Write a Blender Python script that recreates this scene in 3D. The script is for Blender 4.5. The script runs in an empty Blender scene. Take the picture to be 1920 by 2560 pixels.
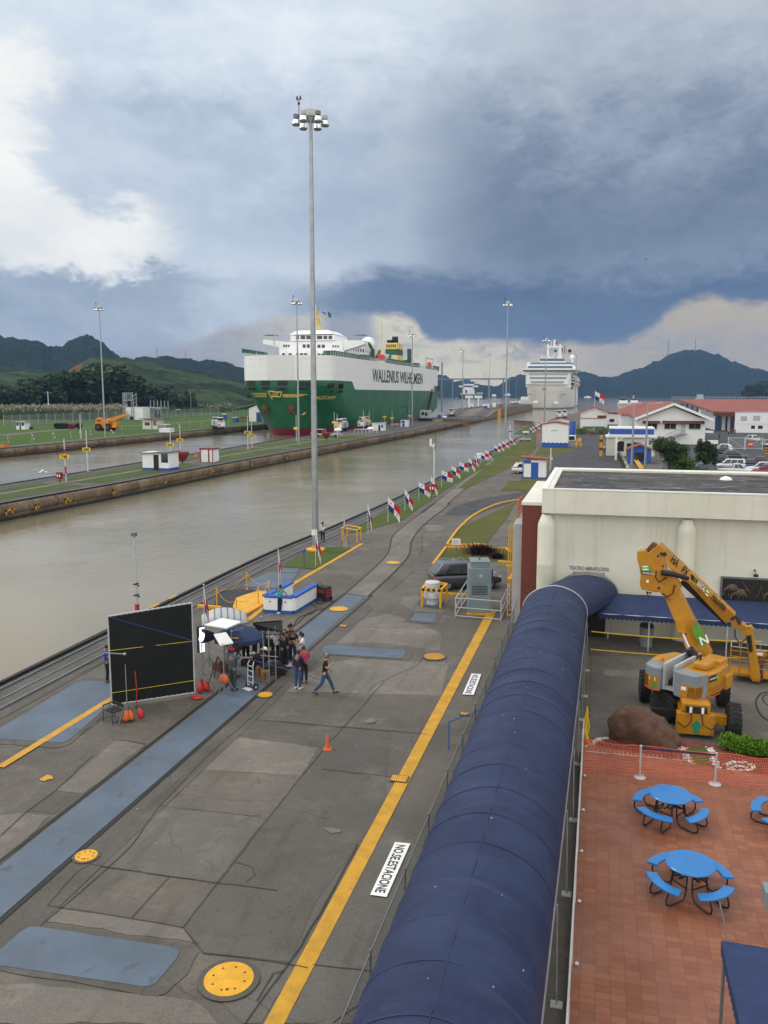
import bpy,bmesh,math,random
from mathutils import Vector,Matrix,noise as mnoise
random.seed(7)
R=math.radians
scene=bpy.context.scene
COL=scene.collection
F=2080.0;H=12.2;HY=985.0
PITCH=math.atan((1280-HY)/F);YAW=math.atan((1503-960)/math.hypot(F,1280-HY))
cam=bpy.data.cameras.new('camera');camo=bpy.data.objects.new('camera',cam);COL.objects.link(camo)
cam.sensor_fit='VERTICAL';cam.sensor_height=24.0;cam.lens=24.0*F/2560
cam.clip_start=0.1;cam.clip_end=30000
camo.location=(0,0,H);camo.rotation_euler=(math.pi/2-PITCH,0,YAW)
scene.camera=camo
CP,SP,CY,SY=math.cos(PITCH),math.sin(PITCH),math.cos(YAW),math.sin(YAW)
FW=Vector((-SY*CP,CY*CP,-SP));RT=Vector((CY,SY,0));UP=RT.cross(FW);CO=Vector((0,0,H))
def ray(x,y):return FW*F+RT*(x-960)+UP*(1280-y)
def G(x,y,z=0.0):
 r=ray(x,y);return CO+r*((z-H)/r.z)
def Q(x,y,Y):
 r=ray(x,y);return CO+r*(Y/r.y)
def QX(x,y,X):
 r=ray(x,y);return CO+r*(X/r.x)
WZ=-1.9
w=bpy.data.worlds.new('World');scene.world=w;w.use_nodes=True
NT=w.node_tree;NT.nodes.clear()
class NX:
 """tiny expression builder for shader nodes"""
 def __init__(s,nt):s.nt=nt
 def n(s,t,**k):
  o=s.nt.nodes.new(t)
  for a,b in k.items():setattr(o,a,b)
  return o
 def put(s,sock,v):
  if isinstance(v,bpy.types.NodeSocket):s.nt.links.new(v,sock)
  elif isinstance(v,(tuple,list))and len(v)==3 and sock.type=='RGBA':sock.default_value=(*v,1)
  else:sock.default_value=v
 def m(s,op,a,b=None,c=None,clamp=False):
  o=s.n('ShaderNodeMath',operation=op,use_clamp=clamp);s.put(o.inputs[0],a)
  if b is not None:s.put(o.inputs[1],b)
  if c is not None:s.put(o.inputs[2],c)
  return o.outputs[0]
 def add(s,a,b):return s.m('ADD',a,b)
 def sub(s,a,b):return s.m('SUBTRACT',a,b)
 def mul(s,a,b):return s.m('MULTIPLY',a,b)
 def ss(s,v,a,b,o0=0.0,o1=1.0):
  o=s.n('ShaderNodeMapRange',interpolation_type='SMOOTHSTEP')
  s.put(o.inputs['Value'],v);o.inputs['From Min'].default_value=a;o.inputs['From Max'].default_value=b
  o.inputs['To Min'].default_value=o0;o.inputs['To Max'].default_value=o1
  return o.outputs[0]
 def mix(s,f,a,b,bt='MIX'):
  o=s.n('ShaderNodeMix',data_type='RGBA',blend_type=bt);s.put(o.inputs[0],f);s.put(o.inputs[6],a);s.put(o.inputs[7],b)
  return o.outputs[2]
 def noise(s,vec,sc,det=4,ro=.5,dist=0,out=0):
  o=s.n('ShaderNodeTexNoise');
  if vec is not None:s.put(o.inputs['Vector'],vec)
  o.inputs['Scale'].default_value=sc;o.inputs['Detail'].default_value=det;o.inputs['Roughness'].default_value=ro;o.inputs['Distortion'].default_value=dist
  return o.outputs[out]
 def xyz(s,a,b,c):
  o=s.n('ShaderNodeCombineXYZ');s.put(o.inputs[0],a);s.put(o.inputs[1],b);s.put(o.inputs[2],c);return o.outputs[0]
 def sep(s,v):
  o=s.n('ShaderNodeSeparateXYZ');s.put(o.inputs[0],v);return o.outputs
X=NX(NT)
tc=X.n('ShaderNodeTexCoord');d=X.sep(tc.outputs['Generated'])
DEG=180/math.pi
az=X.mul(X.m('ARCTAN2',d[0],d[1]),DEG)
el=X.mul(X.m('ARCSINE',d[2]),DEG)
base=X.xyz(X.mul(az,.05),X.mul(el,.09),0)
n1=X.sub(X.noise(base,1.3,6,.55),.5);n2=X.sub(X.noise(X.xyz(X.mul(az,.05),X.mul(el,.1),7.3),2.6,8,.6,.3),.5)
n3=X.sub(X.noise(X.xyz(X.mul(az,.15),X.mul(el,.27),3.1),2.0,9,.62,.5),.5)
A=X.add(az,X.add(X.mul(n1,14.),X.mul(n3,3.2)));E=X.add(el,X.add(X.mul(n2,6.),X.mul(n3,2.2)))
n4=X.sub(X.noise(X.xyz(X.mul(az,.3),X.mul(el,.55),9.),2.4,9,.65,.8),.5)
E2=X.add(el,X.add(X.mul(n2,2.2),X.add(X.mul(n3,2.6),X.mul(n4,1.6))))
v=X.ss(X.add(X.add(X.mul(n1,.7),X.mul(n2,.8)),X.mul(n4,.18)),-.26,.26)
dv=X.ss(X.add(X.add(n1,X.mul(n3,.65)),X.mul(n4,.16)),-.30,.30)
wa=X.add(az,X.add(X.mul(n1,9.),X.add(X.mul(n3,6.),X.mul(n4,3.))));we=X.add(el,X.add(X.mul(n2,5.),X.add(X.mul(n3,3.),X.mul(n4,2.))))
col=X.mix(v,(0.46,0.54,0.63),(0.66,0.71,0.75))
def blob(a0,a1,e0,e1,sa=4.,se=2.5):
 return X.mul(X.mul(X.ss(wa,a0-sa,a0+sa),X.ss(wa,a1+sa,a1-sa)),X.mul(X.ss(we,e0-se,e0+se),X.ss(we,e1+se,e1-se)))
col=X.mix(X.mul(blob(-36,-15,8.5,18.5,3.,2.5),.85),col,X.mix(dv,(0.29,0.365,0.465),(0.47,0.54,0.62)))
col=X.mix(X.mul(blob(-14,60,4.,19.5,7.,3.5),.92),col,X.mix(dv,(0.118,0.158,0.235),(0.245,0.298,0.385)))
col=X.mix(X.mul(blob(-8,60,17.,40.,6.,3.),.7),col,X.mix(dv,(0.25,0.29,0.35),(0.38,0.42,0.47)))
col=X.mix(X.mul(blob(-9,60,8.,14.,5.,2.),.75),col,X.mix(dv,(0.085,0.118,0.180),(0.15,0.19,0.26)))
col=X.mix(X.mul(blob(-20,60,1.,7.6,6.,1.3),.9),col,X.mix(dv,(0.052,0.092,0.170),(0.085,0.14,0.235)))
col=X.mix(X.mul(blob(-60,-25,1.,7.8,4.,.9),.9),col,X.mix(dv,(0.215,0.28,0.375),(0.36,0.42,0.49)))
wl=X.m('MAXIMUM',blob(-70,-35.,7.8,20.,1.6,.9),blob(-70,-28.5,7.8,11.6,2.2,.8))
col=X.mix(wl,col,X.mix(v,(0.64,0.67,0.68),(0.82,0.81,0.77)))
cr=X.n('ShaderNodeFloatCurve');
X.put(cr.inputs['Value'],X.m('DIVIDE',X.add(az,45.),60.,clamp=True))
cv=cr.mapping.curves[0];cv.points[0].location=(0,.24);cv.points[-1].location=(1,.50)
for a_,e_ in((-30,3.0),(-24.5,4.6),(-19,5.4),(-13.0,5.2),(-11.2,3.7),(-8.5,3.65),(-4.5,3.55),(0,3.3),(2.5,4.2),(6.2,6.1),(9.5,5.7)):
 cv.points.new((a_+45)/60,e_/12)
cr.mapping.update()
edge=X.mul(cr.outputs[0],12.)
gap=X.ss(X.sub(edge,X.add(el,X.add(X.mul(n3,1.1),X.mul(n4,.8)))),-.25,.65)
gc=X.mix(X.ss(az,-26.,-12.),(0.40,0.40,0.385),(0.68,0.615,0.44))
gc=X.mix(X.ss(az,-9.,2.),gc,(0.43,0.375,0.285))
gc=X.mix(X.ss(az,-36.,-22.),(0.33,0.38,0.44),gc)
gc=X.mix(X.ss(X.add(n2,X.mul(n4,.8)),-.05,.26),gc,(0.34,0.32,0.30))
rs=X.mul(X.mul(X.ss(az,-19.2,-17.8),X.ss(az,-14.6,-15.8)),X.ss(el,1.2,3.2))
gc=X.mix(X.mul(rs,.75),gc,(0.20,0.24,0.32))
col=X.mix(gap,col,gc)
ov=X.ss(el,26.,50.)
col=X.mix(ov,col,(0.90,0.89,0.87))
bh=X.ss(X.m('ABSOLUTE',az),62.,95.)
col=X.mix(bh,col,(1.06,1.04,0.99))
sky=X.n('ShaderNodeTexSky',sky_type='NISHITA');sky.sun_disc=False;sky.sun_elevation=R(42);sky.sun_rotation=R(-60)
skc=X.mix(1.0,sky.outputs[0],(0.08,0.08,0.08),'MULTIPLY')
fin=X.mix(.96,skc,col)
bg=X.n('ShaderNodeBackground');X.put(bg.inputs[0],fin);bg.inputs[1].default_value=1.3
wo=X.n('ShaderNodeOutputWorld');NT.links.new(bg.outputs[0],wo.inputs[0])
sl=bpy.data.lights.new('sun','SUN');sl.energy=1.0;sl.angle=R(16);sl.color=(1,.95,.88)
so=bpy.data.objects.new('sun',sl);COL.objects.link(so)
sd=Vector((-math.sin(R(60)),math.cos(R(60))*.35,math.tan(R(42)))).normalized()
so.rotation_euler=sd.to_track_quat('Z','Y').to_euler()
vs=scene.view_settings;vs.view_transform='Standard';vs.look='None';vs.exposure=0.0;vs.gamma=1;vs.use_curve_mapping=False
MC={}
def mat(name,base=(.5,.5,.5),rough=.6,metal=0,nz=None,nz2=None,bump=None,spec=.5,emit=None,alpha=1,dark=None,coat=0):
 if name in MC:return MC[name]
 m=bpy.data.materials.new(name);m.use_nodes=True;nt=m.node_tree;x=NX(nt)
 b=nt.nodes['Principled BSDF'];b.inputs['Roughness'].default_value=rough;b.inputs['Metallic'].default_value=metal
 b.inputs['Specular IOR Level'].default_value=spec
 if coat:b.inputs['Coat Weight'].default_value=coat
 co=x.n('ShaderNodeTexCoord').outputs['Object']
 c=(*base,)
 if nz is None:nz=(1.5,.12)
 f=x.ss(x.noise(co,nz[0],6,.6),.3,.7)
 lo=tuple(max(0,k*(1-nz[1]))for k in base);hi=tuple(min(1,k*(1+nz[1]))for k in base)
 c=x.mix(f,lo,hi)
 if nz2:
  g=x.mul(x.ss(x.noise(co,nz2[0],7,.65,.4),nz2[1],nz2[1]+.12),nz2[3]);c=x.mix(g,c,nz2[2])
 x.put(b.inputs['Base Color'],c)
 if bump:
  bn=x.n('ShaderNodeBump');bn.inputs['Strength'].default_value=bump[1];bn.inputs['Distance'].default_value=bump[2]if len(bump)>2 else.02
  x.put(bn.inputs['Height'],x.noise(co,bump[0],5,.6));x.put(b.inputs['Normal'],bn.outputs[0])
 if emit:b.inputs['Emission Color'].default_value=(*emit[0],1);b.inputs['Emission Strength'].default_value=emit[1]
 if alpha<1:b.inputs['Alpha'].default_value=alpha
 MC[name]=m;return m
def newmat(name):
 m=bpy.data.materials.new(name);m.use_nodes=True;MC[name]=m
 x=NX(m.node_tree);return m,x,m.node_tree.nodes['Principled BSDF'],x.n('ShaderNodeTexCoord').outputs['Object']
def M_(n):return MC[n]
mat('white_paint',(.74,.75,.75),.5,nz=(.6,.07),nz2=(1.2,.62,(.42,.39,.33),.45))
mat('clean_white',(.88,.89,.89),.45,nz=(.4,.04))
mat('offwhite',(.74,.74,.66),.7,nz=(.35,.06),nz2=(.7,.6,(.40,.39,.30),.4))
mat('galv',(.36,.38,.40),.42,.6,nz=(2,.12))
mat('galv_dark',(.17,.19,.21),.5,.4,nz=(2,.15))
mat('steel_white',(.62,.63,.64),.4,.2)
mat('chrome',(.85,.86,.88),.16,.9,nz=(1,.04))
mat('yellow',(.72,.37,.015),.55,nz=(3,.12),nz2=(5,.62,(.30,.17,.05),.6))
mat('yellow_line',(.55,.29,.02),.7,nz=(2.2,.14),nz2=(4,.6,(.24,.17,.08),.75),bump=(30,.3))
mat('sign_yellow',(.85,.60,.02),.5)
mat('lift_yellow',(.50,.225,.008),.38,nz=(1.2,.10),nz2=(2.6,.55,(.27,.13,.03),.6),coat=.2)
mat('crane_orange',(.72,.25,.02),.5,nz=(1,.15))
mat('bluepaint',(.02,.10,.42),.5,nz=(1,.1))
mat('blue_deck',(.092,.125,.172),.62,nz=(.5,.16),nz2=(1.7,.58,(.055,.07,.09),.75),bump=(25,.35))
mat('blue_tarp',(.020,.033,.088),.55,nz=(.9,.22),nz2=(2.2,.6,(.034,.05,.125),.5),bump=(6,.15))
mat('blue_cloth',(.014,.031,.10),.75,nz=(2,.15),bump=(14,.2))
mat('red_roof',(.27,.072,.052),.7,nz=(.35,.16),nz2=(.3,.58,(.36,.13,.07),.5))
mat('maroon',(.17,.04,.045),.7,nz=(1,.15))
mat('red',(.45,.02,.02),.5);mat('dark_red',(.22,.018,.02),.5)
mat('orange',(.62,.12,.03),.55,nz=(3,.15))
mat('black',(.012,.012,.013),.6);mat('rubber',(.018,.018,.018),.85,nz=(6,.3),bump=(12,.5))
mat('dark_glass',(.02,.025,.03),.1,.0,spec=.8);mat('glass_blue',(.04,.09,.17),.12,spec=.8)
mat('grey_plastic',(.22,.24,.25),.5);mat('lightgrey',(.45,.47,.48),.5,nz=(1.5,.08))
mat('hood_grey',(.22,.26,.285),.4,nz=(2,.1),nz2=(5,.65,(.5,.52,.52),.4))
mat('brown',(.12,.055,.03),.8,nz=(3,.25));mat('wood',(.22,.12,.06),.7,nz=(4,.25))
mat('skin',(.30,.15,.09),.6);mat('skin_light',(.45,.26,.18),.6)
mat('hair',(.012,.009,.008),.7);mat('hair_brown',(.10,.05,.025),.7);mat('hair_grey',(.12,.11,.10),.7)
for n,c in dict(cloth_black=(.012,.012,.014),cloth_navy=(.012,.018,.05),cloth_white=(.68,.70,.74),cloth_jeans=(.03,.075,.17),cloth_teal=(.02,.36,.33),cloth_slate=(.045,.085,.11),cloth_green=(.035,.055,.045),cloth_blue=(.02,.07,.40),cloth_pink=(.55,.04,.14),cloth_grey=(.10,.10,.11),cloth_red=(.30,.02,.025),cloth_dark=(.03,.03,.04)).items():mat(n,c,.9,nz=(9,.2),bump=(18,.3))
mat('shoe_white',(.7,.7,.7),.6);mat('shoe_brown',(.05,.03,.02),.7)
mat('brick',(.16,.045,.03),.85,nz=(8,.25),bump=(20,.4))
mat('bark',(.09,.06,.04),.9,nz=(5,.3),bump=(12,.6))
mat('hull_green',(.012,.10,.045),.42);mat('ship_green',(.012,.085,.04),.5)
mat('ship_yellow',(.70,.52,.14),.5)
mat('pebble',(.55,.53,.50),.8,nz=(4,.3));mat('mulch',(.16,.045,.03),.95,nz=(6,.4),bump=(20,.8))
mat('blue_table',(.02,.19,.52),.35,nz=(2,.06),coat=.3)
mat('screen_black',(.004,.007,.006),.85,nz=(1,.3));mat('lamp_glow',(.9,.9,.9),.3,emit=((1,.97,.92),1.2));mat('diffuser',(.8,.82,.84),.5)
mat('flag_white',(.74,.75,.77),.8,nz=(4,.04));mat('flag_red',(.50,.01,.02),.8,nz=(4,.08));mat('flag_blue',(.012,.03,.19),.8,nz=(4,.08))
mat('green_sign',(.10,.30,.04),.5);mat('teal_sign',(.01,.24,.15),.5);mat('red_tape',(.75,.07,.04),.45)
m,x,b,co=newmat('theatre_wall');mp=x.n('ShaderNodeMapping');x.put(mp.inputs[0],co);mp.inputs['Scale'].default_value=(1,1,.06)
c=x.mix(x.ss(x.noise(co,.3,6,.6),.35,.65),(.66,.655,.55),(.76,.755,.66));c=x.mix(x.mul(x.ss(x.noise(mp.outputs[0],2.6,8,.7),.52,.70),.45),c,(.46,.45,.36));c=x.mix(x.mul(x.ss(x.noise(co,3.5,8,.75),.58,.72),.3),c,(.5,.49,.42))
x.put(b.inputs['Base Color'],c);b.inputs['Roughness'].default_value=.85
bn=x.n('ShaderNodeBump');bn.inputs['Strength'].default_value=.25;bn.inputs['Distance'].default_value=.02;x.put(bn.inputs['Height'],x.noise(co,5,8,.7));x.put(b.inputs['Normal'],bn.outputs[0])
m,x,b,co=newmat('blue_tarp');mp=x.n('ShaderNodeMapping');x.put(mp.inputs[0],co);mp.inputs['Scale'].default_value=(.5,2.5,.5)
c=x.mix(x.ss(x.noise(co,.6,7,.65),.32,.68),(.014,.024,.070),(.026,.041,.100));c=x.mix(x.mul(x.ss(x.noise(mp.outputs[0],1.3,7,.7),.52,.68),.45),c,(.042,.058,.115))
vo=x.n('ShaderNodeTexVoronoi');x.put(vo.inputs['Vector'],co);vo.inputs['Scale'].default_value=2.2;c=x.mix(x.mul(x.ss(vo.outputs['Distance'],.055,.035),.7),c,(.45,.46,.48))
x.put(b.inputs['Base Color'],c);b.inputs['Roughness'].default_value=.6;b.inputs['Specular IOR Level'].default_value=.3
bn=x.n('ShaderNodeBump');bn.inputs['Strength'].default_value=.7;bn.inputs['Distance'].default_value=.03;x.put(bn.inputs['Height'],x.noise(mp.outputs[0],1.6,6,.6));x.put(b.inputs['Normal'],bn.outputs[0])
def concrete(name,base,dk,lt,slab=None,green=0):
 m,x,b,co=newmat(name)
 f=x.ss(x.noise(co,.16,7,.6,.3),.34,.68);c=x.mix(f,dk,base)
 c=x.mix(x.mul(x.ss(x.noise(co,.55,8,.68,.2),.50,.66),.75),c,lt)
 c=x.mix(x.mul(x.ss(x.noise(co,1.1,9,.75,.5),.50,.66),.55),c,tuple(k*.55 for k in base));c=x.mix(x.mul(x.ss(x.noise(co,3.4,8,.75,.3),.56,.66),.6),c,tuple(k*.42 for k in base));c=x.mix(x.mul(x.ss(x.noise(co,5.2,8,.75),.60,.68),.55),c,tuple(min(1,k*1.7)for k in base))
 c=x.mix(x.mul(x.ss(x.noise(co,19,5,.75),.35,.7),.45),c,tuple(k*1.5 for k in base))
 mp=x.n('ShaderNodeMapping');x.put(mp.inputs[0],co);mp.inputs['Scale'].default_value=(1.0,.10,1)
 c=x.mix(x.mul(x.ss(x.noise(mp.outputs[0],1.1,6,.65),.54,.70),.5),c,tuple(k*.55 for k in base))
 vo=x.n('ShaderNodeTexVoronoi',feature='DISTANCE_TO_EDGE');
 wn=x.n('ShaderNodeVectorMath',operation='ADD');x.put(wn.inputs[0],co);
 nn=x.n('ShaderNodeTexNoise');x.put(nn.inputs[0],co);nn.inputs['Scale'].default_value=.7;nn.inputs['Detail'].default_value=6
 x.put(wn.inputs[1],nn.outputs[1]);x.put(vo.inputs['Vector'],wn.outputs[0]);vo.inputs['Scale'].default_value=.17
 ck=x.mul(x.ss(vo.outputs[0],.006,.001),x.ss(x.noise(co,.28,3),.46,.56))
 c=x.mix(x.mul(ck,.35),c,(.03,.028,.025))
 v2=x.n('ShaderNodeTexVoronoi');x.put(v2.inputs['Vector'],co);v2.inputs['Scale'].default_value=1.3
 c=x.mix(x.mul(x.ss(v2.outputs['Distance'],.045,.03),.6),c,(.40,.39,.36))
 if green:c=x.mix(x.mul(x.ss(x.noise(co,.4,6,.7),.5,.66),green),c,(.10,.10,.035))
 x.put(b.inputs['Base Color'],c);x.put(b.inputs['Roughness'],x.ss(x.noise(co,.7,5,.6),.3,.7,.55,.85));b.inputs['Specular IOR Level'].default_value=.35
 bn=x.n('ShaderNodeBump');bn.inputs['Strength'].default_value=.35;bn.inputs['Distance'].default_value=.02
 x.put(bn.inputs['Height'],x.noise(co,16,8,.7));x.put(b.inputs['Normal'],bn.outputs[0]);return m
concrete('concrete',(.122,.108,.090),(.074,.067,.057),(.168,.149,.124))
concrete('concrete_dark',(.100,.091,.079),(.070,.064,.056),(.132,.12,.103))
concrete('concrete_light',(.165,.148,.126),(.115,.104,.090),(.225,.203,.175))
concrete('joint',(.045,.041,.036),(.03,.028,.025),(.07,.064,.056))
concrete('concrete_grey',(.122,.113,.100),(.085,.079,.071),(.16,.147,.13))
concrete('asphalt',(.052,.053,.056),(.040,.041,.045),(.07,.07,.072))
m,x,b,co=newmat('lockwall')
s=x.sep(co);mp=x.n('ShaderNodeMapping');x.put(mp.inputs[0],co);mp.inputs['Scale'].default_value=(1,1,.12)
c=x.mix(x.ss(x.noise(co,.22,7,.7),.35,.65),(.13,.085,.05),(.25,.19,.125))
c=x.mix(x.mul(x.ss(x.noise(mp.outputs[0],1.2,6,.7),.5,.66),.7),c,(.07,.048,.03))
c=x.mix(x.mul(x.ss(x.noise(co,.5,7,.7),.56,.66),.6),c,(.33,.28,.20))
c=x.mix(x.ss(s[2],-1.25,-1.75),c,(.022,.024,.016))
x.put(b.inputs['Base Color'],c);b.inputs['Roughness'].default_value=.9
bn=x.n('ShaderNodeBump');bn.inputs['Strength'].default_value=.6;bn.inputs['Distance'].default_value=.06;x.put(bn.inputs['Height'],x.noise(co,2.5,8,.7));x.put(b.inputs['Normal'],bn.outputs[0])
def grass(name,a,bb,cc):
 m,x,b,co=newmat(name)
 c=x.mix(x.ss(x.noise(co,.12,7,.65),.35,.65),a,bb);c=x.mix(x.mul(x.ss(x.noise(co,.9,7,.7),.5,.68),.6),c,cc)
 c=x.mix(x.mul(x.ss(x.noise(co,9,5,.7),.35,.7),.4),c,tuple(k*.55 for k in a))
 x.put(b.inputs['Base Color'],c);b.inputs['Roughness'].default_value=.95;b.inputs['Specular IOR Level'].default_value=.15
 bn=x.n('ShaderNodeBump');bn.inputs['Strength'].default_value=.7;bn.inputs['Distance'].default_value=.05;x.put(bn.inputs['Height'],x.noise(co,18,6,.7));x.put(b.inputs['Normal'],bn.outputs[0]);return m
grass('grass',(.068,.105,.026),(.088,.125,.035),(.13,.13,.055));grass('grass_dry',(.085,.10,.025),(.12,.125,.04),(.15,.125,.07));grass('field',(.052,.11,.02),(.075,.135,.03),(.10,.125,.045))
m,x,b,co=newmat('water')
x.put(b.inputs['Base Color'],x.mix(x.ss(x.noise(co,.02,5),.35,.65),(.20,.176,.118),(.245,.215,.15)))
b.inputs['Roughness'].default_value=.09;b.inputs['IOR'].default_value=1.33;b.inputs['Specular IOR Level'].default_value=.5
mp=x.n('ShaderNodeMapping');x.put(mp.inputs[0],co);mp.inputs['Rotation'].default_value=(0,0,R(20));mp.inputs['Scale'].default_value=(1.,.45,1)
h=x.add(x.mul(x.noise(mp.outputs[0],2.2,6,.62),1.0),x.mul(x.noise(mp.outputs[0],.35,3,.5),1.2))
calm=x.ss(x.noise(co,.035,4,.5),.38,.62,.25,1.)
bn=x.n('ShaderNodeBump');bn.inputs['Strength'].default_value=.5;bn.inputs['Distance'].default_value=.15;x.put(bn.inputs['Height'],x.mul(h,calm));x.put(b.inputs['Normal'],bn.outputs[0])
m,x,b,co=newmat('tiles')
br=x.n('ShaderNodeTexBrick');x.put(br.inputs['Vector'],co);br.offset=.0;br.inputs['Scale'].default_value=1;br.inputs['Mortar Size'].default_value=.006;br.inputs['Brick Width'].default_value=.30;br.inputs['Row Height'].default_value=.20;br.inputs['Mortar Smooth'].default_value=.2;br.inputs['Bias'].default_value=0
x.put(br.inputs['Color1'],(.225,.076,.036));x.put(br.inputs['Color2'],(.30,.112,.055));x.put(br.inputs['Mortar'],(.12,.055,.038))
c=x.mix(x.mul(x.ss(x.noise(co,.35,6,.6),.42,.66),.45),br.outputs[0],(.19,.07,.045));c=x.mix(x.mul(x.ss(x.noise(co,1.4,7,.7),.55,.7),.4),c,(.36,.17,.085))
x.put(b.inputs['Base Color'],c);x.put(b.inputs['Roughness'],x.ss(x.noise(co,.5,5,.6),.35,.65,.30,.7))
bn=x.n('ShaderNodeBump');bn.inputs['Strength'].default_value=.3;bn.inputs['Distance'].default_value=.01;x.put(bn.inputs['Height'],x.m('SUBTRACT',1.,br.outputs[1]));x.put(b.inputs['Normal'],bn.outputs[0])
m,x,b,co=newmat('bitumen')
mp=x.n('ShaderNodeMapping');x.put(mp.inputs[0],co);mp.inputs['Scale'].default_value=(.35,1.6,1)
c=x.mix(x.ss(x.noise(mp.outputs[0],.9,7,.7,.3),.38,.62),(.012,.011,.012),(.06,.055,.054));c=x.mix(x.ss(x.noise(mp.outputs[0],2.0,8,.75,.5),.545,.60),c,(.25,.235,.22))
c=x.mix(x.mul(x.ss(x.noise(co,.25,4),.55,.68),.6),c,(.14,.11,.10))
x.put(b.inputs['Base Color'],c);b.inputs['Roughness'].default_value=.75
def forest(name,a,bb,gr=None,sc=.03):
 m,x,b,co=newmat(name)
 c=x.mix(x.ss(x.noise(co,sc*3,8,.75),.35,.65),a,bb)
 if gr:c=x.mix(x.ss(x.noise(co,sc*.22,5,.6),.46,.56),c,x.mix(x.ss(x.noise(co,sc*5,6,.7),.35,.65),gr,tuple(k*1.5 for k in gr)))
 x.put(b.inputs['Base Color'],c);b.inputs['Roughness'].default_value=1;b.inputs['Specular IOR Level'].default_value=.05;return m
forest('forest_dark',(.008,.017,.010),(.020,.034,.018));forest('forest_grass',(.012,.026,.011),(.024,.042,.018),(.040,.058,.026));
def leafmat(name,a,bb):
 m,x,b,co=newmat(name);gi=x.n('ShaderNodeNewGeometry').outputs['Random Per Island']
 x.put(b.inputs['Base Color'],x.mix(gi,a,bb));b.inputs['Roughness'].default_value=.6;b.inputs['Specular IOR Level'].default_value=.25;return m
leafmat('leaf_dark',(.018,.042,.014),(.055,.095,.028));leafmat('leaf_mid',(.03,.07,.012),(.075,.13,.03));leafmat('leaf_bright',(.05,.14,.010),(.15,.29,.022));leafmat('leaf_forest',(.022,.045,.018),(.065,.105,.04));leafmat('leaf_purple',(.03,.012,.018),(.07,.03,.035));leafmat('reed',(.035,.07,.02),(.10,.13,.045));leafmat('plume',(.22,.21,.14),(.42,.40,.32))
YB=Q(698,1088,270)
def hullmat():
 m,x,b,co=newmat('carrier_hull');s=x.sep(co)
 th=x.ss(s[1],30.,34.,17.3,13.4);th2=x.ss(s[1],181.,182.,0,4.6);th=x.add(th,th2)
 g=x.m('GREATER_THAN',s[2],th);r_=x.m('LESS_THAN',s[2],.35)
 gn=x.mix(x.ss(x.noise(co,.12,6,.6),.35,.65),(.006,.075,.028),(.022,.13,.055))
 mp=x.n('ShaderNodeMapping');x.put(mp.inputs[0],co);mp.inputs['Scale'].default_value=(1,1,.08)
 gn=x.mix(x.mul(x.ss(x.noise(mp.outputs[0],.6,6,.7),.52,.68),.35),gn,(.06,.16,.10))
 wh=x.mix(x.mul(x.ss(x.noise(mp.outputs[0],.5,6,.7),.55,.7),.35),(.76,.77,.77),(.58,.57,.53))
 c=x.mix(g,gn,wh);c=x.mix(r_,c,(.24,.022,.022));x.put(b.inputs['Base Color'],c);b.inputs['Roughness'].default_value=.45
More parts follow.
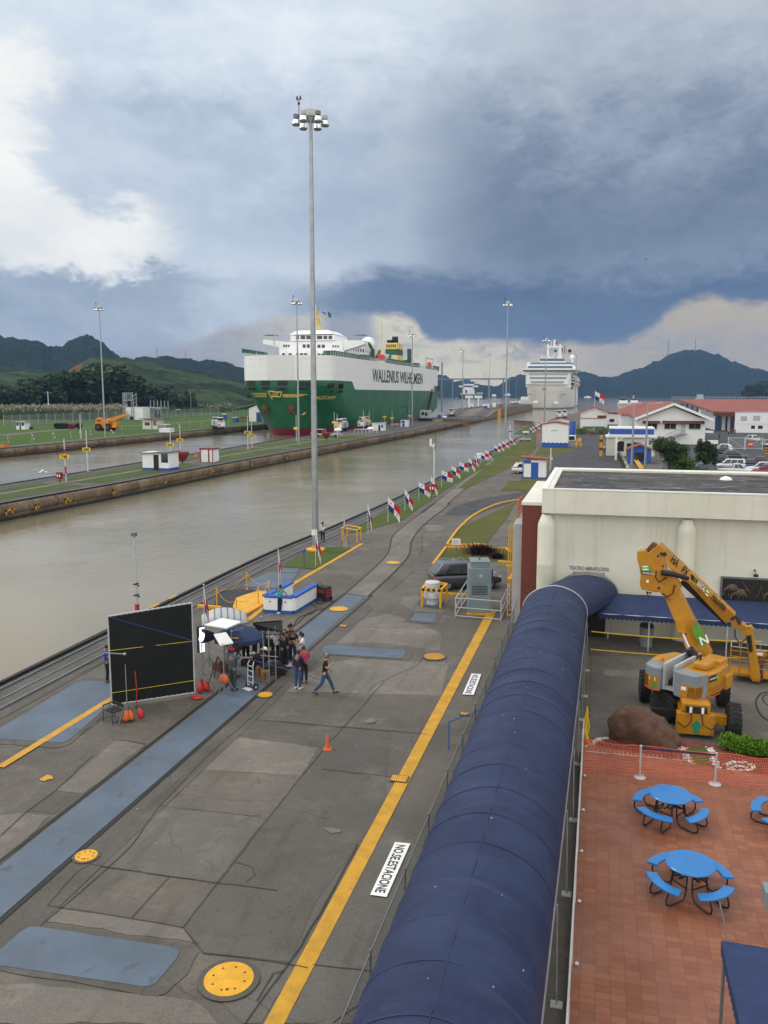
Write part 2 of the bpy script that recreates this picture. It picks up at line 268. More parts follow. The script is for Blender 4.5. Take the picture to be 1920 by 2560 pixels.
class MB:
 def __init__(s):s.v=[];s.f=[];s.m=[]
 def add(s,vs,fs,mi=0):
  o=len(s.v);s.v+=[tuple(p)for p in vs];s.f+=[tuple(i+o for i in f)for f in fs];s.m+=[mi]*len(fs);return s
 def box(s,c,d,rz=0,mi=0,M=None):
  hx,hy,hz=d[0]/2,d[1]/2,d[2]/2;ca,sa=math.cos(rz),math.sin(rz);vs=[]
  for z in(-hz,hz):
   for x,y in((-hx,-hy),(hx,-hy),(hx,hy),(-hx,hy)):vs.append(Vector((c[0]+x*ca-y*sa,c[1]+x*sa+y*ca,c[2]+z)))
  if M:vs=[M@v for v in vs]
  return s.add(vs,[(3,2,1,0),(4,5,6,7),(0,1,5,4),(1,2,6,5),(2,3,7,6),(3,0,4,7)],mi)
 def b2(s,x0,x1,y0,y1,z0,z1,mi=0):return s.box(((x0+x1)/2,(y0+y1)/2,(z0+z1)/2),(abs(x1-x0),abs(y1-y0),abs(z1-z0)),0,mi)
 def beam(s,p0,p1,w,h,mi=0,w1=None,h1=None,up=(0,0,1)):
  p0,p1=Vector(p0),Vector(p1);t=(p1-p0).normalized();u=Vector(up)
  if abs(t.dot(u))>.98:u=Vector((0,1,0))
  a=t.cross(u).normalized();b=a.cross(t);w1=w if w1 is None else w1;h1=h if h1 is None else h1;vs=[]
  for p,ww,hh in((p0,w,h),(p1,w1,h1)):
   for i,j in((-1,-1),(1,-1),(1,1),(-1,1)):vs.append(p+a*i*ww/2+b*j*hh/2)
  return s.add(vs,[(0,1,2,3),(7,6,5,4),(0,4,5,1),(1,5,6,2),(2,6,7,3),(3,7,4,0)],mi)
 def tube(s,pts,r,n=8,mi=0,cap=True):
  pts=[Vector(p)for p in pts];rs=r if isinstance(r,(list,tuple))else[r]*len(pts);rings=[]
  u=None
  for i,p in enumerate(pts):
   t=(pts[min(i+1,len(pts)-1)]-pts[max(i-1,0)]).normalized()
   if u is None:u=Vector((0,0,1))if abs(t.z)<.9 else Vector((1,0,0))
   a=t.cross(u).normalized();b=a.cross(t).normalized();u=b
   rings.append([p+(a*math.cos(k*2*math.pi/n)+b*math.sin(k*2*math.pi/n))*rs[i]for k in range(n)])
  return s.loft(rings,mi,cap)
 def cyl(s,p0,p1,r0,r1=None,n=12,mi=0,cap=True):return s.tube([p0,p1],[r0,r0 if r1 is None else r1],n,mi,cap)
 def loft(s,rings,mi=0,cap=True,closed=True):
  n=len(rings[0]);vs=[p for r_ in rings for p in r_];fs=[]
  for i in range(len(rings)-1):
   for k in range(n if closed else n-1):
    k2=(k+1)%n;fs.append((i*n+k,i*n+k2,(i+1)*n+k2,(i+1)*n+k))
  if cap:fs.append(tuple(range(n-1,-1,-1)));fs.append(tuple((len(rings)-1)*n+k for k in range(n)))
  return s.add(vs,fs,mi)
 def prism(s,poly,z0,z1,mi=0):
  n=len(poly);vs=[(p[0],p[1],z0)for p in poly]+[(p[0],p[1],z1)for p in poly]
  fs=[tuple(range(n-1,-1,-1)),tuple(range(n,2*n))]+[(k,(k+1)%n,n+(k+1)%n,n+k)for k in range(n)]
  return s.add(vs,fs,mi)
 def extr(s,poly3,dv,mi=0):
  n=len(poly3);dv=Vector(dv);vs=[Vector(p)for p in poly3]+[Vector(p)+dv for p in poly3]
  fs=[tuple(range(n-1,-1,-1)),tuple(range(n,2*n))]+[(k,(k+1)%n,n+(k+1)%n,n+k)for k in range(n)]
  return s.add(vs,fs,mi)
 def lathe(s,prof,c=(0,0,0),n=20,mi=0,cap=True):
  return s.loft([[(c[0]+r_*math.cos(k*2*math.pi/n),c[1]+r_*math.sin(k*2*math.pi/n),c[2]+z)for k in range(n)]for r_,z in prof],mi,cap)
 def sph(s,c,r,nu=12,nv=8,mi=0):
  if not isinstance(r,(tuple,list)):r=(r,r,r)
  return s.loft([[(c[0]+r[0]*math.sin(a)*math.cos(k*2*math.pi/nu),c[1]+r[1]*math.sin(a)*math.sin(k*2*math.pi/nu),c[2]-r[2]*math.cos(a))for k in range(nu)]for a in[max(.02,min(math.pi-.02,math.pi*i/nv))for i in range(nv+1)]],mi)
 def mesh(s,name):
  me=bpy.data.meshes.new(name);me.from_pydata(s.v,[],s.f);me.validate();return me
 def build(s,name,mats,parent=None,smooth=0,bevel=0,loc=None,seg=2):
  me=s.mesh(name)
  if not isinstance(mats,(list,tuple)):mats=[mats]
  for m in mats:me.materials.append(MC[m])
  if len(me.polygons)==len(s.m):me.polygons.foreach_set('material_index',s.m)
  bm=bmesh.new();bm.from_mesh(me);bmesh.ops.recalc_face_normals(bm,faces=bm.faces)
  if smooth:
   for f in bm.faces:f.smooth=True
   for e in bm.edges:
    if len(e.link_faces)==2 and e.calc_face_angle(0)>R(smooth):e.smooth=False
  bm.to_mesh(me);bm.free()
  o=bpy.data.objects.new(name,me);COL.objects.link(o)
  if parent:o.parent=parent
  if loc:o.location=loc
  if bevel:
   b=o.modifiers.new('b','BEVEL');b.width=bevel;b.segments=seg;b.limit_method='ANGLE';b.angle_limit=R(40)
  return o
def thing(name,label,cat,loc=(0,0,0),rz=0,group=None):
 o=bpy.data.objects.new(name,None);COL.objects.link(o);o.location=loc;o.rotation_euler=(0,0,rz);o.empty_display_size=.2
 o['label']=label;o['category']=cat
 if group:o['group']=group
 return o
def tag(o,label,cat,group=None):
 o['label']=label;o['category']=cat
 if group:o['group']=group
 return o
def struct(o,kind='structure'):o['kind']=kind;return o
def dup(root,loc,rz=None,label=None,group=None,sc=None):
 r=root.copy();COL.objects.link(r);r.location=loc
 if rz is not None:r.rotation_euler=(0,0,rz)
 if sc:r.scale=(sc,sc,sc)if not isinstance(sc,tuple)else sc
 if label:r['label']=label
 if group:r['group']=group
 for ch in root.children:
  c=ch.copy();COL.objects.link(c);c.parent=r
  for g in ch.children:
   k=g.copy();COL.objects.link(k);k.parent=c
 return r
_tx={}
def textpts(t,size,align='LEFT',bold=.0,cond=1.0):
 key=(t,size,align,bold,cond)
 if key in _tx:return _tx[key]
 cu=bpy.data.curves.new('t','FONT');cu.body=t;cu.size=size;cu.align_x=align;cu.offset=bold;cu.resolution_u=3
 o=bpy.data.objects.new('t',cu);COL.objects.link(o);bpy.context.view_layer.update()
 me=bpy.data.meshes.new_from_object(o.evaluated_get(bpy.context.evaluated_depsgraph_get()))
 v=[(p.co.x*cond,p.co.y)for p in me.vertices];f=[tuple(p.vertices)for p in me.polygons]
 bpy.data.objects.remove(o);bpy.data.meshes.remove(me);bpy.data.curves.remove(cu)
 _tx[key]=(v,f);return v,f
def puttext(mb,t,size,origin,ux,uy,align='LEFT',bold=0,cond=1.0,mi=0):
 v,f=textpts(t,size,align,bold,cond);o,ux,uy=Vector(origin),Vector(ux).normalized(),Vector(uy).normalized()
 mb.add([o+ux*a+uy*b for a,b in v],f,mi)
def px(*pts,z=0.0):return[tuple(G(x,y,z)[:2])for x,y in pts]
def wob(poly,amp,step):
 out=[]
 n=len(poly)
 for i in range(n):
  a=Vector(poly[i]);b=Vector(poly[(i+1)%n]);L=(b-a).length;k=max(1,int(L/step))
  for j in range(k):
   p=a.lerp(b,j/k);nn=mnoise.noise(Vector((p.x*2.1,p.y*2.1,3.)))*amp;dd=(b-a).normalized();out.append((p.x-dd.y*nn,p.y+dd.x*nn))
 return out
_zc=[0]
def sheet(name,poly,z,m,kind='structure'):
 _zc[0]+=1
 if name=='deck_slab':z=.002+.0004*(_zc[0]%24)
 elif 0<z<.03:z+=.012+(.0007*(_zc[0]%9)if name in('grass','grass_strip')else 0)
 me=bpy.data.meshes.new(name);bm=bmesh.new();vs=[bm.verts.new((p[0],p[1],z))for p in poly];f=bm.faces.new(vs)
 if f.normal.z<0:f.normal_flip()
 bmesh.ops.triangulate(bm,faces=[f]);bmesh.ops.recalc_face_normals(bm,faces=bm.faces)
 for f in bm.faces:
  if f.normal.z<0:f.normal_flip()
 bm.to_mesh(me);bm.free();me.materials.append(MC[m]);o=bpy.data.objects.new(name,me);COL.objects.link(o)
 if kind:o['kind']=kind
 return o
def offs(pts,w):
 """polyline to a ribbon polygon of width w"""
 P=[Vector(p[:2])for p in pts];L=[];Rr=[]
 for i,p in enumerate(P):
  t=(P[min(i+1,len(P)-1)]-P[max(i-1,0)]).normalized();n=Vector((-t.y,t.x));L.append(p+n*w/2);Rr.append(p-n*w/2)
 return[tuple(v)for v in L+Rr[::-1]]
def smoothline(pts,k=6):
 P=[Vector(p[:2])for p in pts];out=[]
 for i in range(len(P)-1):
  p0,p1,p2,p3=P[max(i-1,0)],P[i],P[i+1],P[min(i+2,len(P)-1)]
  for j in range(k):
   t=j/k;out.append(.5*((2*p1)+(p2-p0)*t+(2*p0-5*p1+4*p2-p3)*t*t+(3*p1-p0-3*p2+p3)*t**3))
 out.append(P[-1]);return out
# ================= SETTING =================
struct(sheet('water',[(-9000,-200),(9000,-200),(9000,12000),(-9000,12000)],WZ,'water'))
ZD=0.0
def solid(name,poly,z0,z1,mats,kind='structure'):
 mb=MB();n=len(poly)
 mb.prism(poly,z0,z1);o=mb.build(name,mats)
 for p in o.data.polygons:p.material_index=0 if p.normal.z>.5 else(1 if len(mats)>1 else 0)
 if kind:o['kind']=kind
 return o
nearedge=[(-24.6,-40),(-24.6,30),(-24.8,56),(-24.0,72),(-23.2,97),(-22.9,140),(-22.4,235),(-22.4,300),(-22.6,540)]
solid('lock_deck',nearedge+[(40,560),(250,600),(600,640),(900,500),(900,-40)],-14,0,['concrete','lockwall'])
cn=[(-64.6,20),(-64.2,78),(-63.5,101),(-63.3,144),(-62.2,214),(-60.8,260),(-60.0,300)]
cf=[(-76.5,20),(-78.2,94),(-80.4,144),(-82.6,200),(-83.6,240),(-84.2,300)]
solid('centre_wall',cn+[(-59.4,430),(-59.2,500),(-59.0,760),(-84.6,760),(-84.6,430)]+cf[::-1],-14,0,['concrete_dark','lockwall'])
fe=[(-128.5,20),(-128.6,100),(-129,155),(-129.5,221),(-131,300)]
solid('far_bank',fe+[(-131.5,560),(-170,760),(-700,1000),(-1500,1000),(-1500,20)],-14,0,['field','lockwall'])
mb=MB();mb.add([(-84.5,455,.01),(-59.1,455,.01),(-59.1,500,3.4),(-84.5,500,3.4),(-84.5,760,3.4),(-59.0,760,3.4),(-84.5,455,-14),(-59.1,455,-14),(-59.0,760,-14),(-84.5,760,-14),(-59.1,500,-14)],[(0,1,2,3),(3,2,5,4),(1,7,10,2),(2,10,8,5),(5,8,9,4)]);o=mb.build('raised_lock_wall',['concrete_light','lockwall'])
for p in o.data.polygons:p.material_index=0 if p.normal.z>.5 else 1
struct(o)
mb=MB()
for xx in(-61,-62.5,-66,-67.5,-76,-77.5,-81,-82.5):
 mb.beam((xx,440,.1),(xx,455,.12),.25,.2);mb.beam((xx,455,.1),(xx,500,3.5),.25,.2);mb.beam((xx,500,3.5),(xx,740,3.5),.25,.2)
for xx in(-64.4,-79.3):mb.beam((xx,455,.1),(xx,500,3.5),2.2,.1)
struct(mb.build('ramp_rails','concrete_dark'))
def lip(name,line,side,z=0,r=.75,segs=None,m='lockwall'):
 mb=MB();pts=smoothline(line,8);
 for i in range(len(pts)-1):
  a,b=pts[i],pts[i+1];L=(b-a).length;k=max(1,int(L/4.5))
  for j in range(k):
   p=a.lerp(b,(j+.01)/k);q=a.lerp(b,(j+.985)/k);t=(b-a).normalized();n=Vector((t.y,-t.x))*side;jx=random.uniform(-.05,.05)
   rings=[]
   for c in(p,q):
    ring=[]
    for th in range(7):
     an=math.pi*th/6;ring.append((c.x+n.x*(math.sin(an)*(.34+jx)),c.y+n.y*math.sin(an)*(.34+jx),z-.62+.62*math.cos(an)))
    ring+=[(c.x-n.x*.3,c.y-n.y*.3,z-1.24),(c.x-n.x*.3,c.y-n.y*.3,z)]
    rings.append(ring)
   mb.loft(rings)
 return struct(mb.build(name,m,smooth=50))
lip('near_wall_fender',nearedge[1:]+[],-1)
lip('centre_wall_fender',cn+[(-59.4,430)],1);lip('centre_wall_back_fender',cf+[(-84.4,430)],-1);lip('far_wall_fender',fe+[(-131.5,430)],1)
mb=MB()
def lx0(line,y):
 for(x0,y0),(x1,y1)in zip(line,line[1:]):
  if y0<=y<=y1:return x0+(x1-x0)*(y-y0)/(y1-y0)
 return line[-1][0]
def track(name,pts,z,w,m):return struct(sheet(name,offs(pts,w),z,m))
def shift(line,dx):return[(p[0]+dx,p[1])for p in line]
ne=[Vector(p)for p in nearedge]
mb=MB()
def railrun(mb,line,dx,r=.05,hh=.09):
 pts=smoothline(shift(line,dx),6)
 for a,b in zip(pts,pts[1:]):mb.beam((a.x,a.y,hh/2),(b.x,b.y,hh/2),.09,hh)
for dx in(.85,2.35):railrun(mb,nearedge,dx)
for dx in(1.6,):railrun(mb,nearedge,dx,.05,.05)
for L,sg in((cn+[(-59.4,430)],-1),(cf+[(-84.4,430)],1),(fe+[(-131.5,430)],-1)):
 for d_ in(.9,2.4):railrun(mb,L,sg*d_)
struct(mb.build('tow_track_rails','galv_dark'))
mb=MB()
for(x_,y_)in((100,1278),(163,1265),(350,1228),(482,1203),(596,1180),(700,1160),(775,1143),(900,1118),(40,1290),(240,1250)):
 p=G(x_,y_,-.7);xx=lx0(cn,p.y);w_=random.uniform(.3,.8);mb.b2(xx+.30,xx+.37,p.y-w_,p.y+w_,-.8,-.55);mb.b2(xx+.30,xx+.37,p.y-w_,p.y-w_+.25,-1.2,-.55);mb.b2(xx+.30,xx+.37,p.y+w_*.3,p.y+w_*.3+.25,-1.1,-.55)
for(x_,y_)in((44,1126),(160,1107),(262,1103),(335,1095)):
 p=G(x_,y_,-.7);xx=lx0(fe,p.y);mb.b2(xx+.30,xx+.37,p.y-.9,p.y+.9,-.9,-.4)
struct(mb.build('wall_paint_marks','yellow_line'))
track('tow_track_bed',smoothline(shift(nearedge,1.55),6),.004,2.9,'concrete_dark')
mb=MB()
for L,sg in((nearedge,1),(cn+[(-59.4,430)],-1),(cf+[(-84.4,430)],1),(fe+[(-131.5,430)],-1)):
 pts=smoothline(shift(L,sg*.42),6)
 for a,b in zip(pts,pts[1:]):mb.beam((a.x,a.y,.08),(b.x,b.y,.08),.16,.15)
struct(mb.build('coping_kerb','black'))
track('wall_top_dirt',smoothline(shift(cn+[(-59.4,430)],-1.6),6),.004,2.7,'concrete_dark')
mid=[(-70.5,20),(-71.2,78),(-72,144),(-72.6,214),(-72.9,262)]
gy=[20,60,66,92,99,112,150,158,200,205,228]
def lx(line,y):
 for(x0,y0),(x1,y1)in zip(line,line[1:]):
  if y0<=y<=y1:return x0+(x1-x0)*(y-y0)/(y1-y0)
 return line[-1][0]
gi=0
for y0,y1 in((20,62),(66,98),(101,132),(139,176),(180,212),(217,236)):
 for A_,B_,da,db in((mid,cn,.8,-3.4),(cf,mid,3.4,-1.0)):
  ys=[y0+(y1-y0)*k/6 for k in range(7)]
  poly=[(lx(A_,y)+da,y+(1.5 if A_ is cf else 0))for y in ys]+[(lx(B_,y)+db,y)for y in ys[::-1]]
  struct(sheet('grass',wob(poly,.35,1.2),.012,'grass',None),'structure')
track('path',smoothline(mid,5),.016,1.1,'concrete_light')
track('path',smoothline([(-134.5,40),(-134.6,155),(-136,221),(-137,420)],5),.012,1.2,'concrete_light')
track('access_road',smoothline([tuple(G(0,1089)[:2]),tuple(G(90,1080)[:2]),tuple(G(200,1071)[:2]),tuple(G(330,1064)[:2]),tuple(G(470,1055)[:2]),tuple(G(560,1048)[:2])],5),.010,4.5,'concrete')
track('far_wall_apron',smoothline([(-132,60),(-132,430)],3),.006,3.2,'concrete')
BL=-14.78;BR=-13.25
struct(sheet('blue_walkway',[(BL,-5),(BR,-5),(BR+.0,30),(-13.45,47.6),(-14.7,47.6)],.008,'blue_deck'))
for nm,xx in(('rail_slot',BL-.12),('rail_slot',BR+.10)):struct(sheet(nm,[(xx-.06,-5),(xx+.06,-5),(xx+.06,48),(xx-.06,48)],.012,'black'))
struct(sheet('rail_bed',[(BR+.2,-5),(BR+1.15,-5),(BR+1.0,45),(BR+.2,45)],.004,'concrete_dark'))
lr=[(545,955),(735,775),(790,700),(810,620),(880,555),(1060,420),(1160,340),(1659,-55)]
rr=[(640,990),(820,830),(905,730),(925,640),(1000,545),(1145,430),(1250,330),(1659,10)]
s6=lambda p:(640+p[0]/2.37,1080+p[1]/2.37)
L1=[(-14.85,48)]+px(*[s6(p)for p in lr[1:]]);R1=[(-13.3,47.6)]+px(*[s6(p)for p in rr[1:]])
L1s=smoothline(L1,7);R1s=smoothline(R1,7)
struct(sheet('return_track_bed',[tuple(p)for p in L1s]+[tuple(p)for p in R1s[::-1]],.006,'concrete_light'))
for l in(L1s,R1s):struct(sheet('rail_slot',offs(l,.12),.012,'black'))
struct(sheet('yellow_line',[(-6.0,2),(-5.66,2),(-5.30,46.2),(-5.80,46.2)],.008,'yellow_line'))
YLa=px((0,1920),(283,1748));d_=(Vector(YLa[1])-Vector(YLa[0])).normalized()
YLb=px(s6((222,900)),s6((628,662)))
xl=YLa[0][0]
struct(sheet('yellow_line',offs([YLa[0],(YLa[1][0]-.05,YLa[1][1]+1.5),(-18.1,33.5)],.30),.026,'yellow_line'))
struct(sheet('yellow_line',offs([(-18.15,40.3),YLb[0],YLb[1]],.32),.008,'yellow_line'))
def plate(pts,label,r=.0,z=.010,m='blue_deck',rim=True,name='hatch_plate',cat='deck hatch'):
 c=Vector((sum(p[0]for p in pts)/len(pts),sum(p[1]for p in pts)/len(pts)))
 if rim:struct(sheet('hatch_surround',wob([tuple(c+(Vector(p)-c)*(1+.42/max(.5,(Vector(p)-c).length)))for p in pts],.12,.4),.005,'concrete_dark'))
 t=thing(name,label,cat,(c.x,c.y,0));q=MB();q.prism([(p[0]-c.x,p[1]-c.y)for p in pts],.001,z+.022);q.build('plate',m,t,bevel=.006);return t
s9=lambda p:(p[0]/1.728,1600+p[1]/1.728);s10=lambda p:(700+p[0]/2.087,1500+p[1]/2.087);s5=lambda p:(200+p[0]/2.37,1280+p[1]/2.37)
s8=lambda p:(1400+p[0]/2.836,1780+p[1]/2.836);s7=lambda p:(1280+p[0]/2.592,1140+p[1]/2.592);s4=lambda p:(1300+p[0]/2.676,900+p[1]/2.676)
s1=lambda p:(p[0]/2.592,700+p[1]/2.592);s3=lambda p:(1080+p[0]/3.95,720+p[1]/3.95);s2=lambda p:(560+p[0]/2.86,720+p[1]/2.86)
sb=lambda p:(1560+p[0]/4.253,1340+p[1]/4.253);sv=lambda p:(1050+p[0]/5.925,1360+p[1]/5.925);sc_=lambda p:(620+p[0]/3.19,980+p[1]/3.19)
sg=lambda p:(1100+p[0]/5.184,960+p[1]/5.184);sr=lambda p:(1500+p[0]/3.95,980+p[1]/3.95);sf=lambda p:(440+p[0]/3.95,1520+p[1]/3.95)
def S(f,*pts):return[f(p)for p in pts]
plate(px(*S(s9,(-60,1400),(-20,1360),(95,1260),(130,1243),(170,1243),(740,1330),(768,1340),(775,1355),(765,1378),(680,1480),(655,1498),(620,1502),(560,1492),(0,1410))),'large rounded slate blue hatch plate at the bottom left of the deck')
plate(px(*S(s9,(-40,420),(-20,395),(330,186),(355,178),(520,182),(600,190),(560,210),(310,425),(285,440),(260,446),(-10,428))),'long slate blue hatch plate crossed by the yellow line beside the black screen')
plate(px(*S(s10,(222,262),(232,245),(262,238),(645,262),(657,272),(650,290),(630,307),(235,282),(222,275))),'narrow rounded slate blue hatch plate behind the walking man')
plate(px(*S(s10,(680,108),(705,70),(820,75),(798,118))),'small square blue hatch plate in front of the steel vent cowl')
plate(px(*S(s5,(962,440),(1115,358),(1293,366),(1215,452),(1100,455))),'blue hatch plate behind the chained off pit near the wall',rim=False)
plate(px(*S(s5,(1205,336),(1303,339),(1288,360),(1185,358))),'small blue hatch plate beside the strip of lawn at the lamp mast',rim=False)
for pts,m in((S(s10,(410,110),(560,70),(640,95),(850,180),(830,265),(530,225),(340,225),(230,235),(330,150)),'concrete_light'),(S(s10,(245,330),(420,310),(880,330),(840,500),(560,490),(20,480),(40,440)),'concrete_light'),(S(s9,(990,420),(1380,460),(1300,585),(850,560),(900,505)),'concrete_light'),(S(s9,(1160,350),(1460,380),(1390,470),(1010,410),(1070,345)),'concrete_dark'),(S(s9,(1460,385),(1690,395),(1659,720),(1360,1140),(1250,1400),(880,1355),(790,1245),(1010,960),(1160,770)),'concrete_dark'),(S(s9,(690,720),(1150,770),(930,1050),(390,972)),'concrete_grey'),(S(s9,(240,655),(350,668),(235,750),(115,740)),'concrete_dark'),(S(s9,(205,1150),(560,1205),(790,1245),(840,1310),(700,1290),(190,1215),(120,1215)),'concrete_light'),(S(s9,(500,430),(620,455),(480,570),(360,665),(240,650),(380,540)),'concrete_light'),(S(s9,(0,760),(110,745),(210,760),(30,950),(-60,1020),(-60,760)),'concrete_light'),(S(s9,(1560,885),(1760,900),(1900,1100),(1560,1659),(1240,1659),(1400,1300)),'concrete_grey'),(S(s9,(940,1540),(1180,1480),(1230,1500),(1130,1659),(1050,1659)),'concrete_grey'),(S(s9,(-60,1480),(300,1500),(860,1560),(940,1659),(-60,1659)),'concrete_light'),(S(s6,(870,985),(950,960),(975,990),(960,1030),(1130,1060),(1090,1075),(930,1060),(850,1020)),'concrete_light'),(S(s6,(640,1180),(850,1095),(1010,1155),(1110,1200),(1090,1240),(700,1240)),'concrete_light'),(S(s6,(1010,555),(1085,550),(1115,570),(1095,585),(1000,585)),'concrete_light'),(S(s6,(470,1010),(545,955),(640,1000),(560,1100),(430,1170)),'concrete')):
 struct(sheet('deck_slab',wob(px(*pts),.10,.35),.004,m))
struct(sheet('deck_slab',wob(px(*S(s10,(590,150),(640,160),(770,235),(720,240))),.05,.3),.0065,'concrete_dark'))
for pts,w_ in(((S(s9,(0,1395),(560,900),(690,720),(900,500),(1080,340),(1240,180))),.05),(S(s9,(790,1245),(1010,960),(1160,770),(1400,470),(1660,180)),.04),(S(s9,(390,972),(735,1024),(930,1050),(1200,1085)),.04),(S(s9,(205,1150),(570,1205),(790,1245)),.04),(S(s9,(735,1024),(568,1203)),.04),(S(s9,(790,1245),(880,1355),(1250,1400),(1330,1420)),.05),(S(s9,(1100,345),(1460,378),(1680,395)),.05),(S(s9,(690,718),(1130,765)),.03),(S(s9,(1010,960),(1090,985),(1100,1020),(1060,1050)),.03),(S(s9,(490,432),(560,440),(630,450),(610,480),(500,575)),.05),(S(s9,(400,500),(240,650),(110,750),(0,850)),.05),(S(s9,(205,1150),(330,1010),(390,970)),.05),(S(s9,(1545,885),(1420,1120),(1250,1400),(1060,1659)),.06),(S(s10,(0,635),(300,660),(760,700)),.05),(S(s10,(220,885),(580,925)),.04),(S(s10,(460,480),(500,440),(720,340),(760,270)),.03),(S(s6,(545,1153),(800,1160),(850,1165)),.03),(S(s6,(1000,975),(945,1030),(920,1090)),.03),(S(s6,(985,605),(985,680),(970,740)),.05),(S(s6,(1060,810),(935,822),(870,880),(795,945)),.04),(S(s5,(0,960),(185,870)),.05),(S(s5,(0,1327),(500,950)),.04),(S(s9,(1440,1659),(1659,1500)),.04),(S(s9,(1350,1405),(1659,1440)),.04),(S(s9,(1115,1560),(1180,1440),(1225,1435)),.05)):
 P_=[Vector(p)for p in px(*pts)];q=[]
 for a,b in zip(P_,P_[1:]):
  k=max(1,int((b-a).length/.5))
  for j in range(k):
   p=a.lerp(b,j/k);q.append((p.x+random.uniform(-.02,.02),p.y+random.uniform(-.02,.02)))
 q.append(tuple(P_[-1]));struct(sheet('deck_joint',offs(q,w_*.62),.0105,'joint'))
def strip(pts,m='grass',z=.012,nm='grass',a=.15):return struct(sheet(nm,wob(px(*pts),a,.5),z,m))
strip(S(s6,(155,800),(330,690),(520,680),(560,690),(350,815)))
strip(S(s6,(545,600),(640,540),(960,345),(1240,195),(1400,170),(1250,260),(1000,430),(870,520),(640,590)))
strip(S(s6,(1180,215),(1390,195),(1190,300),(1060,310)))
strip(S(s6,(1370,135),(1450,100),(1560,70),(1420,165)))
strip(S(sg,(640,900),(900,790),(1020,790),(1010,820),(700,960),(640,960)))
strip(S(sg,(1010,700),(1290,560),(1320,590),(1190,670),(1100,680)))
strip(S(s6,(1520,15),(1620,-40),(1660,-40),(1600,20)))
strip(S(s6,(1560,405),(1215,565),(1135,668),(1360,668),(1480,520),(1545,410)),'grass_dry')
strip(S(s6,(1125,692),(1480,700),(1555,740),(1555,775),(1440,765),(1080,780)),'grass_dry')
strip(S(s6,(1500,290),(1660,290),(1600,350),(1450,350)),'grass_dry')
strip(S(s4,(130,590),(420,585),(230,640),(200,700),(190,770),(120,900),(0,880),(0,800)),'grass_dry')
strip(S(s4,(370,455),(600,450),(600,485),(370,490)),'grass')
strip(S(s6,(1570,180),(1659,100),(1659,-20),(1450,140),(1200,330),(1240,340)),'grass_dry',.005)
struct(sheet('road',wob(px(*S(s6,(1110,495),(1180,440),(1310,400),(1560,360),(1640,350),(1640,400),(1560,402),(1290,492))),.05,.6),.0085,'asphalt'))
struct(sheet('road',px(*S(s4,(372,502),(535,505),(560,560),(640,640),(700,760),(200,760),(215,650),(290,612),(400,590))),.0095,'asphalt'))
struct(sheet('parking_lot',px(*S(s4,(1000,470),(1700,470),(1900,560),(1900,900),(900,900),(1000,560))),.006,'asphalt'))
struct(sheet('grass',px(*S(s4,(1400,668),(1530,668),(1545,680),(1420,686))),.02,'grass'))
struct(sheet('road',[tuple(G(1440,1085)[:2]),tuple(G(1500,1075)[:2]),(60,330),(60,200),(20,170)],.004,'asphalt'))
struct(sheet('yard',[(.0,27.9),(30,26.5),(30,42.3),(-.0,42.3)],.006,'concrete_grey'))
struct(sheet('yard_strip',wob([(-.1,39.0),(3.0,39.6),(12,39.4),(12,41.0),(-.1,40.8)],.08,.5),.010,'concrete_dark'))
for p in((.6,36.3,1.6,1.0),(2.2,32.3,2.0,1.5)):
 struct(sheet('yard_slab',wob([(p[0],p[1]),(p[0]+p[2],p[1]),(p[0]+p[2]*.9,p[1]+p[3]),(p[0]-.1,p[1]+p[3]*.9)],.06,.3),.0085,'concrete_light'))
PZ=.30
o=solid('plaza',[(-.22,-6),(28,-6),(28,24.4),(4.0,27.2),(1.5,27.75),(-.22,28.0)],-.2,PZ,['tiles','concrete_dark'])
struct(sheet('mulch_bed',[(-.15,28.0),(1.5,27.75),(4.0,27.2),(28,24.4),(28,28.5),(9,28.6),(5.5,29.6),(2.5,30.0),(-.15,29.2)],.03,'mulch'))
struct(sheet('grass',wob(px(*S(s8,(890,255),(1060,262),(1065,410),(930,405))),.04,.2),.045,'grass',None))
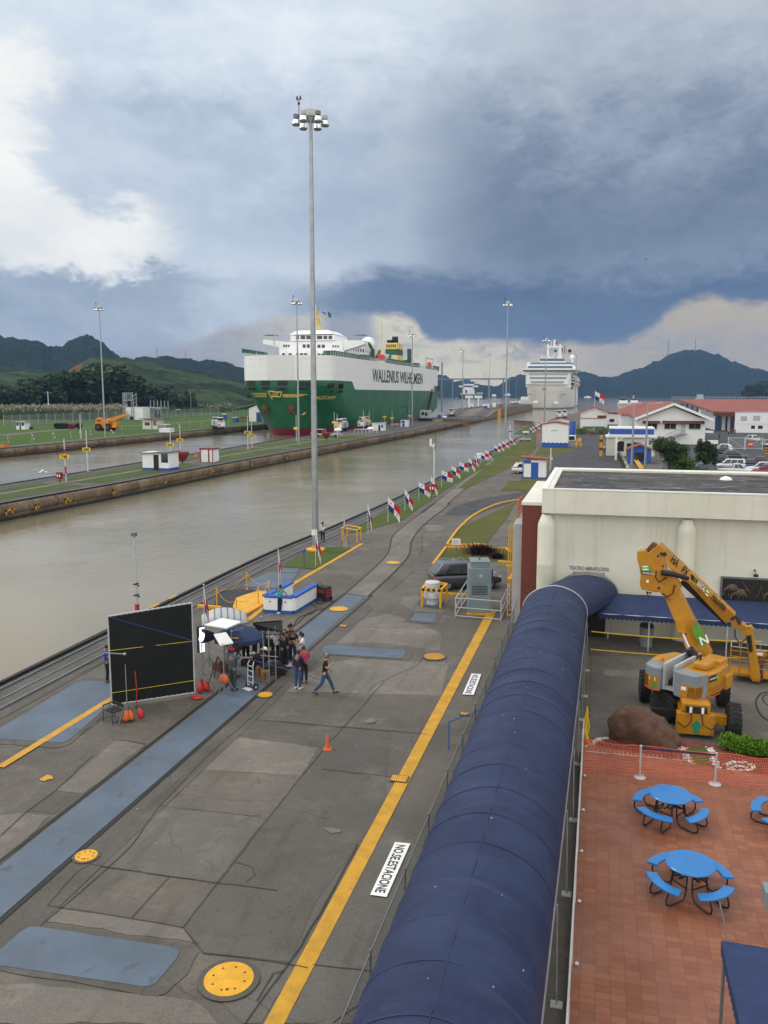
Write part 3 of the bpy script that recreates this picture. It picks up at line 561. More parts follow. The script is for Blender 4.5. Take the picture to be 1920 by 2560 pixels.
# ================= LAMP MASTS =================
def mast(base,toppx,label,first=None,r0=.26):
 z=Q(toppx[0],toppx[1],base.y).z
 t=thing('lamp_mast',label,'light mast',tuple(base[:2])+(base[2],),0,'floodlight masts along the lock walls');h=z-base[2]
 q=MB();q.tube([(0,0,0),(0,0,h*.5),(0,0,h)],[r0,r0*.78,r0*.5],14);q.build('pole','galv',t,smooth=40)
 q=MB();q.lathe([(.10,-.9),(.34,-.62),(.42,-.5),(.42,-.35),(.66,-.3),(.66,.0),(.60,.12),(.58,.28),(.42,.42),(.1,.46)],(0,0,h),18);q.build('hub','lightgrey',t,smooth=35)
 q=MB()
 for k in range(6):
  a=k*math.pi/3+.35;c,s=math.cos(a),math.sin(a);q.cyl((c*.3,s*.3,h-.5),(c*1.2,s*1.2,h-.42),.035,n=6)
  q.cyl((c*.2,s*.2,h-.75),(c*.75,s*.75,h-.45),.03,n=6)
 q.build('arms','galv_dark',t)
 lamp=None
 for k in range(6):
  a=k*math.pi/3+.35;c,s=math.cos(a),math.sin(a)
  q=MB();q.lathe([(.24,0),(.24,.30),(.20,.34),(.02,.34)],(c*1.28,s*1.28,h-.40),12);o=q.build('ballast','galv_dark' if k%2 else 'lightgrey',t,smooth=40)
  q=MB();q.lathe([(.10,0),(.22,-.08),(.31,-.25),(.34,-.46),(.36,-.48)],(c*1.28,s*1.28,h-.40),14,cap=False);q.build('reflector','chrome',o,smooth=50)
  q=MB();q.lathe([(.36,-.48),(.37,-.52),(.33,-.60),(.05,-.64)],(c*1.28,s*1.28,h-.40),14);q.build('lens','grey_plastic',o,smooth=40)
 q=MB();q.cyl((0,0,h+.4),(0,0,h+1.75),.015,n=5);q.build('lightning_rod','lightgrey',t)
 q=MB();q.cyl((-.95,-.35,h-.3),(-.95,-.35,h+1.1),.035,n=6);q.sph((-.95,-.35,h+.85),.13,8,6);q.beam((-1.12,-.35,h+1.15),(-.78,-.35,h+1.15),.05,.05)
 q.lathe([(.08,0),(.1,.1),(.07,.3),(.02,.34)],(-1.1,-.35,h+1.15),8);q.lathe([(.08,0),(.1,.1),(.07,.3),(.02,.34)],(-.8,-.35,h+1.15),8);q.build('warning_light','brown',t)
 for o in t.children:
  if not o.name.startswith('pole'):o.scale=(.83,.83,.83);o.location=(0,0,h*.17)
 return t
b=G(789,1376);t=mast(b,(776,285),'tall grey floodlight mast nearest the camera, by the man in the white shirt')
q=MB();q.lathe([(.75,0),(.75,.14),(.55,.2),(.30,.22),(.30,.4)],(0,0,0),12);q.build('base','yellow',t,smooth=30)
q=MB();q.b2(-.22,.22,-.30,-.26,1.25,1.7);q.build('notice_board','clean_white',t)
ml=[((263,1092),(249,768),'floodlight mast on the far bank beside the orange mobile crane'),((747,1112),(745,752),'floodlight mast on the centre wall in front of the bow of the green ship'),((1030,1063),(1033,836),'floodlight mast on the centre wall in front of the ship side lettering'),((1155.6,1039),(1159,876),'thin floodlight mast on the centre wall near the ramp beyond the cargo ship stern'),((1222.6,1012),(1224,886),'distant floodlight mast above the yellow wall corner'),((1263,1095),(1266,757),'tall floodlight mast standing among the flags left of the cruise ship'),((1272,1000),(1273,903),'distant floodlight mast just right of the tall mast among the flags'),((1290,996),(1291,914),'smallest faraway floodlight mast left of the cruise ship bow'),((1361,1054),(1365.6,848),'floodlight mast directly in front of the cruise ship bow'),((1437,1035),(1442,885),'floodlight mast at the right edge of the cruise ship')]
for bp_,tp,lab in ml:
 b2_=G(*bp_);zz=Q(tp[0],tp[1],b2_.y).z
 n_=dup(t,tuple(b2_),label=lab);
 h0=Q(776,285,b.y).z;k=zz/h0;n_.scale=(1.0 if b2_.y<260 else 1.35,)*2+(k,)
 for ch in list(n_.children):
  if ch.name.startswith(('base','notice')):bpy.data.objects.remove(ch)
q=MB();b=G(1104,1030);q.cyl((b.x,b.y,0),(b.x,b.y,Q(1104,906,b.y).z),.55,.45,8);tag(q.build('steel_pole','galv_dark'),'plain grey pole standing just right of the cargo ship stern','pole')
# ================= FLAGS =================
def flagmesh(L,Hh,droop,phase,name='flag_cloth',star=True):
 q=MB();nu,nv=8,6
 def P(u,v):
  dz=-v*Hh-math.sin(droop)*u*L*(.75+.25*u)-0.06*math.sin(u*5+phase)*u;wv=.10*math.sin(u*6.5+phase+v*1.2)*u+.03*math.sin(v*7+phase)*u
  x=u*L*math.cos(droop)*(1-.12*v*math.sin(droop));return Vector((x,wv,dz))
 vs=[P(i/nu,j/nv)for j in range(nv+1)for i in range(nu+1)]
 for j in range(nv):
  for i in range(nu):
   mi=0 if(i<nu/2)==(j<nv/2)else(1 if j<nv/2 else 2)
   a=j*(nu+1)+i;q.v
   q.add([vs[a],vs[a+1],vs[a+nu+2],vs[a+nu+1]],[(0,1,2,3)],mi)
 if star:
  for(cu,cv,mi)in((.25,.25,2),(.75,.75,1)):
   for sd_ in(-1,1):
    pts=[]
    for k in range(10):
     rr_=.11 if k%2==0 else.045;a=math.pi/2+k*math.pi/5;p=P(cu+rr_*math.cos(a)*.75,cv-rr_*math.sin(a)*1.05);p.y+=sd_*.012;pts.append(p)
    q.add(pts,[tuple(range(10))],mi)
 me=q.mesh(name)
 for m in('flag_white','flag_red','flag_blue'):me.materials.append(MC[m])
 me.polygons.foreach_set('material_index',q.m);return me
cloths=[flagmesh(1.15,.80,dr,ph)for dr,ph in((.35,0),(.55,1.2),(.75,2.1),(1.0,.5),(1.32,1.0),(1.45,2.6))]
polemesh=None
def flag(base,top,var,rz,label,group='national flags on short poles along the near wall',s=1.0):
 global polemesh
 h=top
 o=thing('flag',label,'flag',tuple(base),rz,group)
 q=MB();q.cyl((0,0,0),(0,0,h),.022*s,.016*s,6);q.sph((0,0,h+.02),.035*s,6,5);q.build('flag_pole','steel_white',o)
 c=bpy.data.objects.new('flag_cloth',cloths[var]);COL.objects.link(c);c.parent=o;c.location=(0.02,0,h-.03);c.scale=(s,s,s);return o
fl=[((513,1588),1463,5,'flag hanging limp right beside the black screen frame'),((697,1466),1375,5,'limp flag behind the white and blue counter where the woman leans'),((789,1417),1329,4,'limp flag standing on the lawn in front of the tall lamp mast'),((860,1371),1293,5,'limp flag with its red quarter showing at the yellow rail frame'),((920,1335),1263,4,'drooping flag at the start of the row, just past the yellow rail frame'),((970,1306),1244,2,'open flag fourth from the lamp mast in the near wall row'),((1012,1278),1223,3,'steeply hanging flag with red star low, before the red hose cabinet'),((1047,1252),1205,1,'wide open flag just left of the red hose cabinet'),((1077,1240),1191,3,'flag hanging right behind the red hose cabinet'),((1104,1219),1176,0,'wide open flag first beyond the red hose cabinet'),((1129,1202),1165,1,'second flag beyond the red hose cabinet'),((1148,1190),1155,0,'third flag beyond the red hose cabinet'),((1171,1180),1146,2,'fourth flag beyond the red hose cabinet'),((1186,1168),1138,3,'narrow flag left of the white box on the wall'),((1202,1160),1130,0,'flag overlapping the white box on the wall'),((1213,1152),1125,1,'flag just right of the white box on the wall'),((1235,1139),1113,0,'first flag after the gap in the row of flags'),((1246,1133),1107,1,'second flag after the gap in the row of flags'),((1256,1127),1103,0,'third flag after the gap in the row of flags'),((1264,1122),1097,3,'flag at the foot of the tall mast left of the cruise ship'),((1275,1117),1094,1,'last flag before the trailer on the near wall'),((1324,1087),1069,0,'first flag of the cluster left of the blue based shed'),((1331,1082),1066,1,'second flag of the cluster left of the blue based shed'),((1338,1078),1062,0,'third flag of the cluster left of the blue based shed'),((1344,1075),1059,2,'fourth flag of the cluster left of the blue based shed'),((1350,1071),1056,1,'fifth flag of the cluster left of the blue based shed'),((1355,1068),1054,0,'sixth flag of the cluster left of the blue based shed'),((1346,1062),1050,3,'faint distant flag beyond the cluster left of the shed')]
for i,((x_,y_),ty,va,lab)in enumerate(fl):
 p=G(x_,y_);h=Q(x_,ty,p.y).z;s=1.05*h/2.1 if i<5 else min(2.1,h/1.65);flag(p,h,va,R(8+((i*37)%30)-15),lab,s=s)
for i,(x_,y_,ty)in enumerate(((20,1111,1090),(80,1105,1083),(133,1100,1080),(177,1097,1078),(226,1092,1073),(277,1090,1073),(305,1087,1068),(422,1074,1057),(445,1073,1057),(475,1072,1056),(503,1069,1054),(572,1064,1050))):
 where=['at the left picture edge','second from the left picture edge, red corner showing','third from the left, before the tyre stack','fourth from the left, before the tyre stack','just left of the orange crane','at the foot of the far bank mast, blown open','just right of the orange crane','first right of the red roofed hut','second right of the red roofed hut','third right of the red roofed hut','left of the towing locomotive','right of the towing locomotive'][i]
 p=G(x_,y_);h=Q(x_,ty,p.y).z;flag(p,h,[4,3,3,4,4,1,5,4,4,5,4,5][i],R(15),'small far bank flag, '+where,'small flags along the far bank',s=h/2.1)
b=G(1484,1087);h=Q(1483,978,b.y).z;o=flag(b,h,1,R(-8),'large flag blowing from a tall pole beside the asphalt road',None,s=Q(1483,978,b.y).z*.22)
# ================= PEOPLE =================
JD=dict(pelvis=(0,0,.95),waist=(0,.0,1.10),chest=(0,0,1.30),neck=(0,.0,1.47),head=(0,.02,1.60),shL=(-.175,0,1.40),elL=(-.24,-.02,1.13),wrL=(-.25,.06,.88),shR=(.175,0,1.40),elR=(.24,-.02,1.13),wrR=(.25,.06,.88),hipL=(-.09,0,.90),knL=(-.10,.02,.50),anL=(-.10,-.02,.09),toL=(-.11,.16,.035),hipR=(.09,0,.90),knR=(.10,.02,.50),anR=(.10,-.02,.09),toR=(.11,.16,.035))
def skinned(vs,es,rad,root=0,sub=2):
 me=bpy.data.meshes.new('s');me.from_pydata([tuple(v)for v in vs],es,[]);o=bpy.data.objects.new('s',me);COL.objects.link(o)
 md=o.modifiers.new('s','SKIN');md.use_smooth_shade=True;sb=o.modifiers.new('u','SUBSURF');sb.levels=sb.render_levels=sub
 for i,v in enumerate(me.skin_vertices[0].data):v.radius=(rad[i]if isinstance(rad[i],(tuple,list))else(rad[i],rad[i]));v.use_root=(i==root)
 bpy.context.view_layer.update();em=bpy.data.meshes.new_from_object(o.evaluated_get(bpy.context.evaluated_depsgraph_get()))
 V=[v.co.copy()for v in em.vertices];Fc=[tuple(p.vertices)for p in em.polygons];bpy.data.objects.remove(o);bpy.data.meshes.remove(me);bpy.data.meshes.remove(em);return V,Fc
def person(loc,rz,label,shirt='cloth_black',pants='cloth_jeans',skin='skin',hair='hair',shoes='shoe_brown',pose=None,hat=None,scale=1.0,longhair=False,group=None,sleeve='short',woman=False,extra=None):
 J={k:Vector(v)for k,v in JD.items()}
 if pose:
  for k,v in pose.items():J[k]=Vector(v)
 t=thing('person',label,'person',tuple(loc),rz,group);t.scale=(scale,)*3
 sw=.92 if woman else 1.0
 names=['pelvis','waist','chest','neck','head','shL','elL','wrL','shR','elR','wrR','hipL','knL','anL','toL','hipR','knR','anR','toR']
 rad=dict(pelvis=(.135*sw,.10),waist=(.125*sw,.09),chest=(.155*sw,.10),neck=.052,head=.085,shL=.058,elL=.043,wrL=.030,shR=.058,elR=.043,wrR=.030,hipL=.085,knL=.058,anL=.038,toL=.036,hipR=.085,knR=.058,anR=.038,toR=.036)
 idx={n:i for i,n in enumerate(names)}
 E_=[('pelvis','waist'),('waist','chest'),('chest','neck'),('neck','head'),('chest','shL'),('shL','elL'),('elL','wrL'),('chest','shR'),('shR','elR'),('elR','wrR'),('pelvis','hipL'),('hipL','knL'),('knL','anL'),('anL','toL'),('pelvis','hipR'),('hipR','knR'),('knR','anR'),('anR','toR')]
 V,Fc=skinned([J[n]for n in names],[(idx[a],idx[b])for a,b in E_],[rad[n]for n in names])
 q=MB();q.add(V,Fc)
 hd=J['head'];up=(hd-J['neck']).normalized();fwd=Vector((0,1,0));
 if pose and 'look' in pose:fwd=Vector(pose['look']).normalized()
 sd_=fwd.cross(up).normalized();fwd=up.cross(sd_).normalized()
 Mh=Matrix((sd_,fwd,up)).transposed()
 def hp(x,y,z):return hd+Mh@Vector((x,y,z))
 rings=[]
 for a in range(11):
  th=max(.05,min(3.09,math.pi*a/10));r_=math.sin(th);z=-math.cos(th)*.118+.03;wn=.078*(1-.18*max(0,-math.cos(math.pi-th)))if z<0 else.078
  rings.append([hp(r_*wn*math.cos(k*math.pi/7),r_*(.098)*math.sin(k*math.pi/7),z)for k in range(14)])
 q.loft(rings)
 q.extr([hp(-.016,.088,.0),hp(.016,.088,.0),hp(.006,.092,.05),hp(-.006,.092,.05)],Mh@Vector((0,.024,-.006)))
 for s in(-1,1):
  q.sph(tuple(hp(s*.080,-.005,.022)),(.014,.018,.028),6,5)
 for S_ in('L','R'):
  wr=J['wr'+S_];el=J['el'+S_];dr=(wr-el).normalized();side=Vector((1 if S_=='L' else-1,0,0));side=(side-dr*side.dot(dr)).normalized();nor=dr.cross(side)
  q.tube([wr-dr*.01,wr+dr*.045,wr+dr*.085],[.027,.036,.033],8)
  for k in range(4):
   o_=side*.0+nor*((k-1.5)*.017);ln=(.066,.076,.070,.055)[k];b_=wr+dr*.08+o_;q.tube([b_,b_+dr*ln*.5+side*.006,b_+dr*ln*.85+side*.022],[.0095,.0085,.007],6)
  b_=wr+dr*.03-nor*.026;q.tube([b_,b_+dr*.035-nor*.022,b_+dr*.062-nor*.026+side*.012],[.011,.010,.008],6)
 q.build('body',skin,t,smooth=80)
 q=MB()
 for s in(-1,1):q.sph(tuple(hp(s*.030,.086,.030)),(.011,.007,.008),6,4)
 q.b2;p=hp(0,.090,-.035);q.beam(hp(-.022,.089,-.032),hp(.022,.089,-.032),.008,.007);q.build('facial_features','hair',t)
 def garment(name,nodes,edges,rr,m,parent=t,sub=2):
  ii={n:i for i,n in enumerate(nodes)};pts=[J[n]if isinstance(n,str)and n in J else None for n in nodes]
  V,Fc=skinned([JJ[n]for n in nodes],[(ii[a],ii[b])for a,b in edges],[rr[n]for n in nodes],sub=sub);g=MB();g.add(V,Fc);return g.build(name,m,parent,smooth=80)
 JJ=dict(J);
 f_=.95 if sleeve=='long' else.72
 for S_ in('L','R'):
  JJ['sl'+S_]=J['sh'+S_].lerp(J['el'+S_],f_);JJ['cu'+S_]=J['el'+S_].lerp(J['wr'+S_],.9)
 JJ['hem']=J['pelvis']+Vector((0,0,-.05));JJ['coll']=J['chest'].lerp(J['neck'],.72)
 nd=['waist','hem','chest','coll','shL','slL','shR','slR'];ed=[('waist','hem'),('waist','chest'),('chest','coll'),('chest','shL'),('shL','slL'),('chest','shR'),('shR','slR')]
 rr=dict(waist=(.150*sw,.118),hem=(.160*sw,.125),chest=(.178*sw,.122),coll=.075,shL=.074,slL=.062,shR=.074,slR=.062)
 if sleeve=='long':
  for S_ in 'LR':JJ['ee'+S_]=J['el'+S_];nd+=['ee'+S_,'cu'+S_];ed+=[('sl'+S_,'ee'+S_),('ee'+S_,'cu'+S_)];rr['ee'+S_]=.056;rr['cu'+S_]=.046;rr['sl'+S_]=.06
  for S_ in 'LR':JJ['sl'+S_]=J['sh'+S_].lerp(J['el'+S_],.5)
 if sleeve!='none' or True:garment('shirt',nd,ed,rr,shirt)
 nd=['pelvis','belt','hipL','knL','anL','hipR','knR','anR'];JJ['belt']=J['pelvis'].lerp(J['waist'],.5)
 JJ['anL']=J['anL']+Vector((0,0,.02));JJ['anR']=J['anR']+Vector((0,0,.02))
 garment('trousers',nd,[('pelvis','belt'),('pelvis','hipL'),('hipL','knL'),('knL','anL'),('pelvis','hipR'),('hipR','knR'),('knR','anR')],dict(pelvis=(.148*sw,.118),belt=(.140*sw,.108),hipL=.105,knL=.074,anL=.062,hipR=.105,knR=.074,anR=.062),pants)
 for S_ in 'LR':
  q=MB();a,b_=J['an'+S_],J['to'+S_];dr=(b_-a);dr.z=0;dr.normalize()
  q.tube([a-dr*.07+Vector((0,0,-.035)),a+Vector((0,0,-.03)),a.lerp(b_,.6)+Vector((0,0,-.005)),b_+dr*.06+Vector((0,0,-.002))],[.032,.048,.046,.022],8);q.build('shoe',shoes,t,smooth=60)
 if hair:
  q=MB();rings=[]
  for a in range(7):
   th=math.pi/2*a/6*1.12;z=.03+.128*math.cos(th);r_=math.sin(th)
   rings.append([hp(r_*.088*math.cos(k*math.pi/8),r_*.110*math.sin(k*math.pi/8)-.010,z-(.05*th if math.sin(k*math.pi/8)<0 else-.0))for k in range(16)])
  q.loft(rings)
  if longhair:q.tube([hp(0,-.07,.05),hp(0,-.10,-.05),hp(0,-.11,-.17)],[.07,.075,.04],8)
  q.build('hair',hair,t,smooth=70)
 if hat=='straw':
  q=MB();q.loft([[hp(r_*math.cos(k*math.pi/9),r_*1.05*math.sin(k*math.pi/9),z)for k in range(18)]for r_,z in((.09,.055),(.20,.062),(.205,.068),(.105,.08),(.098,.15),(.06,.185),(.01,.175))]);h_=q.build('hat','clean_white',t,smooth=50)
  q=MB();q.loft([[hp(r_*math.cos(k*math.pi/9),r_*1.05*math.sin(k*math.pi/9),z)for k in range(18)]for r_,z in((.108,.082),(.104,.105))],cap=False);q.build('hat_band','black',h_)
 if hat=='cap':
  q=MB();q.loft([[hp(r_*math.cos(k*math.pi/9),r_*1.12*math.sin(k*math.pi/9),z)for k in range(18)]for r_,z in((.094,.06),(.096,.10),(.07,.15),(.01,.168))]);q.beam(hp(0,.09,.075),hp(0,.19,.06),.14,.012);q.build('cap','cloth_red',t,smooth=50)
 return t
WALK=dict(hipL=(-.09,0,.90),knL=(-.09,.22,.53),anL=(-.09,.36,.12),toL=(-.10,.53,.09),hipR=(.09,0,.90),knR=(.10,-.10,.50),anR=(.10,-.42,.16),toR=(.10,-.30,.035),pelvis=(0,0,.93),waist=(0,.02,1.08),chest=(0,.05,1.29),neck=(0,.07,1.46),head=(0,.11,1.58),shL=(-.17,.05,1.40),elL=(-.22,-.02,1.15),wrL=(-.22,.18,.98),shR=(.17,.04,1.40),elR=(.24,.10,1.16),wrR=(.12,.28,1.30))
PHOTO=dict(elL=(-.26,.14,1.30),wrL=(-.06,.24,1.52),elR=(.26,.14,1.30),wrR=(.06,.24,1.52))
CROSS=dict(elL=(-.26,.08,1.15),wrL=(-.03,.22,1.14),elR=(.26,.08,1.15),wrR=(.05,.20,1.08),head=(0,.06,1.59),look=(0,1,-.5))
p=G(812,1737);person(p,R(-78),'heavy set man in black T-shirt and blue jeans striding right across the deck','cloth_black','cloth_jeans','skin_light','hair_grey','shoe_brown',WALK,scale=1.03)
p=G(807,1355);person(p,R(25),'man in white shirt and dark trousers standing at the wall by the tall lamp mast','cloth_white','cloth_black','skin','hair','shoe_brown',PHOTO)
p=G(701,1532.5);person(p,R(170),'woman in teal top leaning on the front of the white and blue counter','cloth_teal','cloth_navy','skin','hair','shoe_white',dict(head=(-.02,.0,1.58),elL=(-.34,-.08,1.22),wrL=(-.42,-.16,1.04),elR=(.30,.10,1.50),wrR=(.08,.10,1.60),anL=(-.04,.12,.08),toL=(-.04,.27,.035),knL=(-.08,.08,.48),anR=(.06,.10,.08),toR=(.06,.25,.035),knR=(.06,.08,.48)),scale=.95,woman=True)
p=G(500,1731-6);person(G(*s5((905,1060))),R(-10),'crew man in slate blue shirt and red cap, seen from behind','cloth_slate','cloth_green','skin','hair','shoe_brown',dict(elL=(-.30,.10,1.56),wrL=(-.18,.18,1.80),elR=(.40,.16,1.36),wrR=(.58,.36,1.34),knL=(-.07,.05,.5),anL=(-.05,.04,.09),toL=(-.05,.2,.035)),hat='cap',scale=1.05)
person(G(*s5((1292,1050))),R(-12),'person in navy long sleeves and blue jeans, nearest of the standing group','cloth_navy','cloth_jeans','skin','hair','shoe_white',CROSS,sleeve='long',scale=1.0)
person(G(*s5((1328,1015))),R(30),'person in pink and purple top behind the navy shirted one','cloth_pink','cloth_black','skin','hair','shoe_brown',CROSS,scale=.97,woman=True)
person(G(*s5((1228,915))),R(-60),'man in navy T-shirt looking down, left of the standing group','cloth_navy','cloth_dark','skin','hair','shoe_white',CROSS)
person(G(*s5((1262,900))),R(-160),'woman with brown hair in black T-shirt in the standing group','cloth_black','cloth_dark','skin','hair_brown','shoe_white',CROSS,longhair=True,scale=.97,woman=True)
person(G(*s5((1318,935))),R(120),'person in white shirt and black trousers at the right of the standing group','cloth_white','cloth_black','skin','hair','shoe_brown',dict(elL=(-.26,.14,1.2),wrL=(-.1,.32,1.3),elR=(.28,.1,1.2),wrR=(.1,.3,1.2)),scale=1.02,woman=True)
SIT=dict(pelvis=(0,0,.52),waist=(0,.02,.66),chest=(0,.06,.87),neck=(0,.09,1.04),head=(0,.13,1.16),shL=(-.17,.05,.98),elL=(-.24,.14,.74),wrL=(-.12,.36,.70),shR=(.17,.05,.98),elR=(.24,.14,.74),wrR=(.12,.36,.70),hipL=(-.09,.04,.50),knL=(-.12,.44,.52),anL=(-.12,.44,.09),toL=(-.12,.60,.035),hipR=(.09,.04,.50),knR=(.12,.44,.52),anR=(.12,.44,.09),toR=(.12,.60,.035))
person(G(*s5((1085,985)))+Vector((0,0,.02)),R(-15),'seated woman in white straw hat and black strapless top, seen from behind','cloth_black','cloth_green','skin','hair','shoe_brown',SIT,hat='straw',woman=True,longhair=True)
person(G(*s5((1165,905)))+Vector((0,0,.45)),R(60),'person in white T-shirt sitting high on a dark stool','cloth_white','cloth_black','skin','hair','shoe_brown',SIT,longhair=True,woman=True)
person(G(*s5((165,1010))),R(-60),'person in bright blue shirt half hidden behind the black screen','cloth_blue','cloth_black','skin','hair','shoe_brown',CROSS)
person(G(*s5((150,985)))+Vector((-.2,.9,0)),R(-60),'person in black shirt behind the one in bright blue at the screen edge','cloth_black','cloth_black','skin','hair','shoe_brown',CROSS)
person(G(*s5((1035,850))),R(-30),'person all in black standing under the blue umbrella','cloth_black','cloth_black','skin','hair','shoe_brown',CROSS,scale=.95)
# ================= FILM SET =================
Ab=G(280,1769.5);Bb=G(487,1738)
ztl=Q(278,1541.6,Ab.y).z;ztr=Q(494,1508,Bb.y).z
Ab.z=.12;Bb.z=.12
At=Vector((Ab.x,Ab.y,ztl));Bt=Vector((Bb.x,Bb.y,ztr))
t=thing('backdrop_screen','huge black fabric screen in a white tube frame standing on the deck','screen',(Ab.x,Ab.y,0))
o_=Vector((Ab.x,Ab.y,0));lo=lambda v:Vector(v)-o_
q=MB();n=14;dirn=(Bb-Ab).normalized();nor=Vector((dirn.y,-dirn.x,0))
rings=[]
for j in range(n+1):
 a=j/n;rings.append([lo(Ab.lerp(At,a).lerp(Bb.lerp(Bt,a),i/n)+nor*(.05*math.sin(i/n*math.pi)*math.sin(a*math.pi)+.008*math.sin(i*1.9+j)))for i in range(n+1)])
for side in(0,1):
 q.loft([[p+nor*(.012*(1 if side else-1))for p in r_]for r_ in rings],closed=False,cap=False)
q.build('fabric','screen_black',t,smooth=60)
q=MB()
for a,b_ in((Ab,Bb),(Bb,Bt),(At,Bt),(Ab,At)):q.tube([lo(a),lo(b_)],.032,8)
q.build('frame','lightgrey',t,smooth=60)
q=MB()
for k in range(16):
 for a,b_ in((Ab,Bb),(At,Bt)):
  p=lo(a.lerp(b_,(k+.5)/16));q.sph(tuple(p),.05,6,4)
q.build('ties','lightgrey',t)
q=MB()
for f1,f2 in(((.62,.58)),((.14,.14))):q.tube([lo(Ab.lerp(At,f1)+nor*.05),lo(Bb.lerp(Bt,f2)+nor*.05)],.009,5)
q.build('yellow_cord','sign_yellow',t)
q=MB();q.tube([lo(At+nor*.04),lo(Bb.lerp(Bt,.585)+nor*.06)],.008,5);q.build('blue_cord','bluepaint',t)
q=MB();q.tube([lo(Bb.lerp(Bt,.56)+nor*.07),lo(G(*s5((1335,965)),.9)),lo(G(*s5((1440,1000)),.45))],.010,5);o=q.build('rope','bluepaint',None);o.location=o_;tag(o,'blue rope stretched from the screen across the film crew','rope')
def cstand(loc,h,label,arm=None,group='film light stands'):
 t=thing('film_stand',label,'light stand',tuple(loc),0,group)
 q=MB();q.cyl((0,0,.25),(0,0,h),.022,.014,8);q.build('pole','galv',t)
 for k in range(3):
  a=k*2.094+.4;q=MB();q.tube([(0,0,.75),(math.cos(a)*.25,math.sin(a)*.25,.45),(math.cos(a)*.55,math.sin(a)*.55,.02)],.018,6);q.build('leg','galv_dark',t)
 if arm:q=MB();q.beam(arm[0],arm[1],.035,.035);q.sph(arm[0],.06,8,6);q.build('arm','galv',t)
 return t
def sandbags(loc,label,m,n=3,r=.5):
 t=thing('sandbag',label,'sandbags',tuple(loc),0);t.scale=(.72,.72,.72);q=MB()
 for k in range(n):
  a=k*2.4;q.tube([(math.cos(a)*r*.2,math.sin(a)*r*.2,.62),(math.cos(a)*r*.32,math.sin(a)*r*.32,.42),(math.cos(a)*r*.42,math.sin(a)*r*.42,.2),(math.cos(a)*r*.4,math.sin(a)*r*.4,.08)],[.05,.15,.19,.12],9)
 q.build('bag',m,t,smooth=70);q=MB();q.tube([(-.1,0,.55),(0,0,.75),(.1,0,.55)],.02,5);q.build('strap','black',t);return t
l=G(*s5((283,1240)));cstand(l,Q(*s5((283,905)),l.y).z,'tall light stand in front of the black screen at its left',arm=((0,0,2.62),(-.85,.0,2.6)))
sandbags(l+Vector((-.02,.05,.0)),'orange sandbags around the stand at the left of the screen','orange',3)
sandbags(l+Vector((.32,.18,.05)),'red sandbag hanging on the left of the screen next to orange ones','red',1)
q=MB();q.tube([(0,0,.6),(.03,0,1.2),(.0,0,1.9)],.02,5);o=q.build('strap','red',None);o.location=l+Vector((.28,.2,0));tag(o,'red hanging strap in front of the black screen','strap')
l2=G(*s5((722,1062)));sandbags(l2,'pile of red sandbags at the right foot of the black screen','red',4,.75)
t=cstand(l2+Vector((0,.1,0)),Q(*s5((705,770)),l2.y).z,'thick stand holding the right edge of the black screen')
l=G(*s5((692,1107)));q=MB();q.sph((0,0,.06),(.26,.18,.08),10,6);q.build('x','red',None).location=l;ob=COL.objects[-1];ob.name='cloth_bundle';tag(ob,'small flat red bundle lying on the deck by the red sandbags','bag')
l=G(*s5((690,985)))+Vector((0,.6,0));h=3.4
t=thing('film_lamp','lit soft film light behind the right edge of the black screen','film light',tuple(l),R(60));q=MB();q.cyl((0,0,0),(0,0,2.0),.03,n=8);q.build('pole','galv',t)
q=MB();q.b2(-.11,.11,-.05,.0,1.0,2.1);q.build('light_panel','lamp_glow',t);q=MB();q.b2(-.14,.14,.0,.2,.95,2.15);q.build('housing','black',t,bevel=.03)
l=G(*s5((768,960)));t=thing('film_lamp','black round film lamp on a tall stand left of the umbrella','film light',tuple(l),R(-40))
zz=Q(*s5((765,755)),l.y).z;q=MB();q.cyl((0,0,.3),(0,0,zz),.025,n=8);q.build('pole','galv',t);
for k in range(3):
 a=k*2.094;q=MB();q.tube([(0,0,.8),(math.cos(a)*.5,math.sin(a)*.5,.02)],.018,6);q.build('leg','galv_dark',t)
q=MB();q.tube([(0,.25,zz+.1),(0,-.05,zz+.15),(0,-.30,zz+.2)],[.16,.27,.32],14,cap=True);q.build('lamp_head','cloth_navy',t,smooth=50);q=MB();q.cyl((0,-.305,zz+.2),(0,-.32,zz+.205),.26,n=14);q.build('lens','lamp_glow',t)
def board(pts,z,label,stand):
 P_=[G(*s5(p),z)if not isinstance(z,(list,tuple))else G(*s5(p),zz_)for p,zz_ in zip(pts,z if isinstance(z,(list,tuple))else[z]*4)]
 c=sum(P_,Vector())/4;t=thing('reflector_board',label,'reflector',(c.x,c.y,0));q=MB();q.extr([p-Vector((c.x,c.y,0))for p in P_],(0,0,-.05));q.build('board','clean_white',t)
 q=MB();q.cyl((stand[0],stand[1],0),(0,0,c.z-.04),.02,n=6)
 for k in range(3):
  a=k*2.094;q.tube([(stand[0],stand[1],.7),(stand[0]+math.cos(a)*.5,stand[1]+math.sin(a)*.5,.02)],.016,5)
 q.build('stand','galv_dark',t)
board([(738,667),(840,628),(955,648),(868,687)],[2.3,2.3,2.5,2.5],'white reflector board lying almost flat, above the blue umbrella',(0,.1))
board([(792,723),(865,712),(908,772),(830,787)],[2.35,2.5,2.15,2.0],'smaller tilted white reflector board in front of the blue umbrella',(.0,.0))
l=G(*s5((940,940)));zt=Q(*s5((940,682)),l.y).z;c=Vector((l.x,l.y+.2,0));t=thing('parasol','dark blue eight sided parasol sheltering the film crew','umbrella',tuple(c))
q=MB();q.cyl((0,0,0),(0,0,zt),.025,n=8);q.build('pole','steel_white',t)
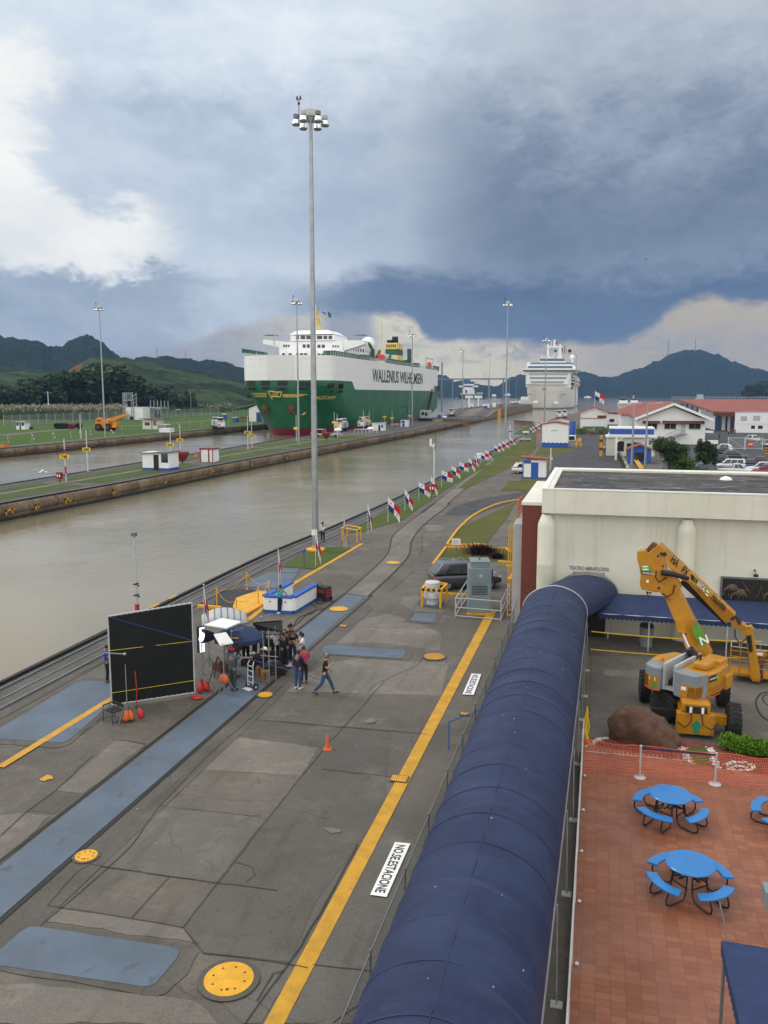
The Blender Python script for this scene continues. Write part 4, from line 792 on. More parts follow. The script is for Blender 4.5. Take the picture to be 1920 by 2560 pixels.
q=MB();Rr=1.15;ring=lambda r_,z,sag=0:[(r_*math.cos(k*math.pi/8)*(1 if k%2==0 else.955),r_*math.sin(k*math.pi/8)*(1 if k%2==0 else.955),z-(0 if k%2==0 else sag))for k in range(16)]
q.loft([ring(.03,zt+.03),ring(.5,zt-.10,.02),ring(Rr*.8,zt-.28,.04),ring(Rr,zt-.42,.03),ring(Rr*1.005,zt-.62,.0)],cap=False);q.build('canopy','blue_cloth',t)
q=MB();q.b2(-.14,.14,-.02,.02,0,.05);q.box((.2,-.95,zt-.27),(.34,.10,.015),R(5),0);q.build('emblem','yellow',t)
for a in(0,2,4,6):
 q=MB();
q=MB()
for k in range(8):q.tube([(0,0,zt-.7),(math.cos(k*math.pi/4)*Rr*.6,math.sin(k*math.pi/4)*Rr*.6,zt-.25)],.01,4)
q.build('ribs','steel_white',t)
P_=[G(*s5(p),z)for p,z in zip(((1020,655),(1197,640),(1197,705),(1050,697)),(2.7,2.75,2.35,2.3))];c=sum(P_,Vector())/4
t=thing('film_flag','black cloth light cutter frame on a stand behind the blue parasol','light cutter',(c.x,c.y,0));q=MB();q.extr([p-Vector((c.x,c.y,0))for p in P_],(0,.05,-.05));q.build('cloth','black',t)
q=MB();q.cyl((0,0,0),(0,0,c.z),.025,n=6);q.cyl((.3,0,0),(.3,0,c.z),.02,n=6);q.cyl((-.3,.1,0),(-.3,.1,c.z),.02,n=6);q.beam((-.4,0,1.2),(.4,0,1.2),.03,.03);q.build('stand','galv',t)
l=G(*s5((1140,900)));t=thing('video_cart','tall black film equipment cart loaded with gear beside the seated person','equipment cart',tuple(l),R(20))
q=MB()
for x_ in(-.35,.35):
 for y_ in(-.22,.22):q.cyl((x_,y_,.1),(x_,y_,1.7),.02,n=6)
q.build('frame','galv',t)
for z in(.3,.9,1.45):q=MB();q.b2(-.38,.38,-.25,.25,z-.02,z+.02);q.build('shelf','black',t)
q=MB();q.b2(-.3,.1,-.2,.2,.92,1.2);q.b2(-.34,.3,-.2,.15,.32,.6);q.b2(-.3,.3,-.18,.2,1.47,1.75);q.build('equipment','black',t,bevel=.02)
q=MB();q.b2(-.25,.25,-.30,-.24,1.5,1.85);q.build('monitor','grey_plastic',t)
for(x_,y_)in((-.35,-.22),(.35,-.22),(-.35,.22),(.35,.22)):q=MB();q.cyl((x_-.02,y_,.07),(x_+.02,y_,.07),.07,n=10);q.build('wheel','rubber',t)
l=G(*s5((1010,1050)));t=thing('hand_truck','folding silver hand truck with two black wheels standing on the blue walkway','hand truck',tuple(l),R(-30))
q=MB();
for x_ in(-.18,.18):q.tube([(x_,0,.12),(x_,.02,1.05),(x_*.8,.1,1.2)],.022,7)
for z in(.3,.55,.8,1.0):q.beam((-.18,.01,z),(.18,.01,z),.03,.03)
q.b2(-.22,.22,-.25,.0,.03,.05);q.build('frame','steel_white',t)
for s in(-.24,.24):q=MB();q.cyl((s-.04,.08,.14),(s+.04,.08,.14),.14,n=16);w_=q.build('wheel','rubber',t,smooth=40);q=MB();q.cyl((s-.045,.08,.14),(s+.045,.08,.14),.06,n=12);q.build('rim','lightgrey',w_)
l=G(*s5((940,1000)));t=thing('camera_tripod','black film camera on a splayed tripod beside the crew man in slate blue','camera',tuple(l))
q=MB();q.b2(-.12,.12,-.25,.2,1.35,1.6);q.cyl((0,.2,1.48),(0,.42,1.48),.07,n=10);q.cyl((0,-.1,1.6),(0,-.1,1.75),.1,n=10);q.build('camera_body','black',t,bevel=.01)
for k in range(3):a=k*2.094+.6;q=MB();q.tube([(0,0,1.35),(math.cos(a)*.6,math.sin(a)*.6,.02)],.028,6);q.build('leg','black',t)
l=G(*s5((820,1010)));t=thing('film_stand','low black stand with spread legs and a brown case hanging on it','light stand',tuple(l),0,'film light stands')
for k in range(3):a=k*2.094+.2;q=MB();q.tube([(0,0,1.15),(math.cos(a)*.65,math.sin(a)*.65,.02)],.022,6);q.build('leg','black',t)
q=MB();q.b2(-.22,.12,-.12,.12,.55,.9);q.build('case','brown',t,bevel=.03)
l=G(*s5((855,1085)));cstand(l,Q(*s5((855,780)),l.y).z,'thin black stand left of the crew man in slate blue');sandbags(l+Vector((-.04,.03,.45)),'orange sandbag hanging on the thin black stand','orange',2,.35)
l=G(*s5((1100,1005)));t=thing('crate','upright wooden apple box under the seated woman in the straw hat','wooden box',tuple(l),R(15));q=MB();q.b2(-.18,.18,-.15,.15,0,.50);q.build('box','wood',t,bevel=.01);q=MB();q.b2(-.02,.02,-.156,-.15,.1,.45);q.build('slot','black',t)
t2=dup(t,G(*s5((1065,985)))+Vector((.0,.1,0)),R(5),label='second wooden apple box, left of the one under the straw hatted woman')
l=G(*s5((1160,955)));t=thing('stool','round dark drum stool under the person in white T-shirt','stool',tuple(l));q=MB();q.lathe([(.26,0),(.27,.05),(.24,.2),(.25,.40)],(0,0,0),16);q.build('drum','brown',t,smooth=40);q=MB();q.lathe([(.27,.40),(.27,.45),(.1,.46)],(0,0,0),16);q.build('seat','black',t)
l=G(*s5((200,1240)));t=thing('folding_chair','low black folding chair in front of the left corner of the black screen','folding chair',tuple(l),R(-25))
q=MB();q.b2(-.28,.28,-.22,.22,.43,.46);q.build('seat','black',t)
for x_ in(-.3,.3):
 for y_ in(-.24,.24):q=MB();q.cyl((x_,y_,0),(x_,y_,.66 if y_>0 else.62),.014,n=6);q.build('leg','black',t)
q=MB();
for x_ in(-.3,.3):q.beam((x_,-.24,.62),(x_,.24,.66),.05,.03);q.beam((x_,-.24,.08),(x_,.24,.08),.02,.02)
q.build('armrest','black',t);q=MB();q.b2(-.3,.3,.23,.25,.55,.68);q.build('backrest','black',t)
pl=[G(*s5(p))for p in((725,655),(990,640))];c=G(*s5((855,650)));L_=(pl[1]-pl[0]).length;a=math.atan2(pl[1].y-pl[0].y,pl[1].x-pl[0].x)
t=thing('covered_mound','grey tarpaulin cover with dark stripes humped over gear behind the reflector boards','covered equipment',(c.x,c.y,0),a)
q=MB();rings=[]
for i in range(15):
 u=i/14;x_=(u-.5)*L_;hh=.72*math.sin(math.pi*min(1,.12+u*.80))**.6;ww=.95*math.sin(math.pi*(.12+u*.76))**.5
 rings.append([(x_,ww*math.cos(k*math.pi/10),.02+hh*math.sin(k*math.pi/10)**.8+(.015 if i%2 else 0))for k in range(11)])
q.loft(rings);q.build('cover','lightgrey',t,smooth=60)
q=MB()
for i in range(2,13,2):
 r_=rings[i];q.tube([(x_,y_*1.01,z_+.015)for x_,y_,z_ in r_],.03,5)
q.build('stripes','galv_dark',t)
for p,rz,lab,sh,pa,po in(((985,905),40,'person in dark grey bending over the camera gear below the parasol','cloth_grey','cloth_black',CROSS),((1180,880),-30,'crew member in black behind the person on the drum stool','cloth_black','cloth_dark',CROSS),((1085,880),150,'crew member in dark shirt facing the camera behind the equipment cart','cloth_dark','cloth_black',CROSS),((1205,925),80,'crew member in navy beside the equipment cart, seen from the side','cloth_navy','cloth_black',PHOTO),((1240,870),-100,'person in grey shirt at the back of the standing group','cloth_grey','cloth_navy',CROSS),((890,900),60,'crew member in black half hidden by the tilted reflector','cloth_black','cloth_grey',PHOTO)):
 person(G(*s5(p)),R(rz),lab,sh,pa,pose=po)
for p,d_,m,lab in(((1000,930),(.6,.4,.45),'black','black equipment case on the deck under the parasol'),((960,960),(.45,.35,.3),'grey_plastic','small grey equipment case beside the camera tripod'),((1050,930),(.5,.4,.6),'black','tall black case left of the equipment cart'),((845,940),(.5,.4,.35),'brown','brown bag on the deck left of the camera tripod'),((1010,885),(.5,.35,.4),'lightgrey','pale plastic crate of bottles behind the parasol pole'),((1195,965),(.35,.3,.4),'black','black backpack on the deck beside the drum stool')):
 l=G(*s5(p));t=thing('equipment_case',lab,'case',tuple(l),R(20*(d_[0]*10%3)));q=MB();q.b2(-d_[0]/2,d_[0]/2,-d_[1]/2,d_[1]/2,0,d_[2]);q.build('body',m,t,bevel=.04);q=MB();q.tube([(-.1,0,d_[2]),(-.08,0,d_[2]+.07),(.08,0,d_[2]+.07),(.1,0,d_[2])],.015,5);q.build('handle','black',t)
for i,p in enumerate(((905,1000),(1080,900))):
 cstand(G(*s5(p)),2.3+.2*i,['thin light stand right behind the crew man in slate blue','thin light stand beside the equipment cart'][i],arm=((0,0,2.2),(.5,.1,2.35)))
# ================= DECK OBJECTS =================
fl_,fr_,br_=G(664,1529.5),G(733,1533),G(791,1497);bl_=G(728,1493)
c=(fl_+br_)/2;t=thing('lookout_counter','white U shaped counter with blue rim and blue base beside the blue walkway','counter',(c.x,c.y,0))
inn=.16
def wallseg(mb,a,b_,z0,z1,w):a=a-c;b_=b_-c;mb.beam((a.x,a.y,(z0+z1)/2),(b_.x,b_.y,(z0+z1)/2),w,z1-z0)
zr=Q(664,1492,fl_.y).z
q=MB();[wallseg(q,a,b_,.12,zr-.0,.26)for a,b_ in((fl_,fr_),(fr_,br_),(bl_,fl_))];q.build('wall','clean_white',t,bevel=.01)
q=MB();[wallseg(q,a,b_,0,.16,.36)for a,b_ in((fl_,fr_),(fr_,br_),(bl_,fl_))];q.build('base','bluepaint',t)
q=MB();[wallseg(q,a,b_,zr,zr+.12,.40)for a,b_ in((fl_,fr_),(fr_,br_),(bl_,fl_))];q.build('rim','bluepaint',t,bevel=.02)
q=MB();[q.sph(((fl_-c).lerp(fr_-c,k).x,(fl_-c).lerp(fr_-c,k).y-.14,.65),(.05,.02,.05),6,4)for k in(.2,.75)];q.build('drain_hole','black',t)
l=G(810,1500);t=thing('power_generator','black and red portable generator behind the right end of the counter','generator',tuple(l),R(-25))
q=MB();q.b2(-.38,.38,-.28,.28,.12,.85);q.build('housing','black',t,bevel=.04);q=MB();q.b2(.385,.42,-.24,.24,.2,.75);q.b2(-.3,.3,-.30,-.285,.5,.7);q.build('side_panel','dark_red',t,bevel=.01)
for s in(-.3,.3):q=MB();q.cyl((.25,s-.04,.14),(.25,s+.04,.14),.14,n=12);q.build('wheel','rubber',t)
q=MB();q.tube([(-.38,-.2,.8),(-.45,-.2,1.0),(-.45,.2,1.0),(-.38,.2,.8)],.02,6);q.build('handle','dark_red',t)
def cable(pts,label,m='black',r=.022,z=.02):
 P_=smoothline(pts,6);o0=P_[0];q=MB();q.tube([(p.x-o0.x,p.y-o0.y,z)for p in P_],r,5);o=q.build('cable',m,None);o.location=(o0.x,o0.y,0);return tag(o,label,'cable')
cable(px(*S(s5,(1390,530),(1420,548),(1470,530),(1500,540),(1440,575),(1380,590),(1330,620),(1290,660),(1240,695))),'black cable running from the generator to the film crew')
cable(px(*S(s5,(1400,520),(1360,545),(1400,560),(1380,600),(1300,625),(1250,690),(1200,700))),'second black cable looping beside the one from the generator')
cable(px(*S(s7,(1659,1535),(1610,1545),(1582,1590),(1590,1640),(1620,1690),(1680,1730))),'black hose coiled on the yard right of the boom lift',r=.03)
cable(px(*S(s7,(1680,1560),(1640,1550),(1625,1580),(1659,1620),(1700,1610))),'inner loop of black hose right of the boom lift',r=.025)
pts=px(*S(s5,(905,575),(925,520),(980,500),(1060,476),(1104,480),(1104,548),(985,612),(900,575)))
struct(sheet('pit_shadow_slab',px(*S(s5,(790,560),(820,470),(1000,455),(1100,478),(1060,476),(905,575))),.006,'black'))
q=MB();q.prism(pts[:-1],.002,.12);tag(q.build('yellow_platform','yellow',None),'bright yellow metal step platform left of the white and blue counter','platform')
q=MB();a,b_=G(*s5((700,568))),G(*s5((835,578)));q.beam((a.x,a.y,.1),(b_.x,b_.y,.1),.22,.16);tag(q.build('yellow_kerb','yellow',None),'short yellow kerb block beside the flag behind the screen','kerb')
P6=[((812,560),455,'leftmost yellow chain post by the pit'),((990,460),362,'tallest looking yellow chain post near the wall side of the pit'),((1121,478),410,'yellow chain post left of the counter corner at the pit'),((1057,553),447,'yellow chain post on the bright yellow platform edge'),((927,578),520,'yellow chain post nearest the striped tarpaulin'),((1180,440),372,'yellow chain post behind the white and blue counter')]
pp=[]
for(b_,ty,lab)in P6:
 l=G(*s5(b_));h=Q(s5((0,ty))[0],s5((0,ty))[1],l.y).z;h=Q(*s5((b_[0],ty)),l.y).z;t=thing('chain_post',lab,'post',tuple(l),0,'yellow chain posts around the pit');q=MB();q.cyl((0,0,0),(0,0,h),.04,n=8);q.sph((0,0,h),.05,8,5);q.build('post','yellow',t);q=MB();q.lathe([(.1,0),(.1,.02)],(0,0,0),10);q.build('base_plate','yellow',t);pp.append(l+Vector((0,0,h*.92)))
for i,(a,b_)in enumerate(((0,1),(1,2),(0,4),(4,3),(3,2))):
 P_=[pp[a].lerp(pp[b_],k/10)-Vector((0,0,.35*math.sin(math.pi*k/10)))for k in range(11)];q=MB();q.tube([p-P_[0]for p in P_],.014,5);o=q.build('chain','yellow',None);o.location=P_[0];tag(o,['yellow chain along the wall side of the pit, left span','yellow chain along the wall side of the pit, right span','yellow chain at the left end of the pit','yellow chain sagging in front of the platform','yellow chain at the counter end of the pit'][i],'chain','yellow chains around the pit')
for p,lab in(((1060+0,0),''),):pass
for i,(x_,y_)in enumerate((s5((430,560)),s5((525,505)),s5((935,320)))):
 p=G(x_,y_);struct(sheet('yellow_wall_mark',[(-24.78,p.y-.5),(-24.5,p.y-.5),(-24.5,p.y+.5),(-24.78,p.y+.5)],.05,'yellow_line'))
l=G(343,1525);h=Q(337,1338,l.y).z
t=thing('marker_pole','slim weathered white pole with black collars standing on the wall left of the screen','marker pole',tuple(l));q=MB();q.cyl((0,0,.3),(0,0,h),.075,.06,10);q.build('pole','lightgrey',t);q=MB();q.cyl((0,0,0),(0,0,.35),.13,n=10);q.build('foot','red',t)
for z in(.75,1.4):q=MB();q.tube([(math.cos(a*.7)*.16,math.sin(a*.7)*.11,z+.02*a)for a in range(10)],.04,6);q.build('collar','black',t)
q=MB();q.b2(-.13,.13,-.13,.13,h-.05,h+.15);q.build('cap','galv_dark',t)
def manhole(c_,r_,label,grate=False,rim=True):
 t=thing('manhole_cover',label,'manhole cover',(c_.x,c_.y,.040))
 if rim:q=MB();q.lathe([(r_*1.24,-.005),(r_*1.24,.001),(r_*.9,.004)],(0,0,0),32);q.build('rim','concrete_dark',t)
 q=MB();q.lathe([(r_,.004),(r_,.016),(r_*.98,.02),(.01,.02)],(0,0,0),36);q.build('cover','yellow',t,smooth=30)
 q=MB()
 if grate:
  for k in range(-6,7):
   w_=math.sqrt(max(0,1-(k/7)**2))*r_*.93;q.box((k*r_/7,0,.022),(r_*.05,w_*2,.006))
 else:
  for k in range(8):a=k*math.pi/4;q.lathe([(.028,.02),(.028,.024)],(r_*.68*math.cos(a),r_*.68*math.sin(a),0),6)
  q.lathe([(.035,.02),(.035,.026)],(r_*.2,-r_*.6,0),8)
 q.build('lifting_holes' if not grate else 'grate_slots','brown',t);return t
manhole(G(572.5,2452),.52,'large round yellow manhole cover beside the yellow line at the bottom')
manhole(G(216,2143),.29,'small round yellow manhole cover beside the blue walkway in the foreground')
manhole(G(663,1739),.29,'small round yellow manhole cover between the hand truck and the walking man')
manhole(G(1086,1643),.47,'yellow manhole cover with parallel slots next to the yellow line',True)
manhole(G(847,1524),.52,'flat round yellow cover set in the far end of the blue walkway',rim=False)
manhole(G(983,1408),.50,'faint yellow round cover in the bend between the rails',rim=False)
for(p,s_,lab)in((s10((622,938)),(.50,.36),'rectangular yellow drain grate touching the yellow line'),(s10((968,599)),(.36,.20),'small yellow drain plate beside the fence, past the upper white ground sign'),(s6((517,1153)),(.36,.25),'tiny yellow valve plate on the concrete near the crew')):
 l=G(*p);t=thing('drain_grate',lab,'drain grate',(l.x,l.y,.042));q=MB();q.b2(-s_[0]/2-.05,s_[0]/2+.05,-s_[1]/2-.05,s_[1]/2+.05,0,.004);q.build('frame','concrete_dark',t);q=MB();q.b2(-s_[0]/2,s_[0]/2,-s_[1]/2,s_[1]/2,.004,.014);q.build('plate','yellow',t);q=MB();[q.b2(-s_[0]/2+.03+k*s_[0]/7,-s_[0]/2+.045+k*s_[0]/7,-s_[1]*.4,s_[1]*.4,.013,.017)for k in range(7)];q.build('slots','brown',t)
struct(sheet('yellow_arrow_mark',wob(px(*S(s9,(170,605),(205,585),(225,590),(228,602),(205,606),(195,612),(178,610))),.02,.1),.014,'yellow_line'))
for P_ in(S(s9,(1390,815),(1440,815),(1475,822),(1470,835),(1430,838)),S(s10,(440,635),(470,620),(505,628),(500,640),(480,645),(455,648))):struct(sheet('paint_splash',wob(px(*P_),.05,.12),.013,'concrete_light'))
l=G(819,1873);t=thing('traffic_cone','faded orange traffic cone standing alone on the deck','traffic cone',tuple(l),R(12));t.scale=(.66,.66,.66);q=MB();q.box((0,0,.02),(.44,.44,.04));q.build('base','orange',t,bevel=.01);q=MB();q.lathe([(.16,.04),(.14,.08),(.035,.84),(.03,.86)],(0,0,0),18,cap=True);q.build('cone','orange',t,smooth=40)
def gsign(P4,label):
 P_=[G(*p)for p in P4];c=sum(P_,Vector())/4;t=thing('ground_sign',label,'painted ground sign',(c.x,c.y,.042));q=MB();q.add([(p.x-c.x,p.y-c.y,0.002)for p in P_],[(0,1,2,3)]);q.build('white_panel','clean_white',t)
 ux=(P_[3]-P_[0]);L=ux.length;ux.normalize();uy=(P_[1]-P_[0]);uy=(uy-ux*uy.dot(ux));W_=uy.length;uy.normalize()
 v,f=textpts('NO.SE.ESTACIONE',1.0,'LEFT',.022);xs=[a for a,b_ in v];ys=[b_ for a,b_ in v];x0,x1,y0,y1=min(xs),max(xs),min(ys),max(ys)
 o_=P_[0]-c;sk=((P_[1]-P_[0]).dot(ux))
 q=MB();q.add([(o_+ux*(L*.05+(a-x0)/(x1-x0)*L*.90)+(P_[1]-P_[0])*(.17+(b_-y0)/(y1-y0)*.62)+Vector((0,0,.005)))for a,b_ in v],f);q.build('lettering','black',t);return t
gsign([s10(p)for p in((600,1270),(680,1278),(556,1558),(470,1546))],'large white painted ground panel with black lettering, nearer the camera')
gsign([s10(p)for p in((1000,388),(1050,392),(1010,500),(952,497))],'smaller looking white painted ground panel with black lettering, farther up the fence')
def fence_line(pts,h,sp,name,label,mesh='fence_mesh',post='galv_dark',rail=True):
 o0=Vector(pts[0]);t=thing(name,label,'fence',tuple(o0.to_3d()))
 for a,b_ in zip(pts,pts[1:]):
  a,b_=Vector(a),Vector(b_);L=(b_-a).length;k=max(1,round(L/sp))
  for j in range(k):
   p=a.lerp(b_,j/k)-o0;q=MB();q.cyl((p.x,p.y,0),(p.x,p.y,h),.024,n=7);q.sph((p.x,p.y,h),.035,6,4);q.build('post',post,t)
  q=MB();a_=a-o0;c_=b_-o0;q.add([(a_.x,a_.y,.03),(c_.x,c_.y,.03),(c_.x,c_.y,h-.05),(a_.x,a_.y,h-.05)],[(0,1,2,3)]);q.build('mesh_panel',mesh,t)
  if rail:q=MB();q.cyl((a_.x,a_.y,h-.05),(c_.x,c_.y,h-.05),.02,n=6);q.build('top_rail',post,t)
 return t
def wiremesh(name,sc,col,th,alpha_far=None,rot=True):
 m,x,b,co=newmat(name);s=x.sep(co);u=x.add(s[0],s[1]);
 a1=x.m('FRACT',x.mul(x.add(u,s[2]),sc));a2=x.m('FRACT',x.mul(x.sub(u,s[2]),sc))
 if not rot:a1=x.m('FRACT',x.mul(u,sc));a2=x.m('FRACT',x.mul(s[2],sc))
 al=x.m('MAXIMUM',x.m('LESS_THAN',a1,th),x.m('LESS_THAN',a2,th));x.put(b.inputs['Base Color'],col);x.put(b.inputs['Alpha'],al);b.inputs['Roughness'].default_value=.5;b.inputs['Metallic'].default_value=.3
wiremesh('fence_mesh',14,(.16,.19,.21),.10);wiremesh('fence_blue',9,(.14,.20,.28),.30);wiremesh('orange_mesh',12,(.55,.10,.045),.20,rot=False);wiremesh('far_mesh',3,(.30,.33,.33),.22)
fx=[(-3.78,8.0),(-3.72,16.2),(-3.68,21.1),(-3.62,31.1),(-3.62,36.0),(-3.70,41.2)]
fence_line(fx,2.1,2.45,'chain_link_fence','grey chain link fence running between the yellow line and the blue tunnel awning')
l=G(*s10((880,780)));t=thing('barrier_rail','thin blue rail with one leg next to the fence','rail',tuple(l));q=MB();q.tube([(0,0,0),(0,0,1.0)],.022,6);e_=Vector((-3.75,l.y+1.5,0))-l;q.tube([(0,0,1.0),(e_.x,e_.y,1.0)],.022,6);q.build('rail','bluepaint',t)
# ================= TUNNEL AWNING =================
def xl(y):return-3.47+(y-11.5)*.0100
def xr(y):return-.58+(y-12.3)*.0120
def ptun(u,y,h0=2.2,h1=3.45,sag=0):
 a,b_=xl(y),xr(y);x_=(a+b_)/2-(b_-a)/2*math.cos(math.pi*u);s=math.sin(math.pi*u);z=h0+(h1-h0)*(1-abs(2*u-1)**1.75)
 return Vector((x_,y,z-sag*s))
Y0,Y1=4.5,38.2;nb=28
t=thing('tunnel_awning','long blue fabric barrel awning running from the bottom of the view to the theatre','awning',(-2,20,0));o_=Vector((-2,20,0))
q=MB();rings=[];random.seed(3)
NYs=nb*8
for i in range(NYs+1):
 y=Y0+(Y1-Y0)*i/NYs;f_=(i%8)/8;ring=[]
 for k in range(41):
  u=k/40;sag=.055*math.sin(math.pi*f_)**.6
  wr=.045*math.sin(f_*2*math.pi*3.0+1.3*u+i//8)*max(0,math.sin((u-.50)*math.pi*1.9))*(.3+.7*abs(math.sin(i//8*1.7)))if u>.5 else.008*math.sin(f_*9+i//8)
  wr+=.008*mnoise.noise(Vector((u*9,y*1.1,1.)))
  ring.append(ptun(u,y,sag=sag)-o_+Vector((0,0,wr)))
 rings.append(ring)
q.loft(rings,cap=False,closed=False);q.build('canopy','blue_tarp',t,smooth=60)
q=MB()
for i in range(nb+1):
 y=Y0+(Y1-Y0)*i/nb;q.tube([ptun(k/24*.94+.03,y,2.10,3.30)-o_+Vector((0,0,-.06))for k in range(25)],.025,6)
q.build('ribs','galv',t)
mat('seam',(.022,.036,.092),.7)
q=MB()
for i in range(nb+1):
 y=Y0+(Y1-Y0)*i/nb;q.tube([ptun(k/36,y)-o_+Vector((0,0,.004))for k in range(1,36)],.008,5)
q.tube([ptun(.5,Y0+(Y1-Y0)*k/112,sag=.055*math.sin(math.pi*(k%4)/4)**.6 if k%4 else 0)-o_+Vector((0,0,.0))for k in range(113)],.009,5);q.build('seams','seam',t)
for X_ in(xl,xr):
 q=MB();q.tube([Vector((X_(y),y,2.18))-o_ for y in(Y0,20,Y1)],.03,6);q.build('eave_beam','galv',t)
for y in[(G(1376,2511)).y,G(1403,2235).y,G(1422,2050).y,G(1439,1910).y,G(1451,1800).y,33.5,36.8,12.0]:
 q=MB();q.cyl((xr(y)+.10-o_.x,y-o_.y,.02),(xr(y)+.05-o_.x,y-o_.y,2.2),.02,n=7);po=q.build('post','galv',t);q=MB();q.b2(xr(y)-.02-o_.x,xr(y)+.22-o_.x,y-.10-o_.y,y+.10-o_.y,.005,.035);q.build('foot_plate','lightgrey',po)
 q=MB();q.cyl((xl(y)-o_.x,y-o_.y,.02),(xl(y)-o_.x,y-o_.y,2.2),.025,n=7);q.build('post','steel_white',t)
q=MB();q.tube([ptun(k/24,Y1+.02,2.2,3.46)-o_ for k in range(25)],.035,6);q.build('end_seam','lightgrey',t)
q=MB();rings=[];nn=9
for i in range(nn+1):
 f_=i/nn;cx=(xl(Y1)+xr(Y1))/2*(1-f_)+(-.35)*f_;cy=Y1+(42.4-Y1)*f_;r_=1.45+.05*f_;ang=-.35*math.sin(math.pi*f_)
 rings.append([Vector((cx-r_*math.cos(math.pi*k/24)*math.cos(ang),cy-r_*math.cos(math.pi*k/24)*math.sin(ang),2.12+(1.20-.12*f_-(.04 if i%2 else 0))*math.sin(math.pi*k/24)**.75))for k in range(25)])
q.loft([[p-Vector((-1,41,0))for p in r_]for r_ in rings],cap=False,closed=False);o=q.build('canopy','blue_tarp',None,smooth=60)
t=thing('entrance_awning','short curved blue awning joining the tunnel awning to the theatre wall arch','awning',(-1,41,0));o.parent=t
q=MB();q.loft([[Vector((-.35+1.0-r_*math.cos(math.pi*k/24),1.38,2.15+1.12*r_/1.5*math.sin(math.pi*k/24)))for k in range(25)]for r_ in(1.42,1.58)],cap=False,closed=False);q.build('wall_flange','galv',t)
q=MB();q.b2(-.4+1-1.0,-.4+1+1.0,1.30,1.36,.0,2.1);q.build('doorway','black',t)
def tape(a,b_,label,m='sign_yellow',w=.05):
 a,b_=Vector(a),Vector(b_);q=MB();n_=10;pts=[a.lerp(b_,k/n_)-Vector((0,0,.10*math.sin(math.pi*k/n_)))for k in range(n_+1)]
 for p,r_ in zip(pts,pts[1:]):q.add([p-a,r_-a,r_-a+Vector((0,0,w)),p-a+Vector((0,0,w))],[(0,1,2,3)])
 o=q.build('barrier_tape',m,None);o.location=a;return tag(o,label,'barrier tape')
tape((-.12,26.5,1.0),(-.02,36.8,1.0),'yellow barrier tape strung along the right side of the tunnel awning')
tape((-.05,39.6,1.0),(7.5,39.9,1.0),'yellow barrier tape crossing behind the boom lift, upper one in front of the wall')
tape((-.05,39.2,.25),(7.5,39.6,.3),'lower yellow barrier tape crossing behind the boom lift above the dark strip')
q=MB();
for k in range(9):a=Vector((0,0,1.5-.05*k));q.tube([a,a+Vector((random.uniform(-.12,.12),random.uniform(-.1,.1),-.5)),a+Vector((random.uniform(-.1,.1),0,-.9))],.022,4)
o=q.build('tape_bundle','sign_yellow',None);o.location=(-.08,28.4,0);tag(o,'knotted bundle of yellow tape hanging at the corner of the terracotta plaza','barrier tape')
# ================= PLAZA =================
t=thing('handrail','low white metal handrail along the left edge of the terracotta plaza','handrail',(-.18,18,PZ))
for dx,z in((0,.92),(0,.62)):q=MB();q.tube([(dx-.04,-20,z),(dx-.0,9.9,z)],.022,6);q.build('rail','steel_white',t)
for k in range(14):y=-19.5+k*2.25;q=MB();q.cyl((0,y,0),(0,y,.93),.02,n=6);q.sph((.10,y,.04),(.05,.05,.04),6,4);q.build('post','steel_white',t)
def ptable(loc,rz,label,dup_=None):
 t=thing('picnic_table',label,'picnic table',tuple(loc),rz,'round blue picnic tables on the terracotta plaza')
 q=MB();q.lathe([(.02,.735),(.64,.735),(.66,.75),(.66,.775),(.64,.79),(.02,.79)],(0,0,0),40);q.build('tabletop','blue_table',t,smooth=35)
 q=MB()
 for k in range(4):
  a=k*math.pi/2+math.pi/4
  for s in(-.30,.30):
   c_,s_=math.cos(a),math.sin(a);P=lambda r_,w_,z:(c_*r_-s_*w_,s_*r_+c_*w_,z)
   q.tube([P(.33,s*.8,.735),P(.36,s*.85,.40),P(.40,s*.9,.16),P(.52,s,.05),P(.95,s,.03),P(1.08,s,.08),P(1.10,s,.2),P(1.0,s,.42)],.024,7)
  q.tube([P(.36,-.28,.30),P(.36,.28,.30)],.02,6)
 for a in(math.pi/4,3*math.pi/4):c_,s_=math.cos(a),math.sin(a);q.tube([(c_*.38,s_*.38,.45),(-c_*.38,-s_*.38,.45)],.022,6)
 q.build('frame','black',t,smooth=60)
 for k in range(4):
  a=k*math.pi/2+math.pi/4;q=MB();rings=[]
  for i in range(13):
   an=a+(i/12-.5)*1.12;rings.append([(r_*math.cos(an),r_*math.sin(an),z)for r_,z in((.87,.42),(1.16,.42),(1.17,.435),(1.17,.455),(1.16,.47),(.87,.47),(.86,.455),(.86,.435))])
  q.loft(rings);q.build('bench','blue_table',t,smooth=35)
 return t
t1=ptable(G(1674,2048,PZ),R(12),'round blue picnic table with four curved benches, the one farther from the camera')
t1.scale=(.88,.88,.97)
dup(t1,G(1722,2230,PZ),R(-6),'round blue picnic table with four curved benches, the nearest one in full view')
dup(t1,G(1975,2070,PZ),R(20),'round blue picnic table cut off by the right picture edge')
def stan(p,ty,lab):
 l=G(*p,PZ);t=thing('stanchion',lab,'barrier post',tuple(l),0,'steel barrier posts in front of the orange netting');h=Q(p[0],ty,l.y).z-PZ
 q=MB();q.cyl((0,0,0),(0,0,h),.032,n=10);q.sph((0,0,h),.045,8,5);q.build('post','lightgrey',t,smooth=50);q=MB();q.lathe([(.19,0),(.19,.015),(.14,.035),(.03,.045)],(0,0,0),20);q.build('base','lightgrey',t,smooth=40);return l+Vector((0,0,h*.94))
sA=stan((1599,1943),1865,'left steel barrier post in front of the orange netting');sB=stan((1787,1960),1883,'right steel barrier post in front of the orange netting')
